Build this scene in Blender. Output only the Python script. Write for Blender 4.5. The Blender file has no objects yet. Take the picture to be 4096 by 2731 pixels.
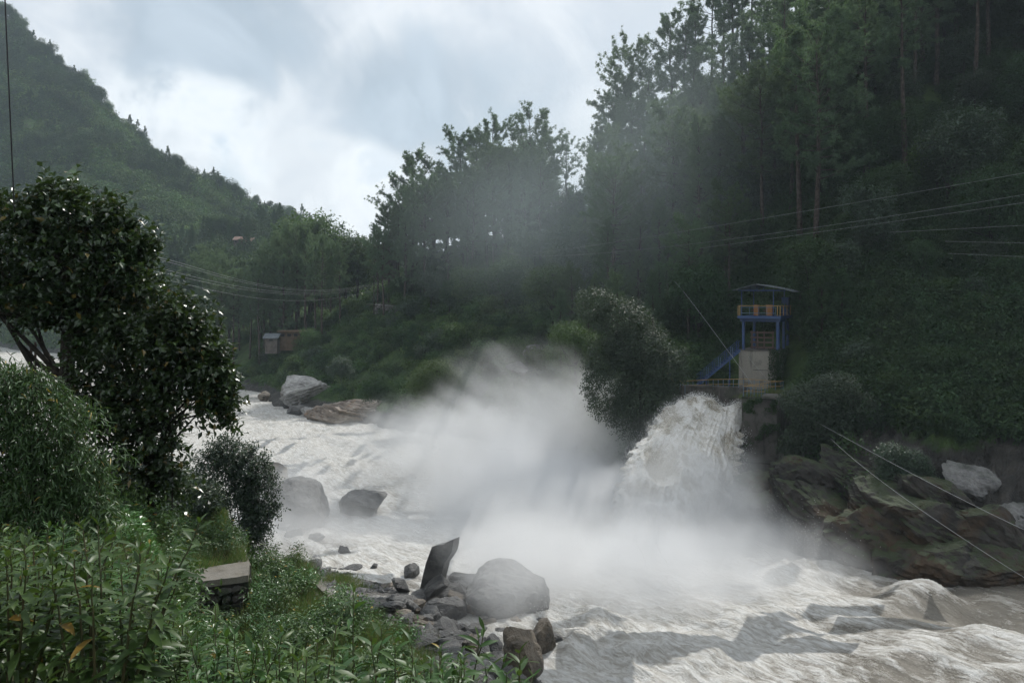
import bpy, math, random
import numpy as np
from math import radians, sin, cos, pi

random.seed(7)
rng = np.random.default_rng(11)
scene = bpy.context.scene
COL = scene.collection

# ------------------------------------------------------------------ camera
F = 796.0            # focal length in pixels of a 1024 wide frame
EYE = 20.0           # eye height above the river
HOR = 300.0          # row of the horizon
cam_d = bpy.data.cameras.new("camera")
cam = bpy.data.objects.new("camera", cam_d)
COL.objects.link(cam)
cam.location = (0, 0, EYE)
cam.rotation_euler = (radians(90), 0, 0)
cam_d.sensor_width = 36.0
cam_d.lens = 36.0 * F / 1024.0
cam_d.shift_y = -(341.0 - HOR) / 1024.0
cam_d.clip_start = 0.1
cam_d.clip_end = 12000
scene.camera = cam

# ------------------------------------------------------------------ light
SUN_EL, SUN_AZ = radians(50), radians(36)     # azimuth from +Y towards +X
world = bpy.data.worlds.new("World")
scene.world = world
world.use_nodes = True


class NT:
    """small helper to write node trees"""
    def __init__(s, tree):
        s.t = tree
        tree.nodes.clear()

    def n(s, typ, _inp=None, **kw):
        nd = s.t.nodes.new(typ)
        for k, v in kw.items():
            setattr(nd, k, v)
        for k, v in (_inp or {}).items():
            if isinstance(v, bpy.types.NodeSocket):
                s.t.links.new(v, nd.inputs[k])
            else:
                nd.inputs[k].default_value = v
        return nd

    def m(s, op, a, b=None, c=None, clamp=False):
        i = {0: a}
        if b is not None: i[1] = b
        if c is not None: i[2] = c
        nd = s.n('ShaderNodeMath', i, operation=op)
        nd.use_clamp = clamp
        return nd.outputs[0]

    def vm(s, op, a, b=None, out=0, scale=None):
        i = {0: a}
        if b is not None: i[1] = b
        nd = s.n('ShaderNodeVectorMath', i, operation=op)
        if scale is not None:
            if isinstance(scale, bpy.types.NodeSocket): s.t.links.new(scale, nd.inputs['Scale'])
            else: nd.inputs['Scale'].default_value = scale
        return nd.outputs[out]

    def noise(s, vec, scale, detail=4, rough=0.55, dist=0.0, lac=2.0, out=0):
        nd = s.n('ShaderNodeTexNoise', {'Scale': scale, 'Detail': detail, 'Roughness': rough, 'Distortion': dist, 'Lacunarity': lac})
        if vec is not None: s.t.links.new(vec, nd.inputs['Vector'])
        return nd.outputs[out]

    def ramp(s, fac, stops, interp='LINEAR'):
        nd = s.n('ShaderNodeValToRGB', {0: fac})
        cr = nd.color_ramp
        cr.interpolation = interp
        while len(cr.elements) < len(stops): cr.elements.new(0.5)
        for e, (p, c) in zip(cr.elements, stops):
            e.position = p
            e.color = (c, c, c, 1) if isinstance(c, (int, float)) else (*c, 1)
        return nd.outputs[0]

    def mix(s, fac, a, b):
        nd = s.n('ShaderNodeMix', data_type='RGBA')
        for k, v in ((0, fac), (6, a), (7, b)):
            if isinstance(v, bpy.types.NodeSocket): s.t.links.new(v, nd.inputs[k])
            else: nd.inputs[k].default_value = (*v, 1) if isinstance(v, tuple) and len(v) == 3 else v
        return nd.outputs[2]

    def ss(s, x, lo, hi):
        nd = s.n('ShaderNodeMapRange', {0: x, 1: lo, 2: hi, 3: 0.0, 4: 1.0})
        nd.interpolation_type = 'SMOOTHSTEP'
        return nd.outputs[0]


def build_world():
    w = NT(world.node_tree)
    sky = w.n('ShaderNodeTexSky', sky_type='NISHITA')
    sky.sun_disc = False
    sky.sun_elevation = SUN_EL
    sky.sun_rotation = SUN_AZ
    sky.altitude = 1400
    sky.air_density = 1.3
    sky.dust_density = 2.0
    tc = w.n('ShaderNodeTexCoord').outputs['Generated']
    sep = w.n('ShaderNodeSeparateXYZ', {0: tc})
    X, Y, Z = sep.outputs
    # direction in the plane of a far cloud deck (flattened towards the horizon)
    zz = w.m('ADD', w.m('MAXIMUM', Z, 0.0), 0.22)
    px = w.m('DIVIDE', X, zz)
    py = w.m('DIVIDE', Y, zz)
    p = w.n('ShaderNodeCombineXYZ', {0: px, 1: w.m('MULTIPLY', py, 1.0), 2: w.m('MULTIPLY', Z, 1.5)}).outputs[0]
    big = w.noise(tc, 2.3, 7, 0.55, 0.5)
    fine = w.noise(tc, 6.0, 8, 0.6, 0.6)
    wisp = w.noise(tc, 4.5, 9, 0.6, 0.9)
    # slow shapes: the slate cloud bank crossing the opening of the valley
    ymax = w.m('MAXIMUM', Y, 0.2)
    gx = w.m('DIVIDE', X, ymax)
    gz = w.m('DIVIDE', Z, ymax)

    def lobe(cx, cz, rx, rz, tilt=0.0):
        dx = w.m('SUBTRACT', gx, cx); dz = w.m('SUBTRACT', gz, cz)
        a = w.m('ADD', w.m('MULTIPLY', dx, cos(tilt) / rx), w.m('MULTIPLY', dz, sin(tilt) / rx))
        b = w.m('SUBTRACT', w.m('MULTIPLY', dz, cos(tilt) / rz), w.m('MULTIPLY', dx, sin(tilt) / rz))
        r = w.m('ADD', w.m('MULTIPLY', a, a), w.m('MULTIPLY', b, b))
        return w.m('SUBTRACT', 1.0, r, clamp=True)
    l1 = lobe(-0.10, 0.245, 0.26, 0.115, -0.22)
    l2 = lobe(-0.36, 0.335, 0.24, 0.13, -0.3)
    l3 = lobe(-0.2, 0.17, 0.12, 0.03, -0.1)
    lob = w.m('MAXIMUM', w.m('MAXIMUM', l1, l2), w.m('MULTIPLY', l3, 0.4))
    d = w.m('ADD', w.m('MULTIPLY', lob, 0.52), w.m('MULTIPLY', w.m('SUBTRACT', w.m('ADD', w.m('MULTIPLY', big, 0.42), w.m('MULTIPLY', wisp, 0.58)), 0.5), 2.9))
    dark = w.ss(d, 0.06, 0.50)
    # cloud colours (radiance; the Background strength is 0.1)
    bright = w.mix(w.ss(fine, 0.35, 0.65), (5.5, 6.0, 6.7), (7.5, 7.8, 8.2))
    slate = w.mix(w.ss(wisp, 0.35, 0.65), (3.3, 4.0, 4.8), (5.0, 5.75, 6.6))
    body = w.mix(dark, bright, slate)
    # puffy cumulus edge low over the left ridge
    cum = lobe(-0.30, 0.155, 0.30, 0.11, -0.42)
    puff = w.noise(tc, 9.0, 8, 0.55, 0.25)
    cs = w.ss(cum, 0.0, 0.5)
    body = w.mix(w.m('MULTIPLY', cs, w.ss(puff, 0.42, 0.60)), body, (8.6, 8.9, 9.2))
    body = w.mix(w.m('MULTIPLY', w.m('MULTIPLY', cs, w.ss(puff, 0.57, 0.66)), 0.7), body, (6.6, 7.3, 8.1))
    # brighter veil around the hidden sun
    sd = (sin(SUN_AZ) * cos(SUN_EL), cos(SUN_AZ) * cos(SUN_EL), sin(SUN_EL))
    dot = w.vm('DOT_PRODUCT', tc, sd, out=1)
    glow = w.m('POWER', w.m('MAXIMUM', dot, 0.0), 10.0)
    body = w.mix(w.m('MULTIPLY', glow, 0.55), body, (9.5, 9.7, 10.0))
    # gaps of blue sky
    gap = w.m('MULTIPLY', w.ss(fine, 0.60, 0.75), 0.35)
    col = w.mix(gap, body, sky.outputs[0])
    low = w.ss(Z, -0.05, 0.02)
    col = w.mix(low, (1.2, 1.35, 1.4), col)
    bg = w.n('ShaderNodeBackground', {0: col, 1: 0.1})
    out = w.n('ShaderNodeOutputWorld', {0: bg.outputs[0]})


build_world()
world.cycles.sampling_method = 'MANUAL'
world.cycles.sample_map_resolution = 512

sun_d = bpy.data.lights.new("sun", 'SUN')
sun_d.energy = 3.2
sun_d.angle = radians(2.5)
sun_d.color = (1.0, 0.97, 0.92)
sun = bpy.data.objects.new("sun", sun_d)
COL.objects.link(sun)
sun.rotation_euler = (pi / 2 - SUN_EL, 0, -SUN_AZ + pi)
sun.location = (40, 60, 120)

vs = scene.view_settings
vs.view_transform = 'Standard'
vs.look = 'None'
vs.gamma = 1
vs.use_curve_mapping = False
vs.exposure = 0.28
cy = scene.cycles
cy.use_denoising = True
try:
    cy.denoiser = 'OPENIMAGEDENOISE'
    cy.denoising_prefilter = 'ACCURATE'
except Exception:
    pass
cy.max_bounces = 8
cy.diffuse_bounces = 2
cy.glossy_bounces = 2
cy.transmission_bounces = 2
cy.volume_bounces = 5
cy.transparent_max_bounces = 4
cy.use_adaptive_sampling = True
cy.adaptive_threshold = 0.03
cy.volume_step_rate = 1.3
cy.volume_max_steps = 96
cy.caustics_reflective = False
cy.caustics_refractive = False


# ------------------------------------------------------------------ noise
def _hash(ix, iy, iz, seed):
    h = (ix.astype(np.int64) * 374761393 + iy.astype(np.int64) * 668265263 + iz.astype(np.int64) * 2147483647 + seed * 1274126177) & 0xffffffff
    h = ((h ^ (h >> 13)) * 1274126177) & 0xffffffff
    h = (h ^ (h >> 16)) & 0xffffffff
    return h.astype(np.float64) / 4294967295.0


def vnoise(P, seed=0):
    P = np.asarray(P, float)
    i = np.floor(P).astype(np.int64)
    f = P - i
    f = f * f * f * (f * (f * 6 - 15) + 10)
    r = 0
    for dx in (0, 1):
        wx = f[:, 0] if dx else 1 - f[:, 0]
        for dy in (0, 1):
            wy = f[:, 1] if dy else 1 - f[:, 1]
            for dz in (0, 1):
                wz = f[:, 2] if dz else 1 - f[:, 2]
                r = r + wx * wy * wz * _hash(i[:, 0] + dx, i[:, 1] + dy, i[:, 2] + dz, seed)
    return r * 2 - 1


def fbm(P, octaves=4, seed=0, gain=0.5, ridged=False):
    P = np.asarray(P, float)
    a, s, tot = 1.0, 0, 0
    for o in range(octaves):
        n = vnoise(P * (2.03 ** o) + 17.3 * o, seed + o)
        if ridged: n = 1 - 2 * np.abs(n)
        s = s + a * n
        tot += a
        a *= gain
    return s / tot


def xyz(x, y, z=None):
    x = np.asarray(x, float).ravel(); y = np.asarray(y, float).ravel()
    z = np.zeros_like(x) if z is None else np.broadcast_to(np.asarray(z, float).ravel(), x.shape)
    return np.stack([x, y, z], 1)


# ------------------------------------------------------------------ mesh helpers
def mk(name, V, faces, smooth=False, attrs=None):
    """V (n,3); faces = list of int arrays (m,3) or (m,4)"""
    me = bpy.data.meshes.new(name)
    V = np.asarray(V, np.float32)
    if not isinstance(faces, list): faces = [faces]
    faces = [np.asarray(f, np.int32) for f in faces if len(f)]
    me.vertices.add(len(V))
    me.vertices.foreach_set('co', V.ravel())
    loops = np.concatenate([f.ravel() for f in faces])
    sizes = np.concatenate([np.full(len(f), f.shape[1], np.int32) for f in faces])
    starts = np.concatenate([[0], np.cumsum(sizes)[:-1]]).astype(np.int32)
    me.loops.add(len(loops))
    me.loops.foreach_set('vertex_index', loops)
    me.polygons.add(len(sizes))
    me.polygons.foreach_set('loop_start', starts)
    me.polygons.foreach_set('loop_total', sizes)
    me.polygons.foreach_set('use_smooth', np.full(len(sizes), bool(smooth)))
    for k, v in (attrs or {}).items():
        a = me.attributes.new(k, 'FLOAT', 'POINT')
        a.data.foreach_set('value', np.asarray(v, np.float32))
    me.update()
    me.validate()
    return me


class Bag:
    """collects pieces of one mesh"""
    def __init__(s):
        s.V, s.T, s.Q, s.n = [], [], [], 0

    def add(s, V, T=None, Q=None):
        V = np.asarray(V, float).reshape(-1, 3)
        s.V.append(V)
        if T is not None and len(T): s.T.append(np.asarray(T, int).reshape(-1, 3) + s.n)
        if Q is not None and len(Q): s.Q.append(np.asarray(Q, int).reshape(-1, 4) + s.n)
        s.n += len(V)
        return s

    def mesh(s, name, smooth=False):
        V = np.concatenate(s.V)
        fs = []
        if s.T: fs.append(np.concatenate(s.T))
        if s.Q: fs.append(np.concatenate(s.Q))
        return mk(name, V, fs, smooth)

    def box(s, lo, hi, M=None):
        (x0, y0, z0), (x1, y1, z1) = lo, hi
        V = np.array([(x0, y0, z0), (x1, y0, z0), (x1, y1, z0), (x0, y1, z0), (x0, y0, z1), (x1, y0, z1), (x1, y1, z1), (x0, y1, z1)], float)
        if M is not None: V = M(V)
        return s.add(V, Q=[(0, 3, 2, 1), (4, 5, 6, 7), (0, 1, 5, 4), (1, 2, 6, 5), (2, 3, 7, 6), (3, 0, 4, 7)])

    def tube(s, P, R, sides=6, cap=True):
        P = np.asarray(P, float)
        n = len(P)
        R = np.broadcast_to(np.asarray(R, float), (n,))
        T = np.gradient(P, axis=0)
        T /= np.linalg.norm(T, axis=1)[:, None] + 1e-9
        ref = np.array([0, 0, 1.0]) if abs(T[:, 2]).mean() < 0.8 else np.array([1.0, 0, 0])
        A = np.cross(T, ref); A /= np.linalg.norm(A, axis=1)[:, None] + 1e-9
        B = np.cross(T, A)
        th = np.arange(sides) / sides * 2 * pi
        V = P[:, None, :] + R[:, None, None] * (A[:, None, :] * np.cos(th)[None, :, None] + B[:, None, :] * np.sin(th)[None, :, None])
        V = V.reshape(-1, 3)
        i = np.arange(n - 1)[:, None] * sides
        j = np.arange(sides)[None, :]
        k = (j + 1) % sides
        Q = np.stack([i + j, i + k, i + sides + k, i + sides + j], -1).reshape(-1, 4)
        Tt = []
        if cap:
            Tt = [(0, a + 1, a) for a in range(1, sides - 1)] + [((n - 1) * sides, (n - 1) * sides + a, (n - 1) * sides + a + 1) for a in range(1, sides - 1)]
        return s.add(V, T=Tt if cap else None, Q=Q)


def unit(V):
    V = np.asarray(V, float)
    return V / (np.linalg.norm(V, axis=-1, keepdims=True) + 1e-9)


def leaves(bag, P, D, N, L, W, kind='quad', droop=0.25, fold=0.18):
    """many leaves at once. P base, D direction, N rough upward normal"""
    P = np.asarray(P, float); D = unit(D)
    S = unit(np.cross(D, N)); N = unit(np.cross(S, D))
    n = len(P)
    L = np.broadcast_to(np.asarray(L, float), (n,))[:, None]
    W = np.broadcast_to(np.asarray(W, float), (n,))[:, None]
    if kind == 'quad':
        V = np.stack([P, P + D * L * .45 + S * W * .5, P + D * L - N * L * droop, P + D * L * .45 - S * W * .5], 1)
        Q = np.arange(n)[:, None] * 4 + np.array([0, 1, 2, 3])
        bag.add(V.reshape(-1, 3), Q=Q)
    elif kind == 'needle':
        V = np.stack([P + S * W * .5, P - S * W * .5, P + D * L - N * L * droop], 1)
        bag.add(V.reshape(-1, 3), T=np.arange(n)[:, None] * 3 + np.array([0, 1, 2]))
    elif kind == 'bent':
        mid = P + D * L * .45 - N * L * droop * .15
        V = np.stack([P, mid + S * W * .5 + N * W * fold, mid, mid - S * W * .5 + N * W * fold, P + D * L - N * L * droop], 1)
        T = np.array([(0, 1, 2), (0, 2, 3), (2, 1, 4), (2, 4, 3)])
        bag.add(V.reshape(-1, 3), T=(np.arange(n)[:, None, None] * 5 + T[None]).reshape(-1, 3))
    elif kind == 'lance':
        ts = [0.0, .22, .5, .78, 1.0]
        ws = [0.04, .8, 1.0, .62, 0.0]
        rows = []
        for t, w_ in zip(ts, ws):
            c = P + D * L * (t - .12 * droop * t * t) - N * L * droop * t * t
            if w_ == 0: rows.append(c); continue
            rows += [c + S * W * .5 * w_ + N * W * fold * w_, c, c - S * W * .5 * w_ + N * W * fold * w_]
        V = np.stack(rows, 1)
        Q = []
        for r in range(3):
            a = r * 3
            Q += [(a, a + 3, a + 4, a + 1), (a + 1, a + 4, a + 5, a + 2)]
        T = [(9, 12, 10), (10, 12, 11)]
        m = V.shape[1]
        bag.add(V.reshape(-1, 3), T=(np.arange(n)[:, None, None] * m + np.array(T)[None]).reshape(-1, 3), Q=(np.arange(n)[:, None, None] * m + np.array(Q)[None]).reshape(-1, 4))


# ------------------------------------------------------------------ object helpers
def thing(name, label, cat, loc=(0, 0, 0), rz=0.0, scale=1.0, group=None):
    o = bpy.data.objects.new(name, None)
    COL.objects.link(o)
    o.empty_display_size = 0.5
    o.location = loc; o.rotation_euler = (0, 0, rz); o.scale = (scale,) * 3
    o['label'] = label; o['category'] = cat
    if group: o['group'] = group
    return o


def obj(name, me, mat=None, parent=None, label=None, cat=None, group=None, kind=None, loc=None):
    o = bpy.data.objects.new(name, me)
    COL.objects.link(o)
    if mat is not None:
        me.materials.clear(); me.materials.append(mat)
    if parent is not None: o.parent = parent
    if label: o['label'] = label
    if cat: o['category'] = cat
    if group: o['group'] = group
    if kind: o['kind'] = kind
    if loc is not None: o.location = loc
    return o


def copy_tree(o, parent=None):
    c = o.copy(); COL.objects.link(c)
    if parent is not None: c.parent = parent
    for ch in list(o.children): copy_tree(ch, c)
    return c


def P(u, v, d):
    """point seen at pixel (u, v) of the 1024 wide photograph, d metres ahead"""
    return np.array([(u - 512) / F * d, d, EYE + (HOR - v) / F * d])
# ------------------------------------------------------------------ materials
def new_mat(name):
    m = bpy.data.materials.new(name)
    m.use_nodes = True
    return m, NT(m.node_tree)


def leaf_mat(name, c1, c2, rough=0.45, trans=0.3, spec=0.5, tint=None, tint_amt=0.0, vary=0.35, noise_scale=None, coat=0.0):
    m, t = new_mat(name)
    geo = t.n('ShaderNodeNewGeometry')
    oi = t.n('ShaderNodeObjectInfo')
    isl = geo.outputs['Random Per Island']
    col = t.mix(isl, c1, c2)
    if tint:
        col = t.mix(t.ss(t.m('FRACT', t.m('MULTIPLY', isl, 17.31)), 1 - tint_amt - .01, 1 - tint_amt), col, tint)
    # each plant a little lighter, darker, yellower
    hsv = t.n('ShaderNodeHueSaturation', {'Color': col, 'Hue': t.m('ADD', 0.5, t.m('MULTIPLY', t.m('SUBTRACT', oi.outputs['Random'], 0.5), 0.05)),
                                         'Saturation': 1.0,
                                         'Value': t.m('ADD', 1 - vary / 2, t.m('MULTIPLY', t.m('FRACT', t.m('MULTIPLY', oi.outputs['Random'], 7.7)), vary))})
    col = hsv.outputs[0]
    if noise_scale:
        nz = t.noise(geo.outputs['Position'], noise_scale, 3)
        col = t.mix(t.ss(nz, .35, .7), t.mix(0.55, (0, 0, 0), col), col)
    bs = t.n('ShaderNodeBsdfPrincipled', {'Base Color': col, 'Roughness': rough, 'Specular IOR Level': spec})
    if coat: bs.inputs['Coat Weight'].default_value = coat; bs.inputs['Coat Roughness'].default_value = 0.2
    tr = t.n('ShaderNodeBsdfTranslucent', {'Color': t.mix(0.5, col, (0.10, 0.16, 0.02))})
    mx = t.n('ShaderNodeMixShader', {0: trans, 1: bs.outputs[0], 2: tr.outputs[0]})
    t.n('ShaderNodeOutputMaterial', {0: mx.outputs[0]})
    return m


def plain_mat(name, c1, c2, scale=1.0, rough=0.8, spec=0.3, bump=0.0, metal=0.0, detail=6, coords='Object', lo=.35, hi=.65, bscale=None):
    m, t = new_mat(name)
    tc = t.n('ShaderNodeTexCoord').outputs[coords]
    nz = t.noise(tc, scale, detail, 0.6)
    col = t.mix(t.ss(nz, lo, hi), c1, c2)
    bs = t.n('ShaderNodeBsdfPrincipled', {'Base Color': col, 'Roughness': rough, 'Specular IOR Level': spec, 'Metallic': metal})
    if bump:
        bn = t.noise(tc, bscale or scale * 4, 8, 0.6)
        b = t.n('ShaderNodeBump', {'Height': bn, 'Strength': min(1.0, bump), 'Distance': 0.1})
        t.t.links.new(b.outputs[0], bs.inputs['Normal'])
    t.n('ShaderNodeOutputMaterial', {0: bs.outputs[0]})
    return m


def rock_mat(name, c1, c2, stain=None, wet=0.0, scale=0.5, strata=(0.2, 0.1, 1.0), moss=0.0, light_vein=True):
    m, t = new_mat(name)
    geo = t.n('ShaderNodeNewGeometry')
    pos = geo.outputs['Position']
    n1 = t.noise(pos, scale, 8, 0.62, 0.4)
    n2 = t.noise(pos, scale * 5, 6, 0.6)
    sd = t.vm('DOT_PRODUCT', pos, strata, out=1)
    warp = t.m('ADD', sd, t.m('MULTIPLY', n1, 1.6))
    comb = t.n('ShaderNodeCombineXYZ', {2: t.m('MULTIPLY', warp, 3.2)}).outputs[0]
    st = t.noise(comb, 1.0, 5, 0.7)
    f = t.m('ADD', t.m('MULTIPLY', n1, .55), t.m('ADD', t.m('MULTIPLY', st, .3), t.m('MULTIPLY', n2, .2)))
    col = t.ramp(f, [(.36, tuple(x * .45 for x in c1)), (.46, c1), (.58, c2), (.7, tuple(min(.6, x * 1.35) for x in c2))])
    if stain:
        n3 = t.noise(pos, scale * .8 + .05, 5, 0.6, 0.8)
        col = t.mix(t.m('MULTIPLY', t.ss(n3, .5, .66), .85), col, stain)
    if moss:
        nzz = t.n('ShaderNodeSeparateXYZ', {0: geo.outputs['Normal']}).outputs[2]
        n4 = t.noise(pos, 0.9, 6, 0.65)
        col = t.mix(t.m('MULTIPLY', t.ss(t.m('MULTIPLY', nzz, n4), .28, .42), moss), col, (0.03, 0.045, 0.015))
    h = t.m('ADD', t.m('MULTIPLY', n2, .5), t.m('ADD', t.m('MULTIPLY', st, .8), t.noise(pos, scale * 14, 5, 0.6)))
    b = t.n('ShaderNodeBump', {'Height': h, 'Strength': 0.75, 'Distance': 0.18})
    rg = t.m('ADD', 0.75 - 0.5 * wet, t.m('MULTIPLY', n2, 0.25))
    bs = t.n('ShaderNodeBsdfPrincipled', {'Base Color': col, 'Roughness': rg, 'Specular IOR Level': 0.3 + .35 * wet, 'Normal': b.outputs[0]})
    t.n('ShaderNodeOutputMaterial', {0: bs.outputs[0]})
    return m


M = {}
M['pine'] = leaf_mat('pine needles', (0.080, 0.130, 0.082), (0.140, 0.205, 0.128), rough=.6, trans=.55, spec=.3, vary=.5)
M['pine_young'] = leaf_mat('young pine needles', (0.030, 0.070, 0.030), (0.055, 0.110, 0.045), rough=.55, trans=.25, spec=.3)
M['bark_pine'] = plain_mat('pine bark', (0.035, 0.028, 0.024), (0.085, 0.068, 0.058), 3, .95, .1)
M['bark'] = plain_mat('dark bark', (0.018, 0.016, 0.013), (0.045, 0.040, 0.032), 6, .9, .2)
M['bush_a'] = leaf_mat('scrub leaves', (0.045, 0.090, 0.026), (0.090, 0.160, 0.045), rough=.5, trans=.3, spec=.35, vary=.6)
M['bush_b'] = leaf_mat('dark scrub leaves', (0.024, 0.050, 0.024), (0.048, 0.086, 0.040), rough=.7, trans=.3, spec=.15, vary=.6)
M['bush_gloss'] = leaf_mat('glossy evergreen leaves', (0.022, 0.042, 0.024), (0.050, 0.082, 0.048), rough=.42, trans=.22, spec=.45)
M['bush_bright'] = leaf_mat('lit green leaves', (0.050, 0.105, 0.020), (0.090, 0.165, 0.035), rough=.5, trans=.4, spec=.3)  # brighter than the scrub: light on one right-slope tree put into the colour
M['tree_gloss'] = leaf_mat('thick glossy leaves', (0.012, 0.026, 0.012), (0.046, 0.080, 0.028), rough=.28, trans=.22, spec=.55, tint=(0.16, 0.12, 0.03), tint_amt=.03, vary=.1)
M['lance'] = leaf_mat('long pointed leaves', (0.026, 0.068, 0.014), (0.066, 0.128, 0.030), rough=.42, trans=.32, spec=.4, tint=(0.22, 0.15, 0.02), tint_amt=.012, vary=.5)
M['hang'] = leaf_mat('hanging narrow leaves', (0.040, 0.080, 0.026), (0.078, 0.135, 0.050), rough=.42, trans=.3, spec=.45, tint=(0.30, 0.20, 0.03), tint_amt=.008, vary=.2)
M['grass'] = leaf_mat('wet grass blades', (0.060, 0.120, 0.030), (0.15, 0.21, 0.075), rough=.38, trans=.5, spec=.4, tint=(0.26, 0.20, 0.10), tint_amt=.2, vary=.0)
M['small_leaf'] = leaf_mat('low herb leaves', (0.050, 0.115, 0.028), (0.10, 0.18, 0.052), rough=.32, trans=.25, spec=.55, vary=.2)
M['far_tree'] = leaf_mat('distant trees', (0.022, 0.046, 0.020), (0.050, 0.088, 0.036), rough=.7, trans=.15, spec=.2, vary=.6)
M['far_bush'] = leaf_mat('distant scrub', (0.038, 0.080, 0.022), (0.085, 0.150, 0.040), rough=.7, trans=.2, spec=.2, vary=.6)
M['twig'] = plain_mat('twigs', (0.03, 0.022, 0.014), (0.06, 0.045, 0.03), 12, .8, .3)
M['stem_green'] = plain_mat('green stems', (0.035, 0.05, 0.015), (0.07, 0.06, 0.025), 12, .6, .4)
M['rock_wet'] = rock_mat('wet dark rock', (0.030, 0.030, 0.029), (0.095, 0.092, 0.086), wet=.95, scale=.9)
M['rock_tan'] = rock_mat('wet tan rock', (0.055, 0.046, 0.034), (0.17, 0.138, 0.10), wet=.8, scale=.8)
M['rock_pale'] = rock_mat('pale wave worn rock', (0.17, 0.165, 0.155), (0.40, 0.39, 0.37), stain=(0.10, 0.09, 0.07), wet=.6, scale=.35, strata=(.35, .2, .9))
M['rock_rust'] = rock_mat('rust streaked rock', (0.15, 0.12, 0.095), (0.32, 0.27, 0.22), stain=(0.24, 0.135, 0.07), wet=.75, scale=.3, strata=(.35, .2, .9))
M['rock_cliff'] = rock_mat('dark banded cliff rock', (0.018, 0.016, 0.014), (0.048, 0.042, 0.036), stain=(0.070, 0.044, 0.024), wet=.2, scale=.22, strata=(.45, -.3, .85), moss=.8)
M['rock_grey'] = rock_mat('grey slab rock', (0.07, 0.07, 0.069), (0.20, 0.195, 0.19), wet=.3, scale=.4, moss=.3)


def concrete_mat(name, c, stain=(0.02, 0.02, 0.017), amt=.7, wet=0.0, moss=0.0):
    m, t = new_mat(name)
    geo = t.n('ShaderNodeNewGeometry')
    pos = geo.outputs['Position']
    sc = t.vm('MULTIPLY', pos, (1.6, 1.6, 0.22))
    streak = t.noise(sc, 1.3, 7, 0.65)
    blot = t.noise(pos, 0.8, 8, 0.6)
    fine = t.noise(pos, 14, 6, 0.7)
    col = t.mix(t.ss(fine, .3, .7), tuple(x * .8 for x in c), tuple(x * 1.12 for x in c))
    col = t.mix(t.m('MULTIPLY', t.ss(streak, .5, .72), amt), col, stain)
    col = t.mix(t.m('MULTIPLY', t.ss(blot, .52, .7), amt), col, tuple(x * .45 for x in c))
    if moss:
        col = t.mix(t.m('MULTIPLY', t.ss(t.noise(pos, 1.1, 6, .6), .45, .6), moss), col, (0.02, 0.032, 0.012))
    b = t.n('ShaderNodeBump', {'Height': t.m('ADD', fine, t.m('MULTIPLY', blot, 2.0)), 'Strength': .5, 'Distance': .05})
    bs = t.n('ShaderNodeBsdfPrincipled', {'Base Color': col, 'Roughness': .85 - .5 * wet, 'Normal': b.outputs[0], 'Specular IOR Level': .3 + .2 * wet})
    t.n('ShaderNodeOutputMaterial', {0: bs.outputs[0]})
    return m


M['conc_light'] = concrete_mat('weathered pale concrete', (0.25, 0.235, 0.20), amt=.75)
M['conc_dark'] = concrete_mat('soaked dark concrete', (0.11, 0.10, 0.09), amt=.8, wet=.3, moss=.5)
M['conc_slab'] = concrete_mat('wet concrete coping', (0.17, 0.155, 0.13), stain=(.09, .07, .045), amt=.7, wet=.8)
M['conc_moss'] = concrete_mat('mossy concrete', (0.045, 0.042, 0.035), amt=.8, moss=.9)


def paint_mat(name, c, rust=(0.09, 0.05, 0.03), amt=.35, rough=.45):
    m, t = new_mat(name)
    pos = t.n('ShaderNodeNewGeometry').outputs['Position']
    n = t.noise(pos, 3.5, 7, .65)
    f = t.noise(pos, 25, 4, .6)
    col = t.mix(t.ss(f, .3, .7), tuple(x * .82 for x in c), c)
    col = t.mix(t.m('MULTIPLY', t.ss(n, .55, .68), amt), col, rust)
    bs = t.n('ShaderNodeBsdfPrincipled', {'Base Color': col, 'Roughness': rough})
    t.n('ShaderNodeOutputMaterial', {0: bs.outputs[0]})
    return m


M['blue'] = paint_mat('blue painted steel', (0.018, 0.052, 0.14), amt=.5)
M['blue_light'] = paint_mat('pale blue painted steel', (0.11, 0.18, 0.24))
M['yellow'] = paint_mat('ochre painted steel', (0.36, 0.23, 0.08), amt=.4)
M['orange'] = paint_mat('orange painted steel', (0.27, 0.11, 0.02), amt=.25)
M['rust'] = paint_mat('rusty steel', (0.085, 0.055, 0.045), amt=.5, rough=.8)
M['wire'] = plain_mat('bare aluminium wire', (0.25, 0.26, 0.26), (0.36, 0.36, 0.36), 3, .4, .5, metal=.4)
M['cable'] = plain_mat('black cable', (0.01, 0.01, 0.01), (0.02, 0.02, 0.02), 3, .5, .3)
M['roof_tin'] = plain_mat('dull tin roofing', (0.09, 0.11, 0.13), (0.18, 0.20, 0.21), 2, .45, .5, metal=.3)
M['plaster'] = plain_mat('ochre plaster', (0.08, 0.055, 0.035), (0.12, 0.085, 0.055), 1.2, .9)
M['plaster_grey'] = plain_mat('grey plaster', (0.07, 0.06, 0.055), (0.13, 0.115, 0.10), 1.2, .9)
M['roof_brown'] = plain_mat('brown roof tiles', (0.12, 0.075, 0.06), (0.22, 0.15, 0.125), 2, .85)
M['dark_pane'] = plain_mat('painted dark pane', (0.01, 0.01, 0.01), (0.02, 0.02, 0.02), 2, .9)  # flat panes coloured near black for the shade of unlit rooms
M['wall_stone'] = rock_mat('field stones', (0.09, 0.085, 0.08), (0.24, 0.23, 0.22), wet=.2, scale=1.2)
M['drops'] = plain_mat('flying drops', (0.75, 0.75, 0.73), (0.85, 0.85, 0.84), 2, .3, .5)


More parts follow.
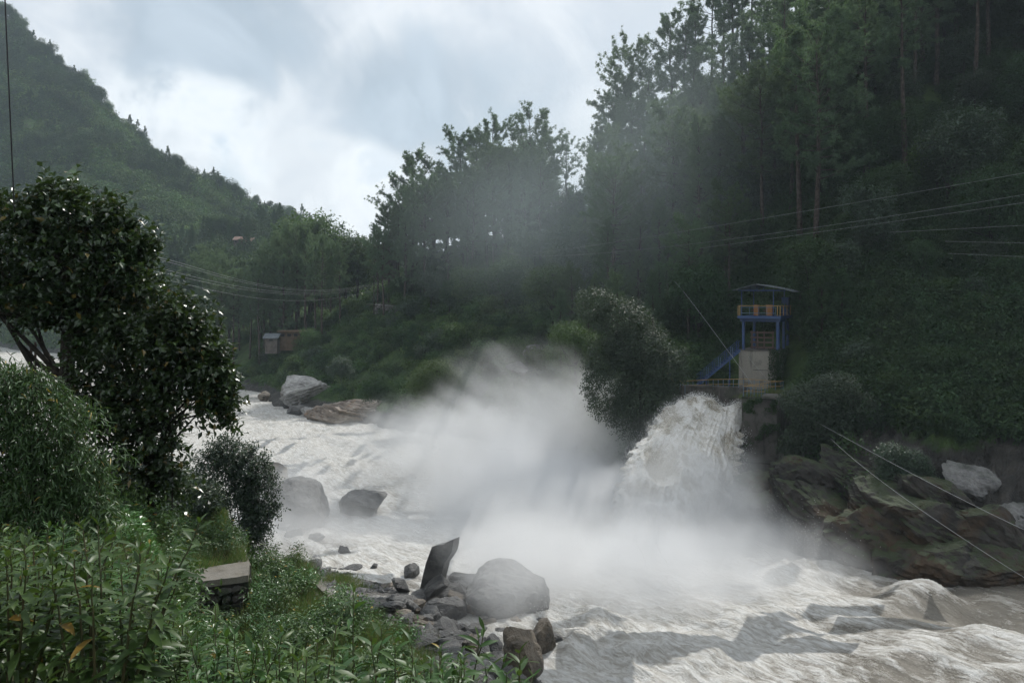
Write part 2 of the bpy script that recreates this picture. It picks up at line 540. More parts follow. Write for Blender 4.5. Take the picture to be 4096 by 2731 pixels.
def ground_mat(name, grass1, grass2, soil, rocky=False, scale=.12):
    m, t = new_mat(name)
    geo = t.n('ShaderNodeNewGeometry')
    pos = geo.outputs['Position']
    n1 = t.noise(pos, scale, 8, .6, .6)
    n2 = t.noise(pos, scale * 9, 6, .65)
    col = t.mix(t.ss(t.m('ADD', t.m('MULTIPLY', n1, .6), t.m('MULTIPLY', n2, .4)), .4, .6), grass1, grass2)
    col = t.mix(t.m('MULTIPLY', t.ss(t.noise(pos, scale * 2.2, 7, .65), .55, .68), .8), col, soil)
    at = t.n('ShaderNodeAttribute', attribute_name='rocky')
    rn = t.noise(pos, .35, 8, .65, .5)
    rcol = t.ramp(rn, [(.35, (0.018, 0.017, 0.015)), (.5, (0.045, 0.042, 0.038)), (.65, (0.085, 0.078, 0.068))])
    rf = t.ss(t.m('ADD', at.outputs['Fac'], t.m('MULTIPLY', t.m('SUBTRACT', n2, .5), .8)), .4, .6)
    col = t.mix(rf, col, rcol)
    h = t.m('ADD', t.m('MULTIPLY', n2, 2.0), t.noise(pos, scale * 50, 5, .6))
    b = t.n('ShaderNodeBump', {'Height': h, 'Strength': .8, 'Distance': .35})
    bs = t.n('ShaderNodeBsdfPrincipled', {'Base Color': col, 'Roughness': t.m('SUBTRACT', .92, t.m('MULTIPLY', rf, .4)), 'Normal': b.outputs[0], 'Specular IOR Level': .25})
    t.n('ShaderNodeOutputMaterial', {0: bs.outputs[0]})
    return m


M['slope'] = ground_mat('forest floor', (0.030, 0.055, 0.018), (0.060, 0.100, 0.028), (0.040, 0.034, 0.022))
M['mountain'] = ground_mat('grassy mountain side', (0.040, 0.076, 0.022), (0.090, 0.150, 0.036), (0.075, 0.080, 0.048), scale=.03)
M['bank'] = ground_mat('near bank soil', (0.025, 0.04, 0.012), (0.05, 0.075, 0.02), (0.05, 0.04, 0.028), scale=.4)


def gravel_mat():
    m, t = new_mat('wet gravel and silt')
    pos = t.n('ShaderNodeNewGeometry').outputs['Position']
    v = t.n('ShaderNodeTexVoronoi', {'Vector': pos, 'Scale': 3.2, 'Randomness': 1.0}, feature='F1')
    v2 = t.n('ShaderNodeTexVoronoi', {'Vector': pos, 'Scale': 9.0, 'Randomness': 1.0}, feature='F1')
    n = t.noise(pos, .45, 6, .6, .4)
    h = t.m('ADD', t.m('MULTIPLY', v.outputs['Distance'], -1.2), t.m('MULTIPLY', v2.outputs['Distance'], -.5))
    shade = t.n('ShaderNodeSeparateColor', {0: v2.outputs['Color']}).outputs[0]
    col = t.mix(shade, (0.04, 0.037, 0.034), (0.14, 0.125, 0.105))
    silt = t.ss(n, .50, .60)
    col = t.mix(t.m('MULTIPLY', silt, .85), col, (0.20, 0.19, 0.175))
    b = t.n('ShaderNodeBump', {'Height': t.m('MULTIPLY', h, t.m('SUBTRACT', 1.0, t.m('MULTIPLY', silt, .9))), 'Strength': 1.0, 'Distance': .3})
    bs = t.n('ShaderNodeBsdfPrincipled', {'Base Color': col, 'Roughness': t.m('SUBTRACT', .42, t.m('MULTIPLY', silt, .25)), 'Normal': b.outputs[0], 'Specular IOR Level': .6})
    t.n('ShaderNodeOutputMaterial', {0: bs.outputs[0]})
    return m


M['gravel'] = gravel_mat()


def water_mat(name, fall=False):
    m, t = new_mat(name)
    geo = t.n('ShaderNodeNewGeometry')
    pos = geo.outputs['Position']
    at = t.n('ShaderNodeAttribute', attribute_name='foam').outputs['Fac']
    cr = t.n('ShaderNodeAttribute', attribute_name='crest').outputs['Fac']
    if fall:
        sp = t.vm('MULTIPLY', pos, (1.0, 1.0, .45))
    else:
        # streaks drawn out along the current
        sp = t.vm('MULTIPLY', t.n('ShaderNodeVectorRotate', {'Vector': pos, 'Angle': radians(48)}, rotation_type='Z_AXIS').outputs[0], (.38, 1.15, 1.0))
    n1 = t.noise(sp, .55, 8, .66, 1.1)
    n2 = t.noise(sp, 2.6, 8, .68, .8)
    n3 = t.noise(pos, 9.0, 5, .7, .3)
    f = t.m('ADD', t.m('MULTIPLY', n1, .28), t.m('ADD', t.m('MULTIPLY', n2, .44), t.m('MULTIPLY', n3, .28)))
    f = t.m('ADD', f, t.m('ADD', t.m('MULTIPLY', t.m('SUBTRACT', at, .5), .32), t.m('MULTIPLY', cr, .22)))
    foam = t.ss(f, .43, .63)
    silt = t.mix(t.ss(n1, .35, .65), (0.30, 0.27, 0.21), (0.40, 0.37, 0.31)) if fall else t.mix(t.ss(n1, .35, .65), (0.155, 0.140, 0.112), (0.225, 0.205, 0.170))
    col = t.mix(foam, silt, t.mix(t.ss(n2, .38, .62), (0.50, 0.475, 0.42) if fall else (0.36, 0.34, 0.30), (0.70, 0.69, 0.66) if fall else (0.58, 0.575, 0.55)))
    h = t.m('ADD', t.m('MULTIPLY', n1, 1.0), t.m('ADD', t.m('MULTIPLY', n2, .5), t.m('MULTIPLY', n3, .10 if fall else .16)))
    b = t.n('ShaderNodeBump', {'Height': h, 'Strength': .35 if fall else .8, 'Distance': .55 if not fall else .5})
    rough = t.m('ADD', .24, t.m('MULTIPLY', foam, .38))
    bs = t.n('ShaderNodeBsdfPrincipled', {'Base Color': col, 'Roughness': rough, 'Normal': b.outputs[0], 'Specular IOR Level': .5})
    t.n('ShaderNodeOutputMaterial', {0: bs.outputs[0]})
    return m


M['river'] = water_mat('silty foaming water')
M['fall'] = water_mat('falling white water', True)
# ------------------------------------------------------------------ terrain
_A = [(0, 18.3), (3, 18.3), (6, 17.3), (10, 16.6), (18, 15.2)]
_B = [(0, 18.3), (3, 18.1), (6, 16.2), (10, 14), (18, 10.8)]
PROF = {
    -120: _A + [(28, 12), (40, 9), (55, 2), (65, -2), (380, -2), (400, 0), (440, 20), (600, 291), (800, 260), (1000, 200)],
    0: _A + [(28, 12), (40, 9), (55, 2), (65, -2), (335, -2), (352, 0), (385, 12), (600, 228), (750, 200), (1000, 150)],
    50: _A + [(28, 11), (44, 9.4), (54, 3), (64, -2), (290, -2), (305, 0), (345, 12), (590, 193), (750, 150), (1000, 120)],
    100: _A + [(28, 10), (44, 9.4), (52, 4), (62, -2), (250, -2), (260, 0), (300, 6), (350, 24), (560, 155), (700, 120), (1000, 80)],
    150: _A + [(28, 10), (44, 9.2), (50, 5), (62, -2), (220, -2), (230, 0), (260, 8), (350, 30), (560, 124), (700, 95), (1000, 60)],
    200: [(0, 18.3), (3, 18.2), (6, 16.6), (10, 14.8), (18, 11.5), (26, 9.2), (44, 9), (48, 5), (62, -1), (68, -2), (192, -2), (200, 0), (230, 8), (300, 20), (350, 38), (450, 72), (560, 99), (700, 70), (1000, 50)],
    250: _B + [(24, 8.4), (36, 5), (42, 3.2), (56, 1), (66, -.6), (72, -2), (170, -2), (177, 0), (200, 9), (230, 11), (300, 22), (370, 46), (430, 44), (600, 81), (750, 60), (1000, 40)],
    300: _B + [(24, 7.6), (30, 4), (38, 3.2), (52, 1.6), (64, -.3), (68, -2), (137, -2), (142, 0), (150, 2.5), (160, 4), (185, 11), (230, 13), (300, 22), (380, 42), (430, 40), (650, 73), (800, 50), (1000, 40)],
    350: _B + [(24, 7.6), (28, 4), (38, 3), (50, 1.6), (60, -.2), (66, -2), (126, -2), (131, 0), (138, 2.5), (155, 7), (180, 16), (230, 18), (300, 22), (500, 35), (700, 58), (900, 40), (1000, 30)],
    400: _B + [(24, 7.2), (28, 3.6), (40, 2.8), (50, 1.4), (56, 0), (60, -2), (115, -2), (121, 0), (126, 2), (140, 10), (162, 18.8), (168, 19), (200, 26), (215, 25), (260, 20), (700, 42), (1000, 20)],
    450: [(0, 18.3), (3, 18.0), (6, 16.2), (10, 14), (18, 10), (22, 7.3), (26, 4), (36, 2.8), (46, 1.2), (51, -.5), (55, -2), (110, -2), (115, 0), (120, 3), (135, 11), (152, 17.6), (158, 18), (185, 31), (200, 31), (260, 20), (1000, 20)],
    500: [(0, 18.3), (3, 18.0), (6, 16.0), (10, 13.6), (18, 9.5), (24, 5), (34, 2.8), (42, 1.2), (46, -.3), (50, -2), (107, -2), (112, 0), (117, 4), (132, 12), (142, 17), (150, 17.4), (185, 34), (200, 33), (260, 20), (1000, 15)],
    550: [(0, 18.3), (3, 17.9), (6, 15.8), (10, 13.2), (18, 9), (26, 4.2), (34, 1.8), (41, -.3), (45, -2), (97, -2), (103, 0), (110, 4), (125, 12), (134, 16.4), (142, 17), (180, 36), (200, 35), (260, 20), (1000, 15)],
    600: [(0, 18.3), (3, 17.8), (6, 15.5), (10, 12.8), (18, 8), (26, 3.2), (33, .4), (36, -1), (40, -2), (80, -2), (86, 0), (92, 6), (110, 12), (124, 15.8), (132, 16.4), (178, 40), (200, 40), (260, 25), (1000, 15)],
    650: [(0, 18.3), (3, 17.6), (6, 15), (10, 12), (18, 6.5), (26, 1.5), (30, -1), (34, -2), (69, -2), (74, 0), (80, 3), (85, 7.5), (89, 10), (100, 12), (114, 15.2), (122, 17), (168, 49), (190, 53), (220, 50), (1000, 15)],
    700: [(0, 18.3), (3, 17.6), (6, 15), (10, 12), (18, 6.5), (26, 1.5), (30, -1), (34, -2), (66, -2), (72, -.5), (80, .8), (85, 3), (87.5, 10.6), (100, 14), (112, 19), (168, 56), (190, 59), (260, 50), (1000, 15)],
    750: [(0, 18.3), (3, 17.6), (6, 15), (10, 12), (18, 6.5), (26, 1.5), (30, -1), (34, -2), (62, -2), (67, 0), (74, 1.0), (79, 2.0), (84, 6.5), (88, 11.6), (100, 18), (115, 28), (165, 62), (200, 68), (260, 60), (1000, 20)],
    800: [(0, 18.3), (3, 17.6), (6, 15), (10, 12), (18, 6.5), (26, 1.5), (30, -1), (34, -2), (58, -2), (62, 0), (68, 4), (76, 7.5), (82, 12), (87, 15), (100, 24), (120, 40), (168, 76), (200, 86), (300, 80), (1000, 20)],
    850: [(0, 18.3), (3, 17.6), (6, 15), (10, 12), (18, 6.5), (26, 1.5), (30, -1), (34, -2), (56, -2), (60.5, 0), (67, 6.5), (78, 14), (90, 22), (112, 42), (172, 86), (210, 100), (300, 100), (1000, 30)],
    900: [(0, 18.3), (3, 17.6), (6, 15), (10, 12), (18, 6.5), (26, 1.5), (30, -1), (34, -2), (54, -2), (58, 0), (65, 7), (76, 14.5), (90, 25), (112, 46), (180, 104), (220, 120), (300, 130), (1000, 60)],
    960: [(0, 18.3), (3, 17.6), (6, 15), (10, 12), (18, 6.5), (26, 1.5), (30, -1), (34, -2), (52.5, -2), (57, 0), (64, 7.5), (75, 15), (90, 27), (112, 50), (185, 117), (230, 135), (300, 150), (1000, 80)],
    1024: [(0, 18.3), (3, 17.6), (6, 15), (10, 12), (18, 6.5), (26, 1.5), (30, -1), (34, -2), (52, -2), (56.5, 0), (63, 7.5), (72, 14), (88, 29), (112, 54), (190, 132), (240, 150), (300, 165), (1000, 100)],
    1150: [(0, 18.3), (3, 17.6), (6, 15), (10, 12), (18, 6.5), (26, 1.5), (30, -1), (34, -2), (52, -2), (56, 0), (62, 8), (72, 16), (88, 33), (112, 60), (190, 145), (240, 165), (300, 180), (1000, 120)],
}
_us = np.array(sorted(PROF))
_lg = np.linspace(np.log(1.0), np.log(1000.0), 700)
_ug = np.arange(-120, 1151, 5.0)
_tab = np.array([np.interp(np.exp(_lg), *zip(*PROF[u])) for u in _us])
_tab = np.array([[0.0]]) + np.stack([np.interp(_ug, _us, _tab[:, j]) for j in range(len(_lg))], 1)
for _ in range(14):   # soften the joins between the surveyed profiles
    _t2 = np.pad(_tab, ((1, 1), (0, 0)), 'edge')
    _tab = _t2[:-2] * .25 + _t2[1:-1] * .5 + _t2[2:] * .25
for _ in range(2):
    _t2 = np.pad(_tab, ((0, 0), (1, 1)), 'edge')
    _tab = _t2[:, :-2] * .25 + _t2[:, 1:-1] * .5 + _t2[:, 2:] * .25


def poly_in(x, y, poly):
    ins = np.zeros(len(x), bool)
    n = len(poly)
    for i in range(n):
        x0, y0 = poly[i]; x1, y1 = poly[(i + 1) % n]
        c = ((y0 > y) != (y1 > y)) & (x < (x1 - x0) * (y - y0) / (y1 - y0 + 1e-12) + x0)
        ins ^= c
    return ins


WALL_LOW = [(-12.6, 36.9), (-9.7, 36.2), (-7.5, 32.7), (-4.1, 28.0), (-2.3, 25.6), (0.6, 21.8)]
POLY_LOW = WALL_LOW + [(-1.5, 17.5), (-8, 20), (-13, 23), (-16, 29.6), (-10.4, 30.6)]
POLY_UP = [(-9.95, 30.3), (-16.4, 44), (-19, 47), (-34, 47), (-34, 27.5), (-17, 28.6), (-12.1, 29.4)]
Z_LOW, Z_UP = 8.0, 9.42


def T(x, y, noise=True):
    x = np.atleast_1d(np.asarray(x, float)); y = np.atleast_1d(np.asarray(y, float))
    yy = np.maximum(y, 1.0)
    u = np.clip(512 + F * x / yy, -120, 1149.9)
    fu = (u + 120) / 5.0
    iu = np.minimum(fu.astype(int), len(_ug) - 2); fu = fu - iu
    fl = (np.log(np.minimum(yy, 999)) / np.log(1000.0)) * (len(_lg) - 1)
    il = np.minimum(fl.astype(int), len(_lg) - 2); fl = fl - il
    z = (_tab[iu, il] * (1 - fl) + _tab[iu, il + 1] * fl) * (1 - fu) + (_tab[iu + 1, il] * (1 - fl) + _tab[iu + 1, il + 1] * fl) * fu
    if noise:
        big = fbm(xyz(x / 60, y / 60), 4, 3)
        mid = fbm(xyz(x / 9, y / 9), 4, 5)
        sm = fbm(xyz(x / 1.6, y / 1.6), 3, 9)
        far = np.clip((y - 240) / 150, 0, 1)
        w = np.clip((z + 0.2) / 3.0, 0, 1)
        near = np.clip((y - 8) / 20, .15, 1)
        z = z + w * (mid * (.55 * near + far * 5.5) + sm * .16 * near + big * far * 16 * (1 - .0 * far))
        # gullies down the left mountain
        g = fbm(xyz((x * .8 + y * .6) / 42, (x - y) / 160), 4, 21, ridged=True)
        z = z + far * w * g * 7
    if noise:
        uc = 512 + F * x / yy
        cl = np.clip((uc - 745) / 40, 0, 1) * np.clip((13 - z) / 4, 0, 1) * np.clip((y - 50) / 4, 0, 1) * np.clip((z + .5) / 1.5, 0, 1)
        rg = fbm(xyz(x / 6 + z / 9, y / 5, z / 5), 4, 201, ridged=True)
        q = (z + .45 * x * .6 + 1.5 * fbm(xyz(x / 8, y / 8), 3, 202)) / 1.3
        st = (q - np.floor(q)) - .5
        z = z + cl * (rg * 1.3 + st * .9)
    lo = poly_in(x, y, POLY_LOW); up = poly_in(x, y, POLY_UP)
    bump = fbm(xyz(x / 1.8, y / 1.8), 3, 31) * .16
    z = np.where(lo, Z_LOW + bump, z)
    z = np.where(up, Z_UP + bump, z)
    return z


def T1(x, y): return float(T([x], [y])[0])


def hit(u, v, d0=2.0, d1=900.0):
    """where the sight line through pixel (u, v) first meets the ground"""
    d = np.exp(np.linspace(np.log(d0), np.log(d1), 900))
    x = (u - 512) / F * d
    z = EYE + (HOR - v) / F * d
    g = T(x, d)
    k = np.argmax(z <= g)
    if z[k] > g[k]: k = len(d) - 1
    return np.array([x[k], d[k], g[k]])


def on_ground(u, d, sink=0.0):
    x = (u - 512) / F * d
    return (x, d, T1(x, d) - sink)


# ---- land as one fan of quads, cut into named pieces
def build_land():
    U = np.concatenate([np.arange(-1500, -150, 60.0), np.arange(-150, 1180, 3.6), np.arange(1180, 2600, 60.0)])
    D = np.exp(np.linspace(np.log(1.2), np.log(999), 560))
    uu, dd = np.meshgrid(U, D)
    x = (uu - 512) / F * dd
    z = T(x.ravel(), dd.ravel()).reshape(uu.shape)
    cliff = np.clip((uu - 730) / 40, 0, 1) * np.clip((11 + 3 * fbm(xyz(x / 7, dd / 7), 3, 44).reshape(uu.shape) - z) / 4, 0, 1)
    shore = np.clip((3.0 - z) / 2, 0, 1) * (dd > 60)
    mtn = np.clip((dd - 300) / 60, 0, 1) * np.clip(fbm(xyz(x / 26, dd / 26, z / 14), 4, 77).reshape(uu.shape) * 2.2 - .55, 0, 1) * .8
    rocky = np.maximum(np.maximum(cliff, shore), mtn)
    slope_u = uu
    V = np.stack([x, dd, z], -1).reshape(-1, 3)
    n1, n0 = uu.shape
    a = (np.arange(n1 - 1)[:, None] * n0 + np.arange(n0 - 1)[None]).ravel()
    Q = np.stack([a, a + 1, a + n0 + 1, a + n0], 1)
    cu = uu.ravel()[a]; cd = dd.ravel()[a]; cz = z.ravel()[a]
    near_lim = np.interp(cu, [-120, 200, 300, 400, 450, 500, 550, 600, 700], [100, 90, 90, 75, 70, 66, 60, 52, 44])
    reg_near = cd < near_lim
    grav = reg_near & (cz < 4.2) & (cd > 24) & (cu < 640)
    mount = (cd > 262) & (cu < 470)
    for name, mask, mat, lab in (('gravel_bank', grav, 'gravel', None), ('riverbank', reg_near & ~grav, 'bank', None),
                                 ('mountain', mount, 'mountain', None), ('hillside', ~reg_near & ~mount, 'slope', None)):
        q = Q[mask]
        used, inv = np.unique(q, return_inverse=True)
        me = mk(name, V[used], inv.reshape(q.shape), smooth=True, attrs={'rocky': rocky.ravel()[used]})
        obj(name, me, M[mat], kind='structure')
    # a skirt of land behind the camera so that the place goes on
    g = Bag()
    g.add([(-900, 1.25, 18.2), (900, 1.25, 18.2), (900, -60, 22), (-900, -60, 22)], Q=[(0, 3, 2, 1)])
    obj('ground', g.mesh('ground'), M['bank'], kind='structure')


build_land()

# far blue ridge seen through the saddle of the pine hill
def build_far_ridge():
    U = np.linspace(380, 900, 160)
    crest = np.interp(U, [380, 480, 540, 560, 583, 600, 640, 700, 900], [262, 250, 222, 204, 190, 184, 190, 160, 120])
    rows = []
    for d, k in ((1300, 0.0), (1350, .35), (1400, .7), (1450, 1.0), (1600, .8)):
        zc = EYE + (HOR - crest) / F * 1450
        zz = -3 + (zc + 3) * k + (fbm(xyz(U / 30, np.full_like(U, d / 90)), 4, 8) * 14 * (k > 0))
        rows.append(np.stack([(U - 512) / F * d, np.full_like(U, d), zz], 1))
    V = np.concatenate(rows); n0 = len(U)
    a = (np.arange(4)[:, None] * n0 + np.arange(n0 - 1)[None]).ravel()
    obj('far_mountain', mk('far_mountain', V, np.stack([a, a + 1, a + n0 + 1, a + n0], 1), True), M['slope'], kind='structure')


build_far_ridge()


# ------------------------------------------------------------------ river
def river_height(x, y):
    d = np.maximum(y, 1)
    u = 512 + F * x / d
    v = HOR + F * EYE / d
    # current runs from upper left to lower right
    ca, sa = cos(radians(48)), sin(radians(48))
    s = x * ca - y * sa; c = x * sa + y * ca
    n_big = fbm(xyz(s / 7.5, c / 4.2), 4, 51, ridged=True)
    n_mid = fbm(xyz(s / 2.2, c / 1.5), 4, 52, ridged=True)
    n_sm = fbm(xyz(s / .7, c / .55), 3, 53)
    boil = np.abs(fbm(xyz(x / 2.6, y / 2.6), 4, 54))
    # churn below the fall and along the lower shore
    calm = np.clip((u - 790) / 110, 0, 1) * np.clip((d - 36) / 8, 0, 1)
    pool = np.exp(-(((u - 640) / 150) ** 2 + ((v - 620) / 70) ** 2))
    rap = np.exp(-(((u - 350) / 140) ** 2 + ((v - 455) / 45) ** 2))
    amp = .30 + .45 * pool + .42 * rap
    z = amp * (n_big * .75 + n_mid * .42 * (1 - .55 * calm) + n_sm * .10 + (.5 - boil) * .5 * (1 - calm))
    # swells: (u, v, radius across, radius along, height)
    for (cu, cv, ru, rv, h) in ((925, 602, 42, 10, 1.6), (985, 620, 66, 14, -1.5), (1000, 650, 80, 11, 1.2), (960, 672, 60, 9, .8), (870, 612, 60, 9, .55), (860, 588, 45, 10, -.5),
                                (800, 574, 60, 8, 1.3), (700, 668, 60, 12, .6), (880, 665, 70, 10, .5), (945, 585, 50, 6, -.5), (1060, 610, 40, 14, -.5),
                                (600, 625, 26, 12, 1.0), (578, 655, 20, 12, .8), (640, 650, 40, 12, .6), (745, 628, 50, 10, .5),
                                (300, 428, 26, 4, .7), (360, 447, 45, 4, .6), (330, 462, 40, 5, .5)):
        e = np.exp(-(((u - cu) / ru) ** 2 + ((v - cv - (u - cu) * .12 + 5 * np.sin(u / 23.0 + cv)) / rv) ** 2))
        z = z + e * h * .62 * (1 + .5 * n_mid)
    foam = .55 + .32 * rap + .45 * pool - .50 * calm
    foam = foam + np.clip(z, -.8, 1.4) * .38
    shore = np.exp(-((u - 560) / 45) ** 2) * np.clip((v - 600) / 40, 0, 1)
    foam = foam + .3 * shore
    return z, np.clip(foam, 0, 1), np.clip(n_mid * .6 + n_big * .5 + z * .3, 0, 1)


def build_river():
    U = np.arange(-180, 1240, 2.4)
    D = np.concatenate([np.exp(np.linspace(np.log(22), np.log(75), 400)), np.exp(np.linspace(np.log(75.3), np.log(420), 240))])
    uu, dd = np.meshgrid(U, D)
    x = ((uu - 512) / F * dd).ravel(); y = dd.ravel()
    z, foam, crest = river_height(x, y)
    V = np.stack([x, y, z], 1)
    n1, n0 = uu.shape
    a = (np.arange(n1 - 1)[:, None] * n0 + np.arange(n0 - 1)[None]).ravel()
    Q = np.stack([a, a + 1, a + n0 + 1, a + n0], 1)
    # leave out what lies well under the land
    g = T(x, y, noise=False)
    dry = (g > 2.6)
    Q = Q[~(dry[Q].all(1))]
    used, inv = np.unique(Q, return_inverse=True)
    me = mk('river', V[used], inv.reshape(Q.shape), True, {'foam': foam[used], 'crest': crest[used]})
    obj('river', me, M['river'], kind='structure')


build_river()


# ------------------------------------------------------------------ waterfall
def build_fall():
    n, k = 300, 240
    t = np.linspace(-.12, 1.0, n)[:, None]
    s = np.linspace(0, 1, k)[None, :]
    tt = np.clip(t, 0, 1)
    d = 80.5 - 14.5 * tt ** .95 + (t < 0) * (-t) * 22 - 2.2 * (np.sin(pi * s)) * tt ** .5
    vl = np.interp(tt, [0, .08, .25, .5, .75, 1], [397, 403, 425, 458, 492, 562])
    vr = np.interp(tt, [0, .08, .25, .5, .75, 1], [404, 408, 432, 465, 502, 566])
    ul = np.interp(tt, [0, .08, .25, .5, .75, 1], [688, 672, 652, 630, 616, 596])
    ur = np.interp(tt, [0, .25, .5, .75, 1], [743, 742.5, 740, 735, 732])
    u = ul + (ur - ul) * s
    v = vl + (vr - vl) * s
    # two mounds at the lip with a sag between them
    lipw = np.exp(-(tt / .22) ** 2)
    v = v - lipw * (3 * np.exp(-((s - .30) / .22) ** 2) + 0 * s - 5 * np.exp(-((s - .66) / .16) ** 2))
    v = v - 7 * np.sin(pi * s) * np.clip(tt * 3, 0, 1)
    x = (u - 512) / F * d; z = EYE + (HOR - v) / F * d
    X, Y, Z = [np.broadcast_to(a, (n, k)).ravel().copy() for a in (x, d, z)]
    # billows thrown out of the sheet
    q = xyz(X, Y, Z) * np.array([1.0, .55, .55])
    wq = q + 1.1 * np.stack([fbm(q / 3, 2, 65), fbm(q / 3, 2, 66), fbm(q / 3, 2, 67)], 1)
    b1 = .9 - np.abs(fbm(wq / 2.6, 2, 61)) * 3.4
    b2 = .8 - np.abs(fbm(wq / 1.05, 3, 62)) * 2.6
    b3 = fbm(q / .35, 3, 63)
    S = np.broadcast_to(s, (n, k)).ravel(); Tn = np.broadcast_to(tt, (n, k)).ravel()
    edge = np.clip(np.minimum(S, 1 - S) / .08, .25, 1)
    disp = (b1 * .62 + b2 * .22 + b3 * .10) * (.18 + .92 * Tn) * edge
    Y = Y - disp * .9; Z = Z + disp * .38
    sk = fbm(xyz(S * 11 + .5 * fbm(xyz(S * 3, Tn * 4), 2, 69), Tn * 3.2), 4, 68, ridged=True)
    Y = Y - sk * .42 * (.3 + Tn) * edge; Z = Z + sk * .15 * edge
    rag = (1 - edge) * fbm(xyz(X, Y, Z) / .6, 3, 64) * 1.3
    X = X + rag
    V = xyz(X, Y, Z)
    back = V.copy().reshape(n, k, 3)
    a = (np.arange(n - 1)[:, None] * k + np.arange(k - 1)[None]).ravel()
    Q = np.stack([a, a + k, a + k + 1, a + 1], 1)
    # a closed back so that the fall has a body
    m = 12
    si = np.linspace(0, k - 1, m).astype(int)
    B = back[:, si, :].copy()
    B[:, :, 1] += 1.6 + 1.0 * np.sin(np.linspace(0, pi, m))[None]
    B[:, :, 2] -= .8
    bV = B.reshape(-1, 3)
    b0 = n * k
    ab = (np.arange(n - 1)[:, None] * m + np.arange(m - 1)[None]).ravel() + b0
    Qb = np.stack([ab, ab + 1, ab + m + 1, ab + m], 1)
    r = np.arange(n - 1)
    Ql = np.stack([r * k, b0 + r * m, b0 + (r + 1) * m, (r + 1) * k], 1)
    Qr = np.stack([r * k + k - 1, (r + 1) * k + k - 1, b0 + (r + 1) * m + m - 1, b0 + r * m + m - 1], 1)
    V = np.concatenate([V, bV])
    foam = np.concatenate([np.clip(.45 + .3 * b1 + .3 * b2, 0, 1), np.full(len(bV), .9)])
    crest = np.concatenate([np.clip(b1 * .6 + b2 * .5, 0, 1), np.zeros(len(bV))])
    me = mk('waterfall', V, [np.concatenate([Q, Qb, Ql, Qr])], True, {'foam': foam, 'crest': crest})
    o = obj('waterfall', me, M['fall'], kind='structure')
    # drops torn off the sheet
    pts = V[:n * k].reshape(n, k, 3)
    N = 14000
    i = rng.integers(10, n, N); s_ = rng.random(N)
    j = np.where(s_ < .5, (rng.beta(.5, 2.2, N) * k), np.where(s_ < .8, k - 1 - rng.beta(.5, 3.0, N) * k, rng.random(N) * k)).astype(int).clip(0, k - 1)
    p = pts[i, j] + rng.normal(0, 1, (N, 3)) * np.array([.55, .4, .45]) * (0.3 + 1.0 * (i / n))[:, None] + np.array([0, -.3, .15])
    # spray thrown from the pool towards the right bank
    Np = 5000
    base = P(770, 552, 62)
    p2 = base + rng.normal(0, 1, (Np, 3)) * np.array([3.6, 2.2, 1.3]); p2[:, 2] = np.abs(p2[:, 2]) * 1.2
    p3 = P(556, 622, 49) + rng.normal(0, 1, (1500, 3)) * np.array([.9, 1.0, .5])
    p = np.concatenate([p, p2, p3])
    r_ = rng.uniform(.007, .026, len(p)) * np.where(np.arange(len(p)) < N, 1.0, .8)
    tet = np.array([(1, 1, 1), (1, -1, -1), (-1, 1, -1), (-1, -1, 1)]) * 1.0
    V2 = p[:, None, :] + tet[None] * r_[:, None, None]
    T_ = np.arange(len(p))[:, None, None] * 4 + np.array([(0, 1, 2), (0, 3, 1), (0, 2, 3), (1, 3, 2)])[None]
    obj('spray_drops', mk('spray_drops', V2.reshape(-1, 3), T_.reshape(-1, 3)), M['drops'], kind='stuff', label='loose drops of water flying off the edges of the waterfall', cat='spray')


build_fall()


# ------------------------------------------------------------------ mist and haze
def lobes_density(t, pos, wpos, lobes):
    dens = None
    for (c, r, wgt) in lobes:
        q = t.vm('DIVIDE', t.vm('SUBTRACT', wpos, tuple(float(a) for a in c)), tuple(float(a) for a in r))
        l = t.vm('LENGTH', q, out=1)
        g = t.m('MULTIPLY', t.m('SUBTRACT', 1.0, t.ss(l, .15, 1.0)), wgt)
        dens = g if dens is None else t.m('ADD', dens, g)
    return dens


def mist_box(name, lo, hi, lobes, amp, label, col=(.93, .95, .97), nscale=.11, lo_t=.30, hi_t=.62, detail=5, steps=1.0, aniso=.25):
    """closed body of drifting spray; lobes = (centre, radii, weight)"""
    b = Bag().box(lo, hi)
    me = b.mesh(name)
    m, t = new_mat(name + ' volume')
    pos = t.n('ShaderNodeNewGeometry').outputs['Position']
    dens = lobes_density(t, pos, pos, lobes)
    nz = t.noise(pos, nscale, detail, .58, .6)
    f = t.ss(t.m('ADD', nz, t.m('MULTIPLY', t.m('MINIMUM', dens, 1.2), .24)), lo_t, hi_t)
    out = t.m('MULTIPLY', t.m('MULTIPLY', dens, f), amp)
    v = t.n('ShaderNodeVolumePrincipled', {'Color': (*col, 1), 'Density': out, 'Anisotropy': aniso})
    t.n('ShaderNodeOutputMaterial', {'Volume': v.outputs[0]})
    try: m.cycles.volume_step_rate = steps
    except Exception: pass
    return obj(name, me, m, kind='stuff', label=label, cat='mist')


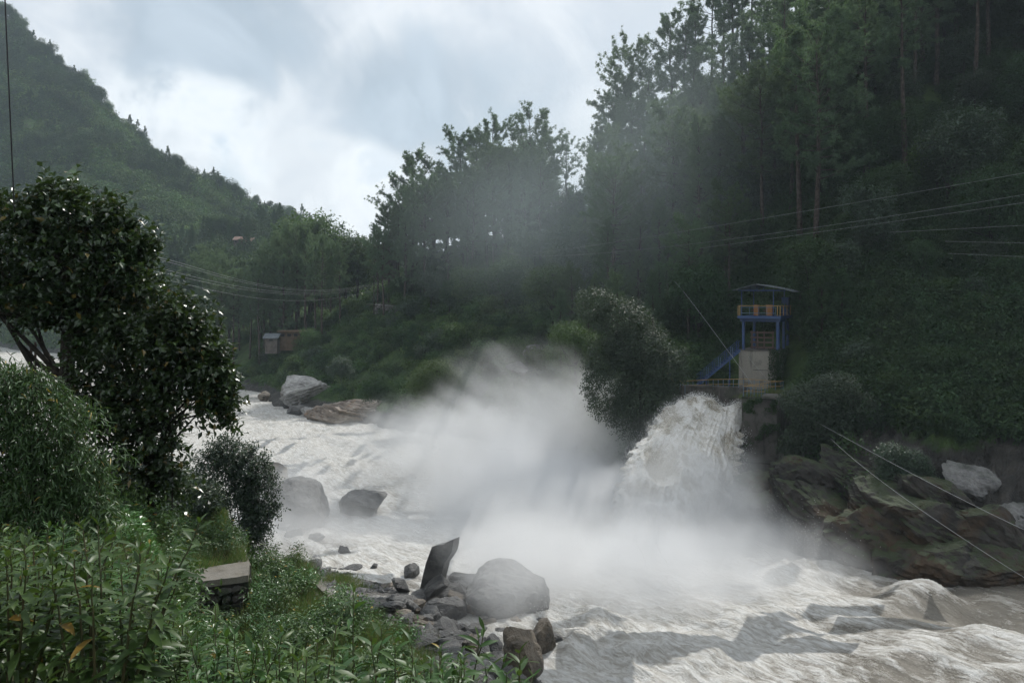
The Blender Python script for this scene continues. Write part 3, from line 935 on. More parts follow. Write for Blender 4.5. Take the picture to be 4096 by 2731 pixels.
def mist_grid(name, lo, hi, res, lobes, amp, label, aniso=.4, col=(.97, .975, .98)):
    """the dense spray cloud: a grid of densities, worked out in the place itself"""
    m, t = new_mat(name + ' volume')
    at = t.n('ShaderNodeAttribute', attribute_name='density').outputs['Fac']
    v = t.n('ShaderNodeVolumePrincipled', {'Color': (*col, 1), 'Density': t.m('MULTIPLY', at, amp), 'Anisotropy': aniso})
    v.inputs['Density Attribute'].default_value = ''
    t.n('ShaderNodeOutputMaterial', {'Volume': v.outputs[0]})
    ng = bpy.data.node_groups.new(name, 'GeometryNodeTree')
    g = NT(ng)
    ng.interface.new_socket('Geometry', in_out='INPUT', socket_type='NodeSocketGeometry')
    ng.interface.new_socket('Geometry', in_out='OUTPUT', socket_type='NodeSocketGeometry')
    g.n('NodeGroupInput')
    pos = g.n('GeometryNodeInputPosition').outputs[0]
    w1 = g.vm('SCALE', g.vm('SUBTRACT', g.noise(pos, .045, 3, .55, out=1), (.5, .5, .5)), scale=13.0)
    w2 = g.vm('SCALE', g.vm('SUBTRACT', g.noise(pos, .16, 3, .6, out=1), (.5, .5, .5)), scale=5.0)
    wpos = g.vm('ADD', pos, g.vm('ADD', w1, w2))
    dens = lobes_density(g, pos, wpos, lobes)
    # strands drawn out along the blast, from the foot of the fall up and to the left
    rp = g.n('ShaderNodeVectorRotate', {'Vector': g.vm('ADD', pos, w2), 'Angle': radians(-32)}, rotation_type='Y_AXIS').outputs[0]
    n1 = g.noise(g.vm('MULTIPLY', rp, (.36, .8, 1.7)), .26, 7, .66, .5)
    n2 = g.noise(g.vm('MULTIPLY', pos, (.8, .8, 1.2)), .10, 4, .55, .4)
    dd = g.m('MINIMUM', dens, 1.6)
    e = g.m('ADD', g.m('MULTIPLY', n1, .78), g.m('ADD', g.m('MULTIPLY', n2, .22), g.m('MULTIPLY', dd, .23)))
    f = g.ss(e, .46, .72)
    out = g.m('MULTIPLY', dd, f)
    # thin out the last wisps so that the body closes inside its box
    sep = g.n('ShaderNodeSeparateXYZ', {0: pos}).outputs
    top = g.m('SUBTRACT', 1.0, g.ss(sep[2], hi[2] - 3.0, hi[2] - .3))
    out = g.m('MULTIPLY', out, top)
    out = g.m('MULTIPLY', g.m('GREATER_THAN', out, .004), out)
    vc = g.n('GeometryNodeVolumeCube', {'Density': out, 'Background': 0.0, 'Min': lo, 'Max': hi, 'Resolution X': res[0], 'Resolution Y': res[1], 'Resolution Z': res[2]})
    sm = g.n('GeometryNodeSetMaterial', {'Geometry': vc.outputs[0], 'Material': m})
    go = g.n('NodeGroupOutput', {0: sm.outputs[0]})
    me = Bag().box(lo, hi).mesh(name)
    o = obj(name, me, m, kind='stuff', label=label, cat='mist')
    md = o.modifiers.new('density', 'NODES'); md.node_group = ng
    return o


MIST = [
    (P(700, 540, 64), (9, 7, 5.0), 1.7),
    (P(660, 515, 68), (9, 7, 5.2), 1.3),
    (P(620, 540, 68), (12, 10, 5.6), 1.5),
    (P(560, 520, 72), (14, 13, 6.4), 1.5),
    (P(490, 505, 76), (14, 15, 6.0), 1.3),
    (P(560, 468, 80), (12, 12, 6.6), .8),
    (P(500, 445, 86), (14, 13, 7.0), .65),
    (P(522, 390, 88), (12, 9, 6.4), .52),
    (P(425, 432, 92), (15, 14, 6.4), .65),
    (P(600, 425, 84), (9, 9, 7.0), .42),
    (P(640, 455, 80), (7, 7, 5.0), .5),
    (P(690, 440, 75.5), (5, 3.5, 3.6), .55),
    (P(662, 475, 71), (5.5, 4, 4.0), .9),
    (P(715, 485, 70), (5, 3.5, 3.6), .8),
    (P(560, 400, 86), (9, 8, 6.0), .30),
    (P(400, 490, 88), (14, 20, 4.4), .7),
    (P(785, 555, 61), (9, 5, 3.8), 1.1),
    (P(825, 570, 58), (8, 4, 3.2), 1.0),
    (P(690, 590, 55), (15, 8, 3.6), 1.1),
    (P(580, 575, 56), (14, 9, 4.4), 1.1),
    (P(495, 560, 54), (8, 7, 4.2), .8),
    (P(505, 570, 46.5), (7, 3.4, 3.8), 1.3),
    (P(640, 560, 57), (13, 7, 5.5), 1.4),
    (P(400, 535, 66), (13, 11, 4.0), .7),
    (P(300, 505, 70), (10, 12, 5.0), .9),
    (P(300, 455, 100), (14, 20, 3.6), .32),
]
mist_grid('mist', (-42.0, 40.0, -.9), (42.0, 126.0, 17.5), (270, 210, 76), MIST, .19, 'white spray cloud drifting upstream from the foot of the waterfall')
VEIL = [
    (P(600, 215, 125), (34, 44, 26), 1.0),
    (P(480, 225, 140), (24, 44, 18), .7),
    (P(690, 120, 130), (24, 36, 26), .8),
]
mist_box('mist_veil', (-60, 50, -.8), (66, 215, 84), VEIL, .0046, 'thin veil of drifting spray in front of the pine hill', lo_t=.10, hi_t=.85, col=(.80, .92, .96), nscale=.028, detail=1, steps=4.0)

hz = Bag().box((-1100, -70, -4), (1100, 1700, 420))
hm, ht = new_mat('haze volume')
hv = ht.n('ShaderNodeVolumePrincipled', {'Color': (.74, .89, 1.0, 1), 'Density': .00020, 'Anisotropy': .2})
ht.n('ShaderNodeOutputMaterial', {'Volume': hv.outputs[0]})
obj('haze', hz.mesh('haze'), hm, kind='stuff')
# ------------------------------------------------------------------ rocks
def rock_mesh(name, seed, size, sub=4, facets=11, rough=.09, strata=None, soft=.05, dip=(.3, .15, 1.0), step=.22, flat_top=None):
    """one boulder: a body cut by random planes, then weathered. size = (x, y, z) extents in metres, base at z=0"""
    r_ = np.random.default_rng(seed)
    import bmesh
    bm = bmesh.new()
    bmesh.ops.create_icosphere(bm, subdivisions=sub, radius=1)
    V = np.array([v.co[:] for v in bm.verts]); Fc = np.array([[v.index for v in f.verts] for f in bm.faces])
    bm.free()
    n = unit(r_.normal(size=(facets, 3)))
    h = r_.uniform(.62, 1.0, facets)
    dots = V @ n.T
    rad = np.where(dots > .05, h[None] / np.maximum(dots, .05), 9.0)
    k = 1.0 / soft
    rr = -np.log(np.exp(-k * np.minimum(rad, 2.2)).sum(1) + math.exp(-k * 1.25)) / k
    Pn = V * rr[:, None]
    Pn = Pn / np.array([np.ptp(Pn[:, 0]), np.ptp(Pn[:, 1]), np.ptp(Pn[:, 2])])
    for _ in range(facets + 6):      # clean breaks
        q = unit(r_.normal(size=3)[None])[0]
        e = (Pn @ q).max() * r_.uniform(.60, .92)
        Pn = Pn - np.clip(Pn @ q - e, 0, None)[:, None] * q * .93
    Pn = Pn / np.array([np.ptp(Pn[:, 0]), np.ptp(Pn[:, 1]), np.ptp(Pn[:, 2])])
    W = Pn * np.array(size)
    sc = max(size)
    W = W + V * (fbm(W / (sc * .35) + seed, 4, seed + 3, ridged=True)[:, None] * rough * sc * .35)
    W = W + V * (fbm(W / (sc * .22) + seed, 4, seed)[:, None] * rough * sc * .5)
    W = W + V * (fbm(W / (sc * .06) + seed, 3, seed + 5)[:, None] * rough * sc * .14)
    if strata:
        dn = unit(np.array(dip)[None])[0]
        q = (W @ dn) / step + fbm(W / (sc * .3) + seed, 3, seed + 9) * 1.4
        saw = q - np.floor(q)
        lay = _hash(np.floor(q).astype(int), np.zeros(len(q), int), np.zeros(len(q), int), seed) - .5
        hor = V - (V @ dn)[:, None] * dn
        W = W + hor * ((lay * .9 + (saw - .5) * .5) * strata * sc)[:, None] * 1.1
    W[:, 2] -= W[:, 2].min()
    return mk(name, W, Fc, smooth=False)


def smooth_mesh(me):
    me.polygons.foreach_set('use_smooth', np.ones(len(me.polygons), bool)); return me


def rock(u, vb, w, h, mat, label, name='boulder', cat='boulder', depth=1.0, seed=0, rz=None, zb=None, sink=.18, tilt=(0, 0), group=None, d=None, **kw):
    """boulder whose foot stands where pixel (u, vb) meets the ground or the water; w, h its width and height in photo pixels"""
    if d is None:
        g = hit(u, vb, 20, 400)
        if g[2] < 0.0 or zb is not None:
            zz = 0.0 if zb is None else zb
            dd = (EYE - zz) * F / (vb - HOR)
            g = np.array([(u - 512) / F * dd, dd, zz])
    else:
        g = np.array([(u - 512) / F * d, d, EYE + (HOR - vb) / F * d])
    dd = g[1]
    W, Hh = w * dd / F, h * dd / F
    Hh = Hh * (1 + sink) * 1.02
    dep = W * depth
    me = rock_mesh(name, seed, (W, dep, Hh), **kw)
    o = obj(name, me, M[mat], label=label, cat=cat, group=group)
    o.location = (g[0], g[1] + dep * .35, g[2] - Hh * sink)
    o.rotation_euler = (tilt[0], tilt[1], 0 if rz is None else rz)
    return o


def build_boulders():
    B = 'boulders on the near shore'
    R = [  # u, vbase, w, h, mat, label, kw
        (244, 458, 15, 10, 'rock_tan', 'small tan boulder farthest upstream, half under the river behind the glossy bush', {}),
        (252, 470, 10, 9, 'rock_tan', 'small tan boulder in the foam between the farther small one and the peaked tan one', {}),
        (271, 486, 31, 21, 'rock_tan', 'peaked tan boulder leaning on the big grey block at the river edge', dict(facets=9, depth=1.0)),
        (262, 496, 18, 17, 'rock_wet', 'grey boulder wedged to the left of the big grey block in the mist', {}),
        (295, 528, 68, 46, 'rock_wet', 'house sized square grey block standing in the misty river', dict(facets=10, depth=.8, sub=5)),
        (356, 518, 47, 24, 'rock_wet', 'low two humped boulder alone in the misty river', dict(facets=12)),
        (284, 531, 17, 8, 'rock_wet', 'flat wet stone in front of the house sized grey block', {}),
        (295, 538, 20, 9, 'rock_wet', 'rounded wet stone nearest the shore below the grey block', {}),
        (316, 541, 16, 7, 'rock_wet', 'low wet stone at the shore right of the grey block', {}),
        (343, 556, 15, 9, 'rock_wet', 'pale hump of rock at the misty upper end of the gravel', {}),
        (314, 571, 14, 14, 'rock_pale', 'glistening white boulder at the tip of the grass terrace', dict(facets=14)),
        (326, 575, 9, 8, 'rock_pale', 'small pale stone beside the glistening white boulder', {}),
        (374, 571, 7, 7, 'rock_wet', 'small pointed stone on the rim of the gravel bank', {}),
        (352, 572, 22, 6, 'rock_wet', 'flat slab sunk in silt in the middle of the gravel bank', {}),
        (399, 594, 19, 14, 'rock_wet', 'dark rounded boulder ending the rim of the gravel bank', dict(facets=14)),
        (410, 579, 15, 14, 'rock_wet', 'grey pointed boulder in the mist left of the standing slab', dict(facets=7)),
        (433, 603, 30, 24, 'rock_wet', 'broken dark block hiding the foot of the standing slab', dict(facets=8)),
        (455, 604, 26, 17, 'rock_wet', 'dark wedge between the standing slab and the domed boulder', dict(facets=7)),
        (437, 593, 36, 12, 'rock_wet', 'flat topped slab below the standing slab', dict(facets=8, strata=.06)),
        (466, 592, 54, 17, 'rock_wet', 'long low ledge in the mist under the domed boulder', dict(facets=12, strata=.05, depth=.5)),
        (497, 600, 27, 16, 'rock_wet', 'angular dark block above the large dark boulder', dict(facets=7)),
        (480, 600, 9, 16, 'rock_wet', 'narrow spike of rock beside the angular dark block', dict(facets=6)),
        (502, 622, 43, 29, 'rock_wet', 'large dark boulder near the churning water', dict(facets=9, sub=5)),
        (456, 607, 20, 14, 'rock_tan', 'tan cracked boulder behind the long dark rounded one', dict(strata=.05)),
        (428, 603, 20, 8, 'rock_tan', 'flat brownish slab left of the tan cracked boulder', {}),
        (435, 611, 20, 8, 'rock_wet', 'low grey hump above the long dark rounded boulder', {}),
        (451, 623, 41, 19, 'rock_wet', 'long dark rounded boulder in the middle of the pile', dict(facets=13, sub=5)),
        (409, 614, 11, 12, 'rock_wet', 'black ragged stone standing up from the gravel', dict(facets=7)),
        (417, 614, 7, 6, 'rock_tan', 'small brown stone leaning on the black ragged one', {}),
        (392, 613, 26, 9, 'rock_wet', 'flat tilted slab between gravel rim and black ragged stone', dict(strata=.06, depth=.6)),
        (394, 603, 20, 7, 'rock_wet', 'thin flat slab just under the dark rounded boulder of the rim', dict(strata=.06, depth=.6)),
        (474, 617, 16, 17, 'rock_tan', 'tan boulder squeezed between the two biggest dark ones', {}),
        (486, 630, 17, 11, 'rock_tan', 'brown rounded stone under the large dark boulder', {}),
        (514, 632, 20, 11, 'rock_tan', 'ochre boulder below the right end of the large dark boulder', {}),
        (502, 638, 20, 10, 'rock_wet', 'dark flat stone between the ochre boulder and the front block', {}),
        (543, 655, 32, 34, 'rock_tan', 'sloping brown slab running down into the churning water', dict(facets=7, sub=5, depth=.9)),
        (556, 645, 15, 11, 'rock_wet', 'dark rock awash beyond the sloping brown slab', {}),
        (528, 611, 17, 9, 'rock_wet', 'grey rock awash at the upper end of the churn', {}),
        (415, 624, 24, 7, 'rock_tan', 'flat rusty slab lying on the open gravel', dict(depth=.5)),
        (426, 620, 7, 5, 'rock_wet', 'small dark stone right of the flat rusty slab', {}),
        (471, 657, 18, 21, 'rock_tan', 'egg shaped tan boulder over the dark hollow', dict(facets=14)),
        (492, 655, 20, 18, 'rock_wet', 'dark square boulder between the tan egg and the front block', dict(facets=8)),
        (461, 633, 14, 8, 'rock_wet', 'layered slab at the top of the nearest pile', dict(strata=.08)),
        (480, 635, 23, 9, 'rock_wet', 'broad layered slab lying across the nearest pile', dict(strata=.08, depth=.6)),
        (508, 640, 14, 8, 'rock_wet', 'small dark stone on the shoulder of the front block', {}),
        (463, 654, 6, 4, 'rock_pale', 'pale pebble left of the tan egg shaped boulder', {}),
        (466, 662, 11, 7, 'rock_wet', 'grey stone below the pale pebble', {}),
        (480, 684, 32, 22, 'rock_pale', 'pale grey slab at the lower edge behind the leafy stems', dict(facets=9)),
        (523, 684, 40, 51, 'rock_tan', 'big undercut brown boulder, dark and wet on top, nearest the water', dict(facets=8, sub=5, depth=.9)),
        (449, 640, 15, 7, 'rock_wet', 'dark stone on the gravel behind the tall leafy stem', {}),
        (540, 628, 14, 8, 'rock_wet', 'brown rock awash above the sloping slab', {}),
    ]
    for i, (u, vb, w, h, mat, lab, kw) in enumerate(R):
        nm = 'boulder' if 'boulder' in lab or 'block' in lab else ('rock_slab' if 'slab' in lab or 'ledge' in lab else 'stone')
        kw.setdefault('sub', 4)
        rock(u, vb, w, h, mat, lab, name=nm, cat='boulder' if nm == 'boulder' else ('slab' if nm == 'rock_slab' else 'stone'), seed=100 + i, group=B, **kw)
    # the great domed boulder
    me = rock_mesh('domed_boulder', 7, (5.5, 4.6, 3.4), sub=5, facets=4, soft=.10, rough=.15, strata=.02, step=.5, dip=(.4, -.2, .9))
    o = obj('boulder', me, M['rock_wet'], label='huge domed boulder behind the standing slab, mist drifting over its back', cat='boulder', group=B)
    o.location = (P(490, 600, 51)[0], 51.6, -.7); o.rotation_euler = (0, .16, 0)
    # the leaning slab that stands on end
    d = 53.5
    out = [(423, 574), (426, 562), (432, 546), (437, 544.6), (443.5, 543.6), (447, 541), (453.7, 538.6), (453, 545), (451.4, 552), (448, 557.5), (444, 563), (438, 588), (420, 588)]
    Vf = np.array([P(u, v, d) for u, v in out]); Vb = Vf + np.array([.35, .75, -.05])
    Vf[:, 1] += fbm(Vf * 1.3, 3, 4) * .12
    n = len(out)
    b = Bag().add(np.concatenate([Vf, Vb]), Q=[(i, (i + 1) % n, n + (i + 1) % n, n + i) for i in range(n)],
                  T=[(0, i + 1, i) for i in range(1, n - 1)] + [(n, n + i, n + i + 1) for i in range(1, n - 1)])
    me = b.mesh('standing_slab')
    o = obj('standing_slab', me, M['rock_wet'], label='tall jagged slab of rock standing on end in the mist', cat='slab')
    # rubble filling the pile
    fill = [rock_mesh('stone', 900 + k, (1, .85, .7), sub=3, facets=6 + k % 4, strata=.05 if k % 3 == 0 else None, step=.12) for k in range(8)]
    for k, me_ in enumerate(fill): me_.materials.append(M['rock_tan' if k in (2, 5) else 'rock_wet'])
    k = 0
    while k < 250:
        u = rng.uniform(378, 560); v = rng.uniform(572, 690)
        lim = np.interp(v, [572, 600, 640, 690], [400, 470, 545, 560])
        if u > lim + 6 or u < np.interp(v, [572, 690], [378, 440]): continue
        g = hit(u, v, 24, 70)
        if g[2] < -.35: continue
        s_ = .35 + rng.random() ** 1.7 * 1.35
        o = bpy.data.objects.new('stone', fill[int(rng.integers(8))]); COL.objects.link(o)
        o['label'] = 'wet stone in the rubble between the big boulders'; o['category'] = 'stone'; o['group'] = 'rubble stones of the pile'
        o.location = (g[0], g[1], g[2] - .22 * s_); o.scale = (s_, s_ * rng.uniform(.7, 1.1), s_ * rng.uniform(.6, 1.0)); o.rotation_euler = (rng.uniform(-.3, .3), rng.uniform(-.3, .3), rng.uniform(0, 6.28))
        k += 1
    # pebbles and small stones scattered over the bank, nobody could count them
    bag = Bag()
    base = rock_mesh('tmp', 3, (1, 1, .6), sub=1, facets=8); base2 = rock_mesh('tmp', 9, (1, .8, .45), sub=1, facets=7)
    sets = []
    for me_ in (base, base2):
        v = np.empty(len(me_.vertices) * 3); me_.vertices.foreach_get('co', v)
        f = np.array([p.vertices[:] for p in me_.polygons]); sets.append((v.reshape(-1, 3), f))
    N = 5200
    u = rng.uniform(285, 575, N); d = rng.uniform(30, 66, N)
    x = (u - 512) / F * d; z = T(x, d)
    cl = fbm(xyz(x / 2.2, d / 2.2), 3, 91)
    ok = (z > -.25) & (z < 3.7) & (cl > -.15 - .25 * rng.random(N))
    x, d, z, u = x[ok], d[ok], z[ok], u[ok]
    for k in range(len(x)):
        v, f = sets[k % 2]
        s = .09 + rng.random() ** 3 * .55
        a = rng.random() * 6.28
        R_ = np.array([[cos(a), -sin(a), 0], [sin(a), cos(a), 0], [0, 0, 1]])
        w = (v @ R_.T) * s * rng.uniform(.7, 1.2, 3) + np.array([x[k], d[k], z[k] - s * .15])
        bag.add(w, T=f)
    obj('pebbles', bag.mesh('pebbles'), M['rock_wet'], kind='stuff', label='wet pebbles and broken stones strewn over the gravel bank', cat='pebbles')


build_boulders()


def build_far_rocks():
    G = 'rocks along the far shore'
    def big(name, u, vb, w, h, mat, lab, **kw):
        kw.setdefault('sub', 5)
        return rock(u, vb, w, h, mat, lab, name='rock_outcrop', cat='rock', group=G, sink=.12, **kw)
    big('', 296, 410, 52, 33, 'rock_pale', 'high pale banded rock whose dark undercut edge faces the upstream water', zb=0, seed=301, facets=8, strata=.07, step=.5, dip=(-.35, .1, .9), depth=.8, rough=.07)
    big('', 333, 402, 44, 12, 'rock_pale', 'smooth pale ledge between the high banded rock and the bushes', zb=.8, seed=305, facets=10, strata=.07, step=.4, depth=.7)
    big('', 340, 424, 76, 22, 'rock_rust', 'long low rust streaked slab sloping into the foam below the pale rock', zb=-.1, seed=303, facets=12, strata=.06, step=.35, depth=.5, rough=.06)
    big('', 298, 416, 26, 10, 'rock_wet', 'dark wet foot of rock under the high banded rock', zb=-.1, seed=304, facets=10, depth=.5)
    big('', 309, 418, 20, 10, 'rock_pale', 'small grey block wedged between the pale rock and the rust streaked slab', zb=-.1, seed=306, facets=9)
    big('', 264, 402, 14, 11, 'rock_tan', 'brown rock just upstream of the high banded rock', zb=0, seed=307, facets=9)
    big('', 350, 392, 34, 9, 'rock_pale', 'thin grey ledge half hidden by grass above the smooth pale one', zb=2.0, seed=308, facets=9, strata=.08, step=.4, depth=.6)
    big('', 385, 416, 26, 11, 'rock_rust', 'low brown ledge fading into the mist beside the rust streaked slab', zb=.1, seed=309, facets=10, strata=.06, depth=.6)
    big('', 495, 436, 30, 30, 'rock_pale', 'pale fractured rock face showing through the thin mist', d=116, seed=310, facets=9, strata=.06, step=.5)
    big('', 468, 434, 24, 18, 'rock_pale', 'grey boulder heap left of the pale fractured face in the mist', d=117, seed=311, facets=10)
    big('', 532, 362, 20, 17, 'rock_grey', 'grey boulder among the bushes above the mist', d=122, seed=312, facets=10, sub=4)
    big('', 519, 374, 22, 12, 'rock_grey', 'mossy rock below the grey boulder above the mist', d=118, seed=313, facets=9, sub=4)
    big('', 606, 500, 40, 42, 'rock_grey', 'shaded grey rock at the water left of the waterfall', d=84, seed=314, facets=8, strata=.05)
    big('', 640, 492, 46, 44, 'rock_grey', 'shaded fractured rock against the left edge of the waterfall', d=79, seed=315, facets=8, strata=.05)
    big('', 572, 480, 36, 30, 'rock_grey', 'low shaded rock swallowed by mist left of the waterfall rocks', d=92, seed=316, facets=9)
    # right bank cliff
    C = [   # u, v of the foot, width, height, label, mat, tilt
        (760, 512, 84, 40, 'rock_cliff', 'wet dark rock ledge directly below the concrete pier', .15),
        (748, 540, 76, 46, 'rock_cliff', 'black rock behind the spray at the foot of the pier', .10),
        (806, 506, 96, 44, 'rock_cliff', 'rounded brown rock ledge between pier and banded block', .55),
        (826, 536, 130, 46, 'rock_cliff', 'long dark ledge running down from the pier footing', .60),
        (860, 500, 110, 34, 'rock_cliff', 'upper sloping ledge with a deep crack under it, below the hanging bush', .50),
        (868, 572, 112, 66, 'rock_cliff', 'great banded cliff block, ochre stained near the water, right of the spray', .38),
        (898, 540, 140, 50, 'rock_cliff', 'sloping dark ledge above the great banded block', .48),
        (915, 584, 92, 44, 'rock_cliff', 'dark wedge of rock joining the banded block at the waterline', .20),
        (950, 560, 140, 48, 'rock_cliff', 'dark fissured shoulder above the long overhanging rock', .46),
        (955, 587, 110, 46, 'rock_cliff', 'long overhanging dark rock low at the waterline', .16),
        (1000, 590, 100, 42, 'rock_cliff', 'shaded rock at the waterline where the river leaves the view', .14),
        (1010, 560, 110, 44, 'rock_cliff', 'dark rock above the last waterline rock at the right edge', .40),
        (940, 516, 96, 28, 'rock_cliff', 'mossy ledge below the pale grey slab', .46),
        (978, 500, 66, 30, 'rock_grey', 'smooth grey slab, its lit face coloured pale, in the grass above the dark rocks', .42),  # lit rock face: the light is put into a paler grey
        (1016, 528, 52, 26, 'rock_grey', 'small grey slab downhill of the smooth pale one', .42),
    ]
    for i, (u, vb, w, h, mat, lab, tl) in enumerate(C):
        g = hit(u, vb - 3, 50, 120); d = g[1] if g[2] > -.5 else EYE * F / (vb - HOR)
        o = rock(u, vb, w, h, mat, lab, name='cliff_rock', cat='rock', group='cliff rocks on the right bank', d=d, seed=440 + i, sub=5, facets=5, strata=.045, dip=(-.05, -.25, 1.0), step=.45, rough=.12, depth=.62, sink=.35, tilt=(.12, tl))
        W_ = w * d / F
        o.location.x -= math.sin(tl) * h * d / F * .3; o.location.z += math.sin(tl) * W_ * .05 + .2; o.location.y += W_ * .02
    rock(948, 401, 13, 8, 'rock_grey', 'small lone boulder on the dark wooded slope above the leaning yellow rail', d=86, seed=420, facets=12)
    rock(887, 353, 12, 7, 'rock_grey', 'mossy boulder half hidden behind the young pine', d=92, seed=421, facets=12)
    # broken rock along the upstream far shore
    for i in range(16):
        u = 226 + i * 4.6 + rng.uniform(-2, 2)
        vb = np.interp(u, [220, 300], [385, 391]) + rng.uniform(-3.5, .5)
        rock(u, vb, rng.uniform(3, 7), rng.uniform(2, 4), 'rock_wet' if i % 3 else 'rock_tan', 'small broken rock in the reddish bank along the farthest water', name='stone', cat='stone', zb=.4, seed=500 + i, sub=2, group='broken rocks on the farthest shore')


build_far_rocks()


# ------------------------------------------------------------------ near concrete walls
def prism(bag, poly, z0, z1, M_=None):
    n = len(poly)
    V = np.array([(x, y, z0) for x, y in poly] + [(x, y, z1) for x, y in poly], float)
    if M_ is not None: V = M_(V)
    bag.add(V, Q=[(i, (i + 1) % n, n + (i + 1) % n, n + i) for i in range(n)],
            T=[(0, i + 1, i) for i in range(1, n - 1)] + [(n, n + i, n + i + 1) for i in range(1, n - 1)])
    return bag


def rough_mesh(me, amp, scale, seed=1):
    n = len(me.vertices); v = np.empty(n * 3); me.vertices.foreach_get('co', v); v = v.reshape(-1, 3)
    v += np.stack([fbm(v / scale + 9 * i, 3, seed + i) for i in range(3)], 1) * amp
    me.vertices.foreach_set('co', v.ravel()); me.update(); return me


def grid_prism(bag, a, b, thick, z0, z1, nx=40, nz=10):
    """a subdivided upright wall from a to b with its outer face to the right of a->b"""
    a = np.array(a, float); b = np.array(b, float)
    t = (b - a) / np.linalg.norm(b - a); nrm = np.array([t[1], -t[0]])
    P0 = []
    for off in (0, -thick):
        s = np.linspace(0, 1, nx)[None, :, None] * (b - a) + a + nrm * off
        for zz in (np.linspace(z0, z1, nz) if off == 0 else np.linspace(z1, z0, nz)):
            P0.append(np.concatenate([s[0], np.full((nx, 1), zz)], 1))
    V = np.array(P0).reshape(-1, 3)
    R_ = 2 * nz
    Q = []
    for r in range(R_):
        r2 = (r + 1) % R_
        for i in range(nx - 1):
            Q.append((r * nx + i, r * nx + i + 1, r2 * nx + i + 1, r2 * nx + i))
    ends = []
    for r in range(nz - 1):
        for i in (0, nx - 1):
            q = (r * nx + i, (r + 1) * nx + i, (R_ - 2 - r) * nx + i, (R_ - 1 - r) * nx + i)
            ends.append(q if i == 0 else q[::-1])
    bag.add(V, Q=Q + ends)
    return bag


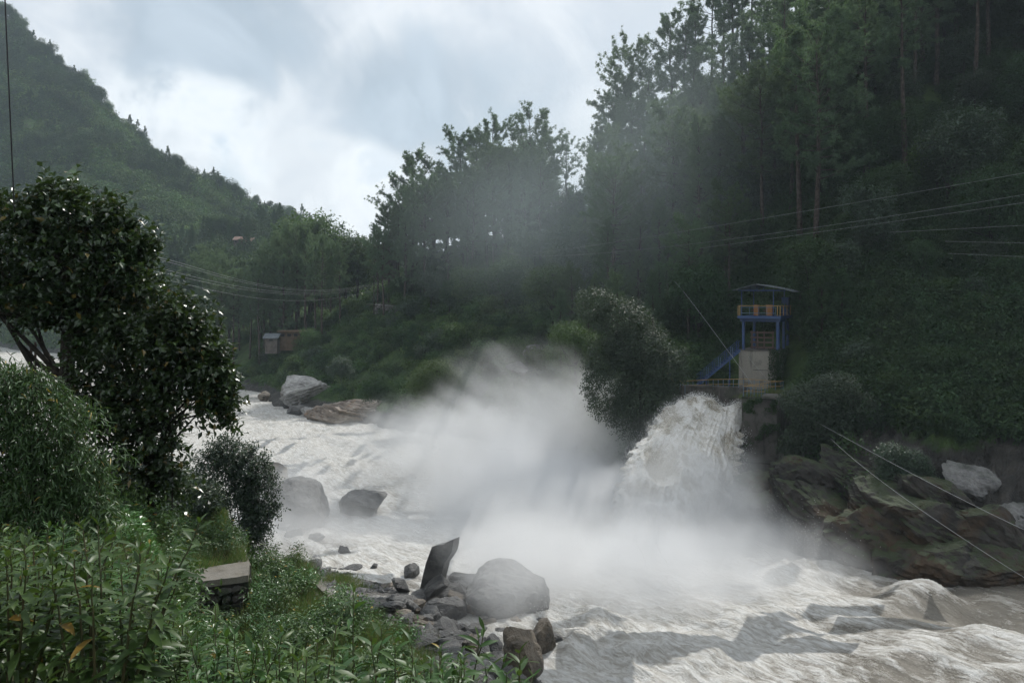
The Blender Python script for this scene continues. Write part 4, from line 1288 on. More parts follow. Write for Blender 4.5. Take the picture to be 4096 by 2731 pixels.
def build_near_walls():
    th = thing('retaining_wall', 'low concrete retaining wall holding the lower grass terrace above the gravel', 'wall', (WALL_LOW[1][0], WALL_LOW[1][1], 0))
    for i in range(len(WALL_LOW) - 1):
        b = grid_prism(Bag(), WALL_LOW[i], WALL_LOW[i + 1], -.5, .6, 7.98, nx=24, nz=16)
        me = rough_mesh(b.mesh('wall_face'), .05, .9, 3)
        o = obj('wall_face', me, M['conc_slab'], th); o.matrix_parent_inverse = th.matrix_world.inverted()
        o.location = (-WALL_LOW[1][0], -WALL_LOW[1][1], 0)
        a = np.array(WALL_LOW[i]); c = np.array(WALL_LOW[i + 1])
        b = grid_prism(Bag(), a + (c - a) * .004, c - (c - a) * .004, -.30, 7.98, 8.12, nx=20, nz=3)
        o = obj('coping', rough_mesh(b.mesh('coping'), .03, .7, 6), M['conc_slab'], th); o.location = (-WALL_LOW[1][0], -WALL_LOW[1][1], 0)
    # upper terrace: thick slab lying on a rubble wall, and the long edge wall behind the bush
    th = thing('concrete_block', 'thick wet concrete slab on a dark stone wall at the corner of the grassy terrace', 'wall', (-10, 30.1, 0))
    A, Bq, C, Dq = np.array((-9.95, 30.1)), np.array((-12.1, 29.1)), np.array((-10.45, 31.7)), np.array((-12.7, 30.7))
    dirv = (Bq - A) / np.linalg.norm(Bq - A)
    far = A + dirv * 7.5; farC = C + dirv * 7.5
    nx = 60
    b = Bag()
    top = []
    for k in range(8):
        s = k / 7
        top.append(np.stack([np.linspace(A[0] * (1 - s) + C[0] * s, far[0] * (1 - s) + farC[0] * s, nx), np.linspace(A[1] * (1 - s) + C[1] * s, far[1] * (1 - s) + farC[1] * s, nx)], 1))
    Vt = np.concatenate([np.concatenate([t_, np.full((nx, 1), 9.62)], 1) for t_ in top])
    Vb = Vt.copy(); Vb[:, 2] = 9.38
    a = (np.arange(7)[:, None] * nx + np.arange(nx - 1)[None]).ravel()
    Qt = np.stack([a, a + nx, a + nx + 1, a + 1], 1)
    n = len(Vt)
    edge = [(i, i + 1) for i in range(nx - 1)] + [(r * nx + nx - 1, (r + 1) * nx + nx - 1) for r in range(7)] + [(7 * nx + i + 1, 7 * nx + i) for i in range(nx - 1)][::-1] + [((r + 1) * nx, r * nx) for r in range(7)][::-1]
    Qe = [(p, n + p, n + q, q) for p, q in edge]
    b.add(np.concatenate([Vt, Vb]), Q=np.concatenate([Qt, Qt[:, ::-1] + n, np.array(Qe)]))
    o = obj('slab', rough_mesh(b.mesh('slab'), .035, .5, 5), M['conc_slab'], th); o.location = (10, -30.1, 0)
    # stone courses under the slab
    bb = grid_prism(Bag(), far + np.array([0, .12]), A + np.array([-.06, .12]), .3, 6.5, 9.38, nx=30, nz=10)
    o = obj('wall_core', rough_mesh(bb.mesh('wall_core'), .03, .5, 9), M['conc_moss'], th); o.location = (10, -30.1, 0)
    z = 7.9
    row = 0
    protos = [rock_mesh('stone', 800 + k, (1, 1, 1), sub=2, facets=9, soft=.05, rough=.04) for k in range(4)]
    for p_ in protos: p_.materials.append(M['conc_moss'])
    L = 6.0
    while z < 9.3:
        h = .26 + .05 * (row % 2)
        s = rng.uniform(0, .2)
        while s < L:
            w = rng.uniform(.3, .6)
            p = A + dirv * (s + w / 2)
            st = bpy.data.objects.new('stone', protos[int(rng.integers(4))]); COL.objects.link(st)
            st.parent = th
            st.location = (p[0] + 10, p[1] - 30.1 - .02, z)
            st.scale = (w * .96, .34, h * .95); st.rotation_euler = (0, 0, math.atan2(-dirv[1], -dirv[0]))
            s += w
        z += h; row += 1
    E0, E1 = (-16.4, 44.2), (-10.35, 31.6)
    b = grid_prism(Bag(), E0, E1, -.4, 3.0, 9.5, nx=50, nz=12)
    obj('edge_wall', rough_mesh(b.mesh('edge_wall'), .06, .8, 12), M['conc_slab'], label='long moss edged wall along the river side of the upper grass terrace', cat='wall')
    # brown slab half buried in leaves on the left, and two old posts
    g = hit(48, 583)
    b = Bag().box((-.5, -.35, 0), (.55, .35, .16)); o = obj('broken_slab', rough_mesh(b.mesh('broken_slab'), .03, .3), M['rock_tan'], label='broken brown slab showing between the leaves at far left', cat='slab')
    o.location = (P(50, 572, 12)[0], 12, T1(P(50, 572, 12)[0], 12) + .3); o.rotation_euler = (.15, 0, .4)
    t_ = thing('fence_post', 'pair of thin dark iron posts standing behind the hanging leaves', 'post', tuple(P(30.5, 365, 17)))
    for dx, h in ((0.0, .42), (.09, .50)):
        obj('post', Bag().box((dx, -.02, -.9), (dx + .03, .02, h)).mesh('post'), M['rust'], t_)


build_near_walls()


# ------------------------------------------------------------------ gate house and weir
def build_gatehouse():
    O = np.array([24.5, 86.0]); ex = np.array([.8660, -.5]); ey = np.array([.5, .8660])

    def LM(V):
        V = np.asarray(V, float); xy = O + V[:, :1] * ex + V[:, 1:2] * ey
        return np.concatenate([xy - O, V[:, 2:3]], 1)
    loc = (O[0], O[1], 0)
    base = thing('gate_block', 'square pale concrete block with dark streaks carrying the blue gate tower', 'concrete block', loc)
    b = Bag()
    b.box((0, 0, 9.2), (4.15, 6.6, 14.60), LM)
    obj('block', b.mesh('block'), M['conc_light'], base)
    obj('block_top', Bag().box((-.06, -.06, 14.603), (4.2, 6.66, 14.70), LM).mesh('block_top'), M['conc_dark'], base)
    obj('recess_shade', Bag().box((1.5, -.03, 12.55), (3.1, -.003, 12.62), LM).mesh('recess_shade'), M['conc_dark'], base)  # no hollow here: a dark strip carries the shade of a recess

    tw = thing('gate_tower', 'blue steel hoist tower with open platform and tin roof on the concrete block', 'tower', loc)
    zt = 14.703
    for (x, y) in ((.42, .35), (4.0, .35), (1.05, 2.6), (3.6, 2.8), (4.05, 3.2), (.42, 5.4), (4.0, 5.6)):
        obj('column', Bag().box((x - .13, y - .13, zt), (x + .13, y + .13, 18.06), LM).mesh('column'), M['blue'], tw)
    obj('beam', Bag().box((.1, .2, 17.72), (4.3, .5, 18.055), LM).mesh('beam'), M['blue'], tw)
    obj('beam', Bag().box((3.86, .52, 17.72), (4.16, 5.9, 18.05), LM).mesh('beam'), M['blue'], tw)
    obj('beam', Bag().box((.3, .52, 17.72), (.58, 5.9, 18.05), LM).mesh('beam'), M['blue'], tw)
    obj('platform', Bag().box((-.05, -.35, 18.06), (4.45, 6.2, 18.36), LM).mesh('platform'), M['blue'], tw)
    zp = 18.363
    # yellow outer rail and its blue inner bars
    rail = Bag()
    fr = [(-.0, -.28), (4.38, -.28), (4.38, 6.1)]
    for i in range(2):
        a, c = np.array(fr[i]), np.array(fr[i + 1])
        rail.tube(LM([(*a, zp + 1.06), (*c, zp + 1.06)]), .035, 6)
    obj('top_rail', rail.mesh('top_rail'), M['yellow'], tw)
    for p in [(0, -.28), (.18, -.28), (4.1, -.28), (4.38, -.28), (4.38, 1.4), (4.38, 3.3), (4.38, 5.2)]:
        obj('rail_post', Bag().tube(LM([(*p, zp), (*p, zp + 1.05)]), .04, 6).mesh('rail_post'), M['yellow'], tw)
    for zz in (.28, .90):
        obj('inner_bar', Bag().tube(LM([(.3, -.20, zp + zz), (3.9, -.20, zp + zz)]), .03, 6).mesh('inner_bar'), M['blue_light'], tw)
        obj('inner_bar', Bag().tube(LM([(4.30, -.1, zp + zz), (4.30, 6.0, zp + zz)]), .03, 6).mesh('inner_bar'), M['blue'], tw)
    for xx in (.3, 1.2, 2.1, 3.0, 3.9):
        obj('inner_post', Bag().tube(LM([(xx, -.20, zp), (xx, -.20, zp + .9)]), .022, 6).mesh('inner_post'), M['blue_light'], tw)
    # roof posts, frame and the two tin slopes
    for (x, y) in ((.28, .1), (3.62, .1), (.28, 5.6), (3.62, 5.6), (4.2, 2.8)):
        obj('roof_post', Bag().tube(LM([(x, y, zp), (x, y, 21.15)]), .055, 8).mesh('roof_post'), M['blue'], tw)
    obj('eave_beam', Bag().box((-.1, .02, 21.02), (4.3, .12, 21.14), LM).mesh('eave_beam'), M['blue'], tw)
    for xx in (1.2, 1.9, 2.6):
        obj('truss_bar', Bag().tube(LM([(xx, .07, 21.1), (xx, .07, 21.5)]), .025, 5).mesh('truss_bar'), M['blue'], tw)
    obj('rear_beam', Bag().box((-.1, 5.5, 21.02), (4.3, 5.6, 21.14), LM).mesh('rear_beam'), M['blue'], tw)
    for side in (0, 1):
        n = 9
        for k in range(n):   # corrugated sheets laid side by side
            y0, y1 = -.7 + 7.2 * k / n, -.7 + 7.2 * (k + 1) / n
            if side == 0: q = [(-.55, y0, 21.10), (1.80, y0, 21.72), (1.80, y1, 21.72), (-.55, y1, 21.10)]
            else: q = [(2.02, y0, 21.74), (4.95, y0, 21.16), (4.95, y1, 21.16), (2.02, y1, 21.74)]
            q = np.array(q); lo_ = q.copy(); lo_[:, 2] -= .045 + .01 * (k % 2)
            b = Bag().add(LM(np.concatenate([q, lo_])), Q=[(0, 1, 2, 3), (7, 6, 5, 4), (0, 4, 5, 1), (1, 5, 6, 2), (2, 6, 7, 3), (3, 7, 4, 0)])
            obj('roof_sheet', b.mesh('roof_sheet'), M['roof_tin'], tw)
    b = Bag().add(LM([(4.97, -.7, 21.15), (5.5, .2, 20.95), (5.5, 6.3, 20.95), (4.97, 6.5, 21.15), (4.97, -.7, 21.11), (5.5, .2, 20.91), (5.5, 6.3, 20.91), (4.97, 6.5, 21.11)]),
                  Q=[(0, 1, 2, 3), (7, 6, 5, 4), (0, 4, 5, 1), (1, 5, 6, 2), (2, 6, 7, 3), (3, 7, 4, 0)])
    obj('side_awning', b.mesh('side_awning'), M['roof_tin'], tw)
    # hoist motors and cabinet on the platform
    for x0, w in ((1.35, .46), (2.65, .60)):
        h = thing('hoist_motor', 'orange hoist housing, %s of the two on the tower platform' % ('narrower' if w < .5 else 'wider'), 'hoist', loc, group='orange hoists on the platform')
        obj('housing', Bag().box((x0, 1.0, zp + .003), (x0 + w, 1.7, zp + 1.15), LM).mesh('housing'), M['orange'], h)
        obj('shaft', Bag().tube(LM([(x0 - .35, 1.35, zp + .55), (x0 - .01, 1.35, zp + .55)]), .07, 8).mesh('shaft'), M['rust'], h)
        obj('cap', Bag().box((x0 - .04, .96, zp + 1.155), (x0 + w + .04, 1.74, zp + 1.2), LM).mesh('cap'), M['rust'], h)
    cb = thing('control_cabinet', 'tall blue cabinet at the rear corner of the tower platform', 'cabinet', loc)
    obj('body', Bag().box((3.4, 5.3, zp + .003), (4.15, 6.0, zp + 2.0), LM).mesh('body'), M['blue'], cb)
    obj('door', Bag().box((3.44, 5.26, zp + .1), (4.11, 5.297, zp + 1.9), LM).mesh('door'), M['blue'], cb)
    # lattice of the raised gate between the columns
    gt = thing('lattice_gate', 'rusty lattice sluice gate hanging between the blue columns', 'gate', loc)
    for x in (1.15, 1.75, 2.45, 3.35):
        obj('upright', Bag().box((x - .07, 1.0, zt + .1), (x + .07, 1.12, 16.7), LM).mesh('upright'), M['rust'], gt)
    for z in (14.95, 15.5, 16.0, 16.55):
        obj('crossbar', Bag().box((1.0, .9, z - .09), (3.5, .997, z + .09), LM).mesh('crossbar'), M['rust'], gt)

    # stairs down the left side
    st = thing('steel_stairs', 'blue steel stairs climbing from the walkway to the concrete block', 'stairs', loc)
    p0, p1 = P(740.5, 349.8, 85.2), P(698, 385, 86)
    L_ = p1 - p0
    off = np.array([O[0], O[1], 0])
    for dy in (0, .8):
        q = np.array([p0 + (0, dy, 0), p1 + (0, dy, 0)]) - off
        bb = Bag()
        bb.add([q[0] + (0, 0, -.16), q[1] + (0, 0, -.16), q[1] + (0, 0, .16), q[0] + (0, 0, .16), q[0] + (0, .06, -.16), q[1] + (0, .06, -.16), q[1] + (0, .06, .16), q[0] + (0, .06, .16)],
               Q=[(0, 1, 2, 3), (7, 6, 5, 4), (0, 4, 5, 1), (1, 5, 6, 2), (2, 6, 7, 3), (3, 7, 4, 0)])
        obj('stringer', bb.mesh('stringer'), M['blue'], st)
        for hgt in (.55, 1.05):
            obj('handrail', Bag().tube(q + np.array([(0, 0, hgt)]), .03, 6).mesh('handrail'), M['blue'], st)
        for k in range(7):
            c = q[0] + (q[1] - q[0]) * (k + .3) / 7
            obj('baluster', Bag().tube([c, c + (0, 0, 1.05)], .028, 6).mesh('baluster'), M['blue_light'] if k % 2 else M['blue'], st)
    tr = Bag()
    for k in range(16):
        c = p0 - off + L_ * (k + .5) / 16
        obj('tread', Bag().box((c[0] - .14, c[1] + .07, c[2] - .02), (c[0] + .14, c[1] + .79, c[2] + .02)).mesh('tread'), M['blue'], st)
    for c in (.25, .8):
        c = p0 - off + L_ * c
        obj('support', Bag().box((c[0] - .05, c[1], 9.2), (c[0] + .05, c[1] + .1, c[2] - .17)).mesh('support'), M['blue'], st)

    # ---- weir walls
    w = thing('weir_wall', 'dark wet concrete wall crossing behind the lip of the waterfall', 'wall', (22, 84, 0))
    pts = [P(672, 388, 86)[:2], P(712, 388, 85)[:2], P(744, 388, 83.3)[:2]]
    for i in range(2):
        bb = grid_prism(Bag(), pts[i], pts[i + 1], 1.2, 3.0, 10.65, nx=24, nz=14)
        o = obj('wall_face', rough_mesh(bb.mesh('wall_face'), .05, 1.0, 4), M['conc_dark'], w); o.location = (-22, -84, 0)
        bb = grid_prism(Bag(), np.array(pts[i]) + (0, -.08), np.array(pts[i + 1]) + (0, -.08), 1.4, 10.655, 10.85, nx=12, nz=2)
        o = obj('coping', bb.mesh('coping'), M['conc_dark'], w); o.location = (-22, -84, 0)
    # pier right of the fall
    pr = thing('pier', 'tall streaked concrete pier against the right edge of the waterfall', 'pier', (22.6, 78, 0))
    q = [P(741.5, 400, 76.4)[:2], P(777, 400, 75.4)[:2], P(788, 400, 82)[:2], P(748, 400, 83.5)[:2]]
    bb = Bag()
    for i in range(4):
        grid_prism(bb, q[i], q[(i + 1) % 4], .5, 3.2, 10.55, nx=20, nz=20)
    o = obj('pier_body', rough_mesh(bb.mesh('pier_body'), .09, 1.1, 7), M['conc_dark'], pr); o.location = (-22.6, -78, 0)
    o = obj('pier_top', prism(Bag(), [tuple(a) for a in q], 10.56, 10.72).mesh('pier_top'), M['conc_moss'], pr); o.location = (-22.6, -78, 0)
    q2 = [P(742.5, 400, 75.2)[:2], P(783, 400, 73.8)[:2], P(797, 400, 80)[:2], P(748, 400, 82)[:2]]
    bb = Bag()
    for i in range(4):
        grid_prism(bb, q2[i], q2[(i + 1) % 4], .12, -1.5, 4.7, nx=20, nz=16)
    o = obj('pier_footing', rough_mesh(bb.mesh('pier_footing'), .14, 1.2, 8), M['conc_dark'], pr); o.location = (-22.6, -78, 0)
    o = obj('footing_top', prism(Bag(), [tuple(a) for a in q2], 4.66, 4.85).mesh('footing_top'), M['conc_moss'], pr); o.location = (-22.6, -78, 0)
    s = prism(Bag(), [P(762, 400, 75.1)[:2], P(779.5, 400, 74.7)[:2], P(781, 400, 77.2)[:2], P(764, 400, 77.6)[:2]], 10.73, 10.95)
    o = obj('ledge_slab', s.mesh('ledge_slab'), M['conc_dark'], pr); o.location = (-22.6, -78, 0)
    # ---- railings
    def railing(label, pts_, h=1.0, n=8, mid=True, post='blue_light', top='yellow', cat='railing', group=None, pr_=.035):
        p = np.array(pts_); base_ = p[0].copy()
        th = thing('railing', label, cat, tuple(base_), group=group)
        p = p - base_
        obj('handrail', Bag().tube(p + (0, 0, h), pr_, 6).mesh('handrail'), M[top], th)
        if mid: obj('mid_rail', Bag().tube(p + (0, 0, h * .5), pr_ * .8, 6).mesh('mid_rail'), M[top], th)
        seg = np.linalg.norm(np.diff(p, axis=0), axis=1); cum = np.concatenate([[0], np.cumsum(seg)])
        for k in range(n):
            s_ = cum[-1] * k / (n - 1)
            c = np.array([np.interp(s_, cum, p[:, j]) for j in range(3)])
            obj('post', Bag().tube([c, c + (0, 0, h)], pr_ * .9, 6).mesh('post'), M[post], th)
        return th
    G = 'railings around the weir'
    railing('long walkway railing with ochre handrail and pale blue posts on the weir wall', [P(683, 390, 86) , P(712, 388.6, 85.0), P(745, 388.2, 83.4), P(781, 391, 82.2)], h=1.02, n=20, group=G)
    railing('short near railing with pale blue posts on top of the pier', [P(743.5, 395.8, 77.0), P(765, 396.5, 76.6)], h=1.0, n=7, group=G)
    railing('ochre railing running back from the pier to the concrete block', [P(743.5, 395.6, 77.2), P(762, 392.6, 79.5), P(783, 389.6, 82)], h=.95, n=6, group=G)
    railing('nearer ochre stair rail descending at the left end of the weir wall', [P(670, 381, 84), P(685, 393.5, 83.6)], h=.95, n=4, mid=False, group=G)
    railing('farther ochre stair rail at the left end of the weir wall', [P(664.5, 378, 85), P(674, 390.5, 84.5)], h=.95, n=4, mid=False, group=G)
    railing('long faint yellow rail above the young pine, right of the gate tower', [P(806, 314, 97), P(826, 314.4, 97), P(848, 314.8, 97)], h=1.05, n=5, mid=False, group=G)
    railing('short leaning yellow rail on the dark slope below the small boulder', [P(902, 424.5, 76), P(919, 422, 76), P(936, 420.5, 76)], h=.85, n=5, mid=False, group=G)
    railing('last bit of yellow rail at the upper end of the dark slope', [P(943, 419.5, 76.5), P(954, 418.2, 77)], h=.9, n=2, mid=False, group=G)
    for u0, v0, u1, v1, lab in ((911.3, 347, 913.6, 387, 'thin yellow stair rail upright on the dark slope, left one of the pair'), (925, 360, 927.6, 392, 'thin yellow stair rail upright on the dark slope, right one of the pair')):
        a, c = P(u0, v0, 88), P(u1, v1, 80)
        t_ = thing('stair_rail', lab, 'railing', tuple(c), group='yellow rails of the overgrown steps')
        obj('handrail', Bag().tube(np.array([a, (a + c) / 2 + (0, 0, .03), c]) - c, .045, 6).mesh('handrail'), M['yellow'], t_)
        for k in (.05, .5, .95):
            q_ = (a - c) * k
            obj('post', Bag().tube([q_, q_ - (0, 0, 1.0)], .03, 5).mesh('post'), M['yellow'], t_)


build_gatehouse()


# ------------------------------------------------------------------ wires
def wire(name, label, pts, r, mat, cat='wire', group=None, n=40, sag=None):
    """pts = [(u, v, d), ...] joined by a smooth hanging line"""
    p = np.array([P(*a) for a in pts])
    k = np.arange(len(p))
    tt = np.linspace(0, len(p) - 1, n)
    if len(p) == 2:
        c = p[0] + (p[1] - p[0]) * (tt / (len(p) - 1))[:, None]
        if sag: c[:, 2] -= sag * 4 * (tt / tt[-1]) * (1 - tt / tt[-1])
    else:
        c = np.stack([np.polyval(np.polyfit(k, p[:, j], min(len(p) - 1, 3)), tt) for j in range(3)], 1)
    o = obj(name, None or Bag().tube(c - c[0], r, 5).mesh(name), M[mat], label=label, cat=cat, group=group)
    o.location = c[0]
    return o


def build_wires():
    wire('cable', 'thick black cable hanging down the upper left edge of the view', [(4.5, -12, 12), (9, 90, 12.2), (14.5, 212, 12.6)], .011, 'cable', 'cable')
    g = 'power lines over the river on the left'
    labs = ['uppermost of the power lines sagging past the left tree', 'second power line from the top sagging past the left tree', 'middle power line of the five past the left tree', 'second lowest power line past the left tree', 'lowest of the power lines sagging past the left tree']
    for i, (v0, v1, v2, v3) in enumerate(((257.6, 275, 289.5, 291.6), (259, 277, 290.5, 292.5), (266.5, 283, 292.3, 294), (271, 285.5, 294, 295.5), (279, 292, 300, 297.5))):
        wire('power_line', labs[i], [(140, v0 - 2, 42), (223, v1, 70), (310, v2, 110), (388, v3 - 12, 160)], .009, 'wire', 'power line', g)
    g = 'power lines over the hillside on the right'
    for i, (a, lab) in enumerate((([(535, 250, 104), (600, 244, 98), (816, 209, 84), (1060, 166, 72)], 'highest power line crossing in front of the dark hillside'),
                                  ([(500, 249, 104), (600, 253, 98), (816, 227, 84), (1060, 188, 72)], 'long power line reaching farthest left below the highest one'),
                                  ([(700, 248, 92), (870, 224.5, 82), (1060, 197, 72)], 'third power line down, close under the long one'),
                                  ([(890, 232, 82), (1024, 225, 76), (1060, 223, 74)], 'short flat power line below the three long ones'),
                                  ([(945, 241, 82), (1060, 243.4, 76)], 'level power line ending at the right edge'),
                                  ([(948, 253, 82), (1060, 258, 76)], 'lowest power line, falling slightly towards the right edge'))):
        wire('power_line', lab, a, .011, 'wire', 'power line', g)
    g = 'steel guy ropes'
    wire('guy_rope', 'bright steel rope running from the pier down across the cliff, the upper of the two', [(776, 398.5, 75.5), (924.7, 479.6, 55), (1070, 549, 44)], .016, 'wire', 'rope', g)
    wire('guy_rope', 'lower steel rope slanting over the dark cliff rocks to the right edge', [(830.7, 438, 66), (908, 500, 54), (1070, 605, 44)], .014, 'wire', 'rope', g)
    wire('guy_rope', 'thin steel rope slanting across the steps down to the pier railing', [(673.6, 281, 100), (690.4, 300, 96), (752.5, 384, 80)], .016, 'wire', 'rope', g)
    wire('guy_rope', 'faint steel rope crossing the face of the pale concrete block', [(748, 356, 82), (770, 382, 79)], .010, 'wire', 'rope', g, sag=.05)
    for k in range(4):
        wire('power_line', 'faint short power line on the left mountainside above the tree', [(122 + k * 3, 230.5 - k * .5, 60), (141 + k * 2.2, 216.5 + k * 1.6, 90)], .022, 'wire', 'power line', 'short lines on the left mountainside', sag=.2)


build_wires()


# ------------------------------------------------------------------ houses, road and its wall
def build_houses():
    def house(label, u, v, d, w, dep, h, wall, roof, nwin, rz=0, pitched=False, open_side=False):
        c = P(u, v, d)
        t_ = thing('house', label, 'house', (c[0], c[1], c[2]), rz)
        obj('wall', Bag().box((-w / 2, 0, -2.5), (w / 2, dep, h)).mesh('wall'), M[wall], t_)
        if pitched:
            b = Bag()
            for sgn in (-1, 1):
                b = Bag()
                y0, y1 = (-.5, dep / 2 - .01) if sgn < 0 else (dep / 2 + .01, dep + .5)
                z0, z1 = (h, h + dep * .32) if sgn < 0 else (h + dep * .32, h)
                V = [(-w / 2 - .4, y0, z0), (w / 2 + .4, y0, z0), (w / 2 + .4, y1, z1), (-w / 2 - .4, y1, z1)]
                V = V + [(x, y, z + .15) for x, y, z in V]
                b.add(V, Q=[(0, 3, 2, 1), (4, 5, 6, 7), (0, 1, 5, 4), (1, 2, 6, 5), (2, 3, 7, 6), (3, 0, 4, 7)])
                obj('roof', b.mesh('roof'), M[roof], t_)
        else:
            obj('roof', Bag().box((-w / 2 - .35, -.8, h + .003), (w / 2 + .35, dep + .3, h + .28)).mesh('roof'), M[roof], t_)
        for k in range(nwin):
            x = -w / 2 + w * (k + .5) / nwin
            f = obj('window', Bag().box((x - .5, -.06, h * .38), (x + .5, -.003, h * .78)).mesh('window'), M['plaster_grey'], t_)
            obj('pane', Bag().box((x - .42, -.09, h * .40), (x + .42, -.063, h * .76)).mesh('pane'), M['dark_pane'], f)
        return t_
    house('low ochre house with a flat roof between the pine trunks above the far shore', 292.5, 339, 180, 5.9, 4, 1.7, 'plaster', 'plaster', 4)
    house('dark shed with a sloping grey roof left of the low ochre house', 271, 342, 178, 2.7, 3, .9, 'plaster_grey', 'roof_tin', 1, pitched=True)
    house('brown roofed farmhouse on the grassy spur, left of the two', 238, 243.5, 345, 3.8, 5, 1.6, 'plaster_grey', 'roof_brown', 2, pitched=True)
    house('brown roofed farmhouse on the grassy spur, longer and lower to the right', 246, 244.5, 342, 5.2, 5, 1.5, 'plaster_grey', 'roof_brown', 2, pitched=True, rz=-.15)
    house('pale building glimpsed through the pines above the road bend', 386, 268.5, 182, 4.5, 3, 1.6, 'plaster_grey', 'plaster_grey', 2)
    house('grey shed on the mountain terraces below the left ridge', 157, 163.5, 520, 7, 4, 1.6, 'plaster_grey', 'roof_tin', 1)


build_houses()


def build_road():
    pts = [(366, 303, 172), (380, 303, 168), (400, 305, 164), (430, 309, 158), (470, 313.5, 152), (510, 317, 147), (550, 320.5, 140), (590, 323.5, 133), (630, 326, 126), (665, 327, 120)]
    p = np.array([P(*a) for a in pts])
    s = np.linspace(0, len(p) - 1, 90)
    c = np.stack([np.interp(s, np.arange(len(p)), p[:, j]) for j in range(3)], 1)
    t_ = np.gradient(c, axis=0); t_[:, 2] = 0; t_ = unit(t_); nrm = np.stack([-t_[:, 1], t_[:, 0], np.zeros(len(t_))], 1)
    L = c + nrm * 3.0; R_ = c
    V = np.concatenate([R_, L + (0, 0, .15), R_ - (0, 0, .5), L - (0, 0, .5)])
    n = len(c); i = np.arange(n - 1)
    Q = np.concatenate([np.stack([i, i + 1, n + i + 1, n + i], 1), np.stack([2 * n + i, 3 * n + i, 3 * n + i + 1, 2 * n + i + 1], 1), np.stack([i, 2 * n + i, 2 * n + i + 1, i + 1], 1)])
    obj('road', mk('road', V, Q, True), M['bank'], kind='structure')
    # dry stone wall holding the road: separate stones in courses
    w = thing('road_wall', 'long dry stone wall holding up the hillside road', 'wall', tuple(c[0]))
    core = Bag()
    i0 = 8
    W_ = c[i0:]; off = -nrm[i0:] * .25
    a = W_ + off + (0, 0, -.02); b_ = W_ + off - (0, 0, 2.3); a2 = W_ - off * 1.2 + (0, 0, -.02)
    m = len(W_); i = np.arange(m - 1)
    core.add(np.concatenate([a, b_, a2]), Q=np.concatenate([np.stack([m + i, m + i + 1, i + 1, i], 1), np.stack([i, i + 1, 2 * m + i + 1, 2 * m + i], 1)]))
    o = obj('wall_core', core.mesh('wall_core'), M['conc_moss'], w); o.location = -c[0]
    protos = [rock_mesh('stone', 850 + k, (1, 1, 1), sub=1, facets=9, soft=.05, rough=.05) for k in range(3)]
    sets = []
    for me_ in protos:
        v = np.empty(len(me_.vertices) * 3); me_.vertices.foreach_get('co', v)
        sets.append((v.reshape(-1, 3), np.array([p_.vertices[:] for p_ in me_.polygons])))
    bag = Bag()
    for row in range(5):
        s_ = 0.0
        while s_ < m - 1.2:
            q = np.array([np.interp(s_, np.arange(m), W_[:, j]) for j in range(3)]); nn = nrm[i0 + int(s_)]
            if rng.random() < .72:
                v, f = sets[int(rng.integers(3))]
                sc = rng.uniform(.35, .62)
                bag.add((v - (0, 0, .5)) * (sc * 1.25, sc, sc * .85) + q - nn * .42 + (0, 0, -.3 - row * .44), T=f)
            s_ += rng.uniform(.28, .5)
    o = obj('stonework', bag.mesh('stonework'), M['wall_stone'], w, kind='stuff'); o.location = -c[0]
    # thin pole beside the road
    t = thing('utility_pole', 'thin bare pole beside the hillside road above the mist', 'pole', tuple(P(513, 322, 147)))
    obj('shaft', Bag().tube([(0, 0, 0), (0, 0, 3.4)], [.09, .06], 7).mesh('shaft'), M['wire'], t)
    obj('crossbar', Bag().box((-.4, -.04, 3.0), (.4, .04, 3.1)).mesh('crossbar'), M['rust'], t)
    t = thing('utility_pole', 'dark wooden pole where the road bends out of the pines', 'pole', tuple(P(374, 309, 160)))
    obj('shaft', Bag().tube([(0, 0, -1), (0, 0, 7)], [.12, .09], 7).mesh('shaft'), M['bark'], t)
    obj('crossbar', Bag().box((-.6, -.05, 6.5), (.6, .05, 6.62)).mesh('crossbar'), M['bark'], t)


build_road()
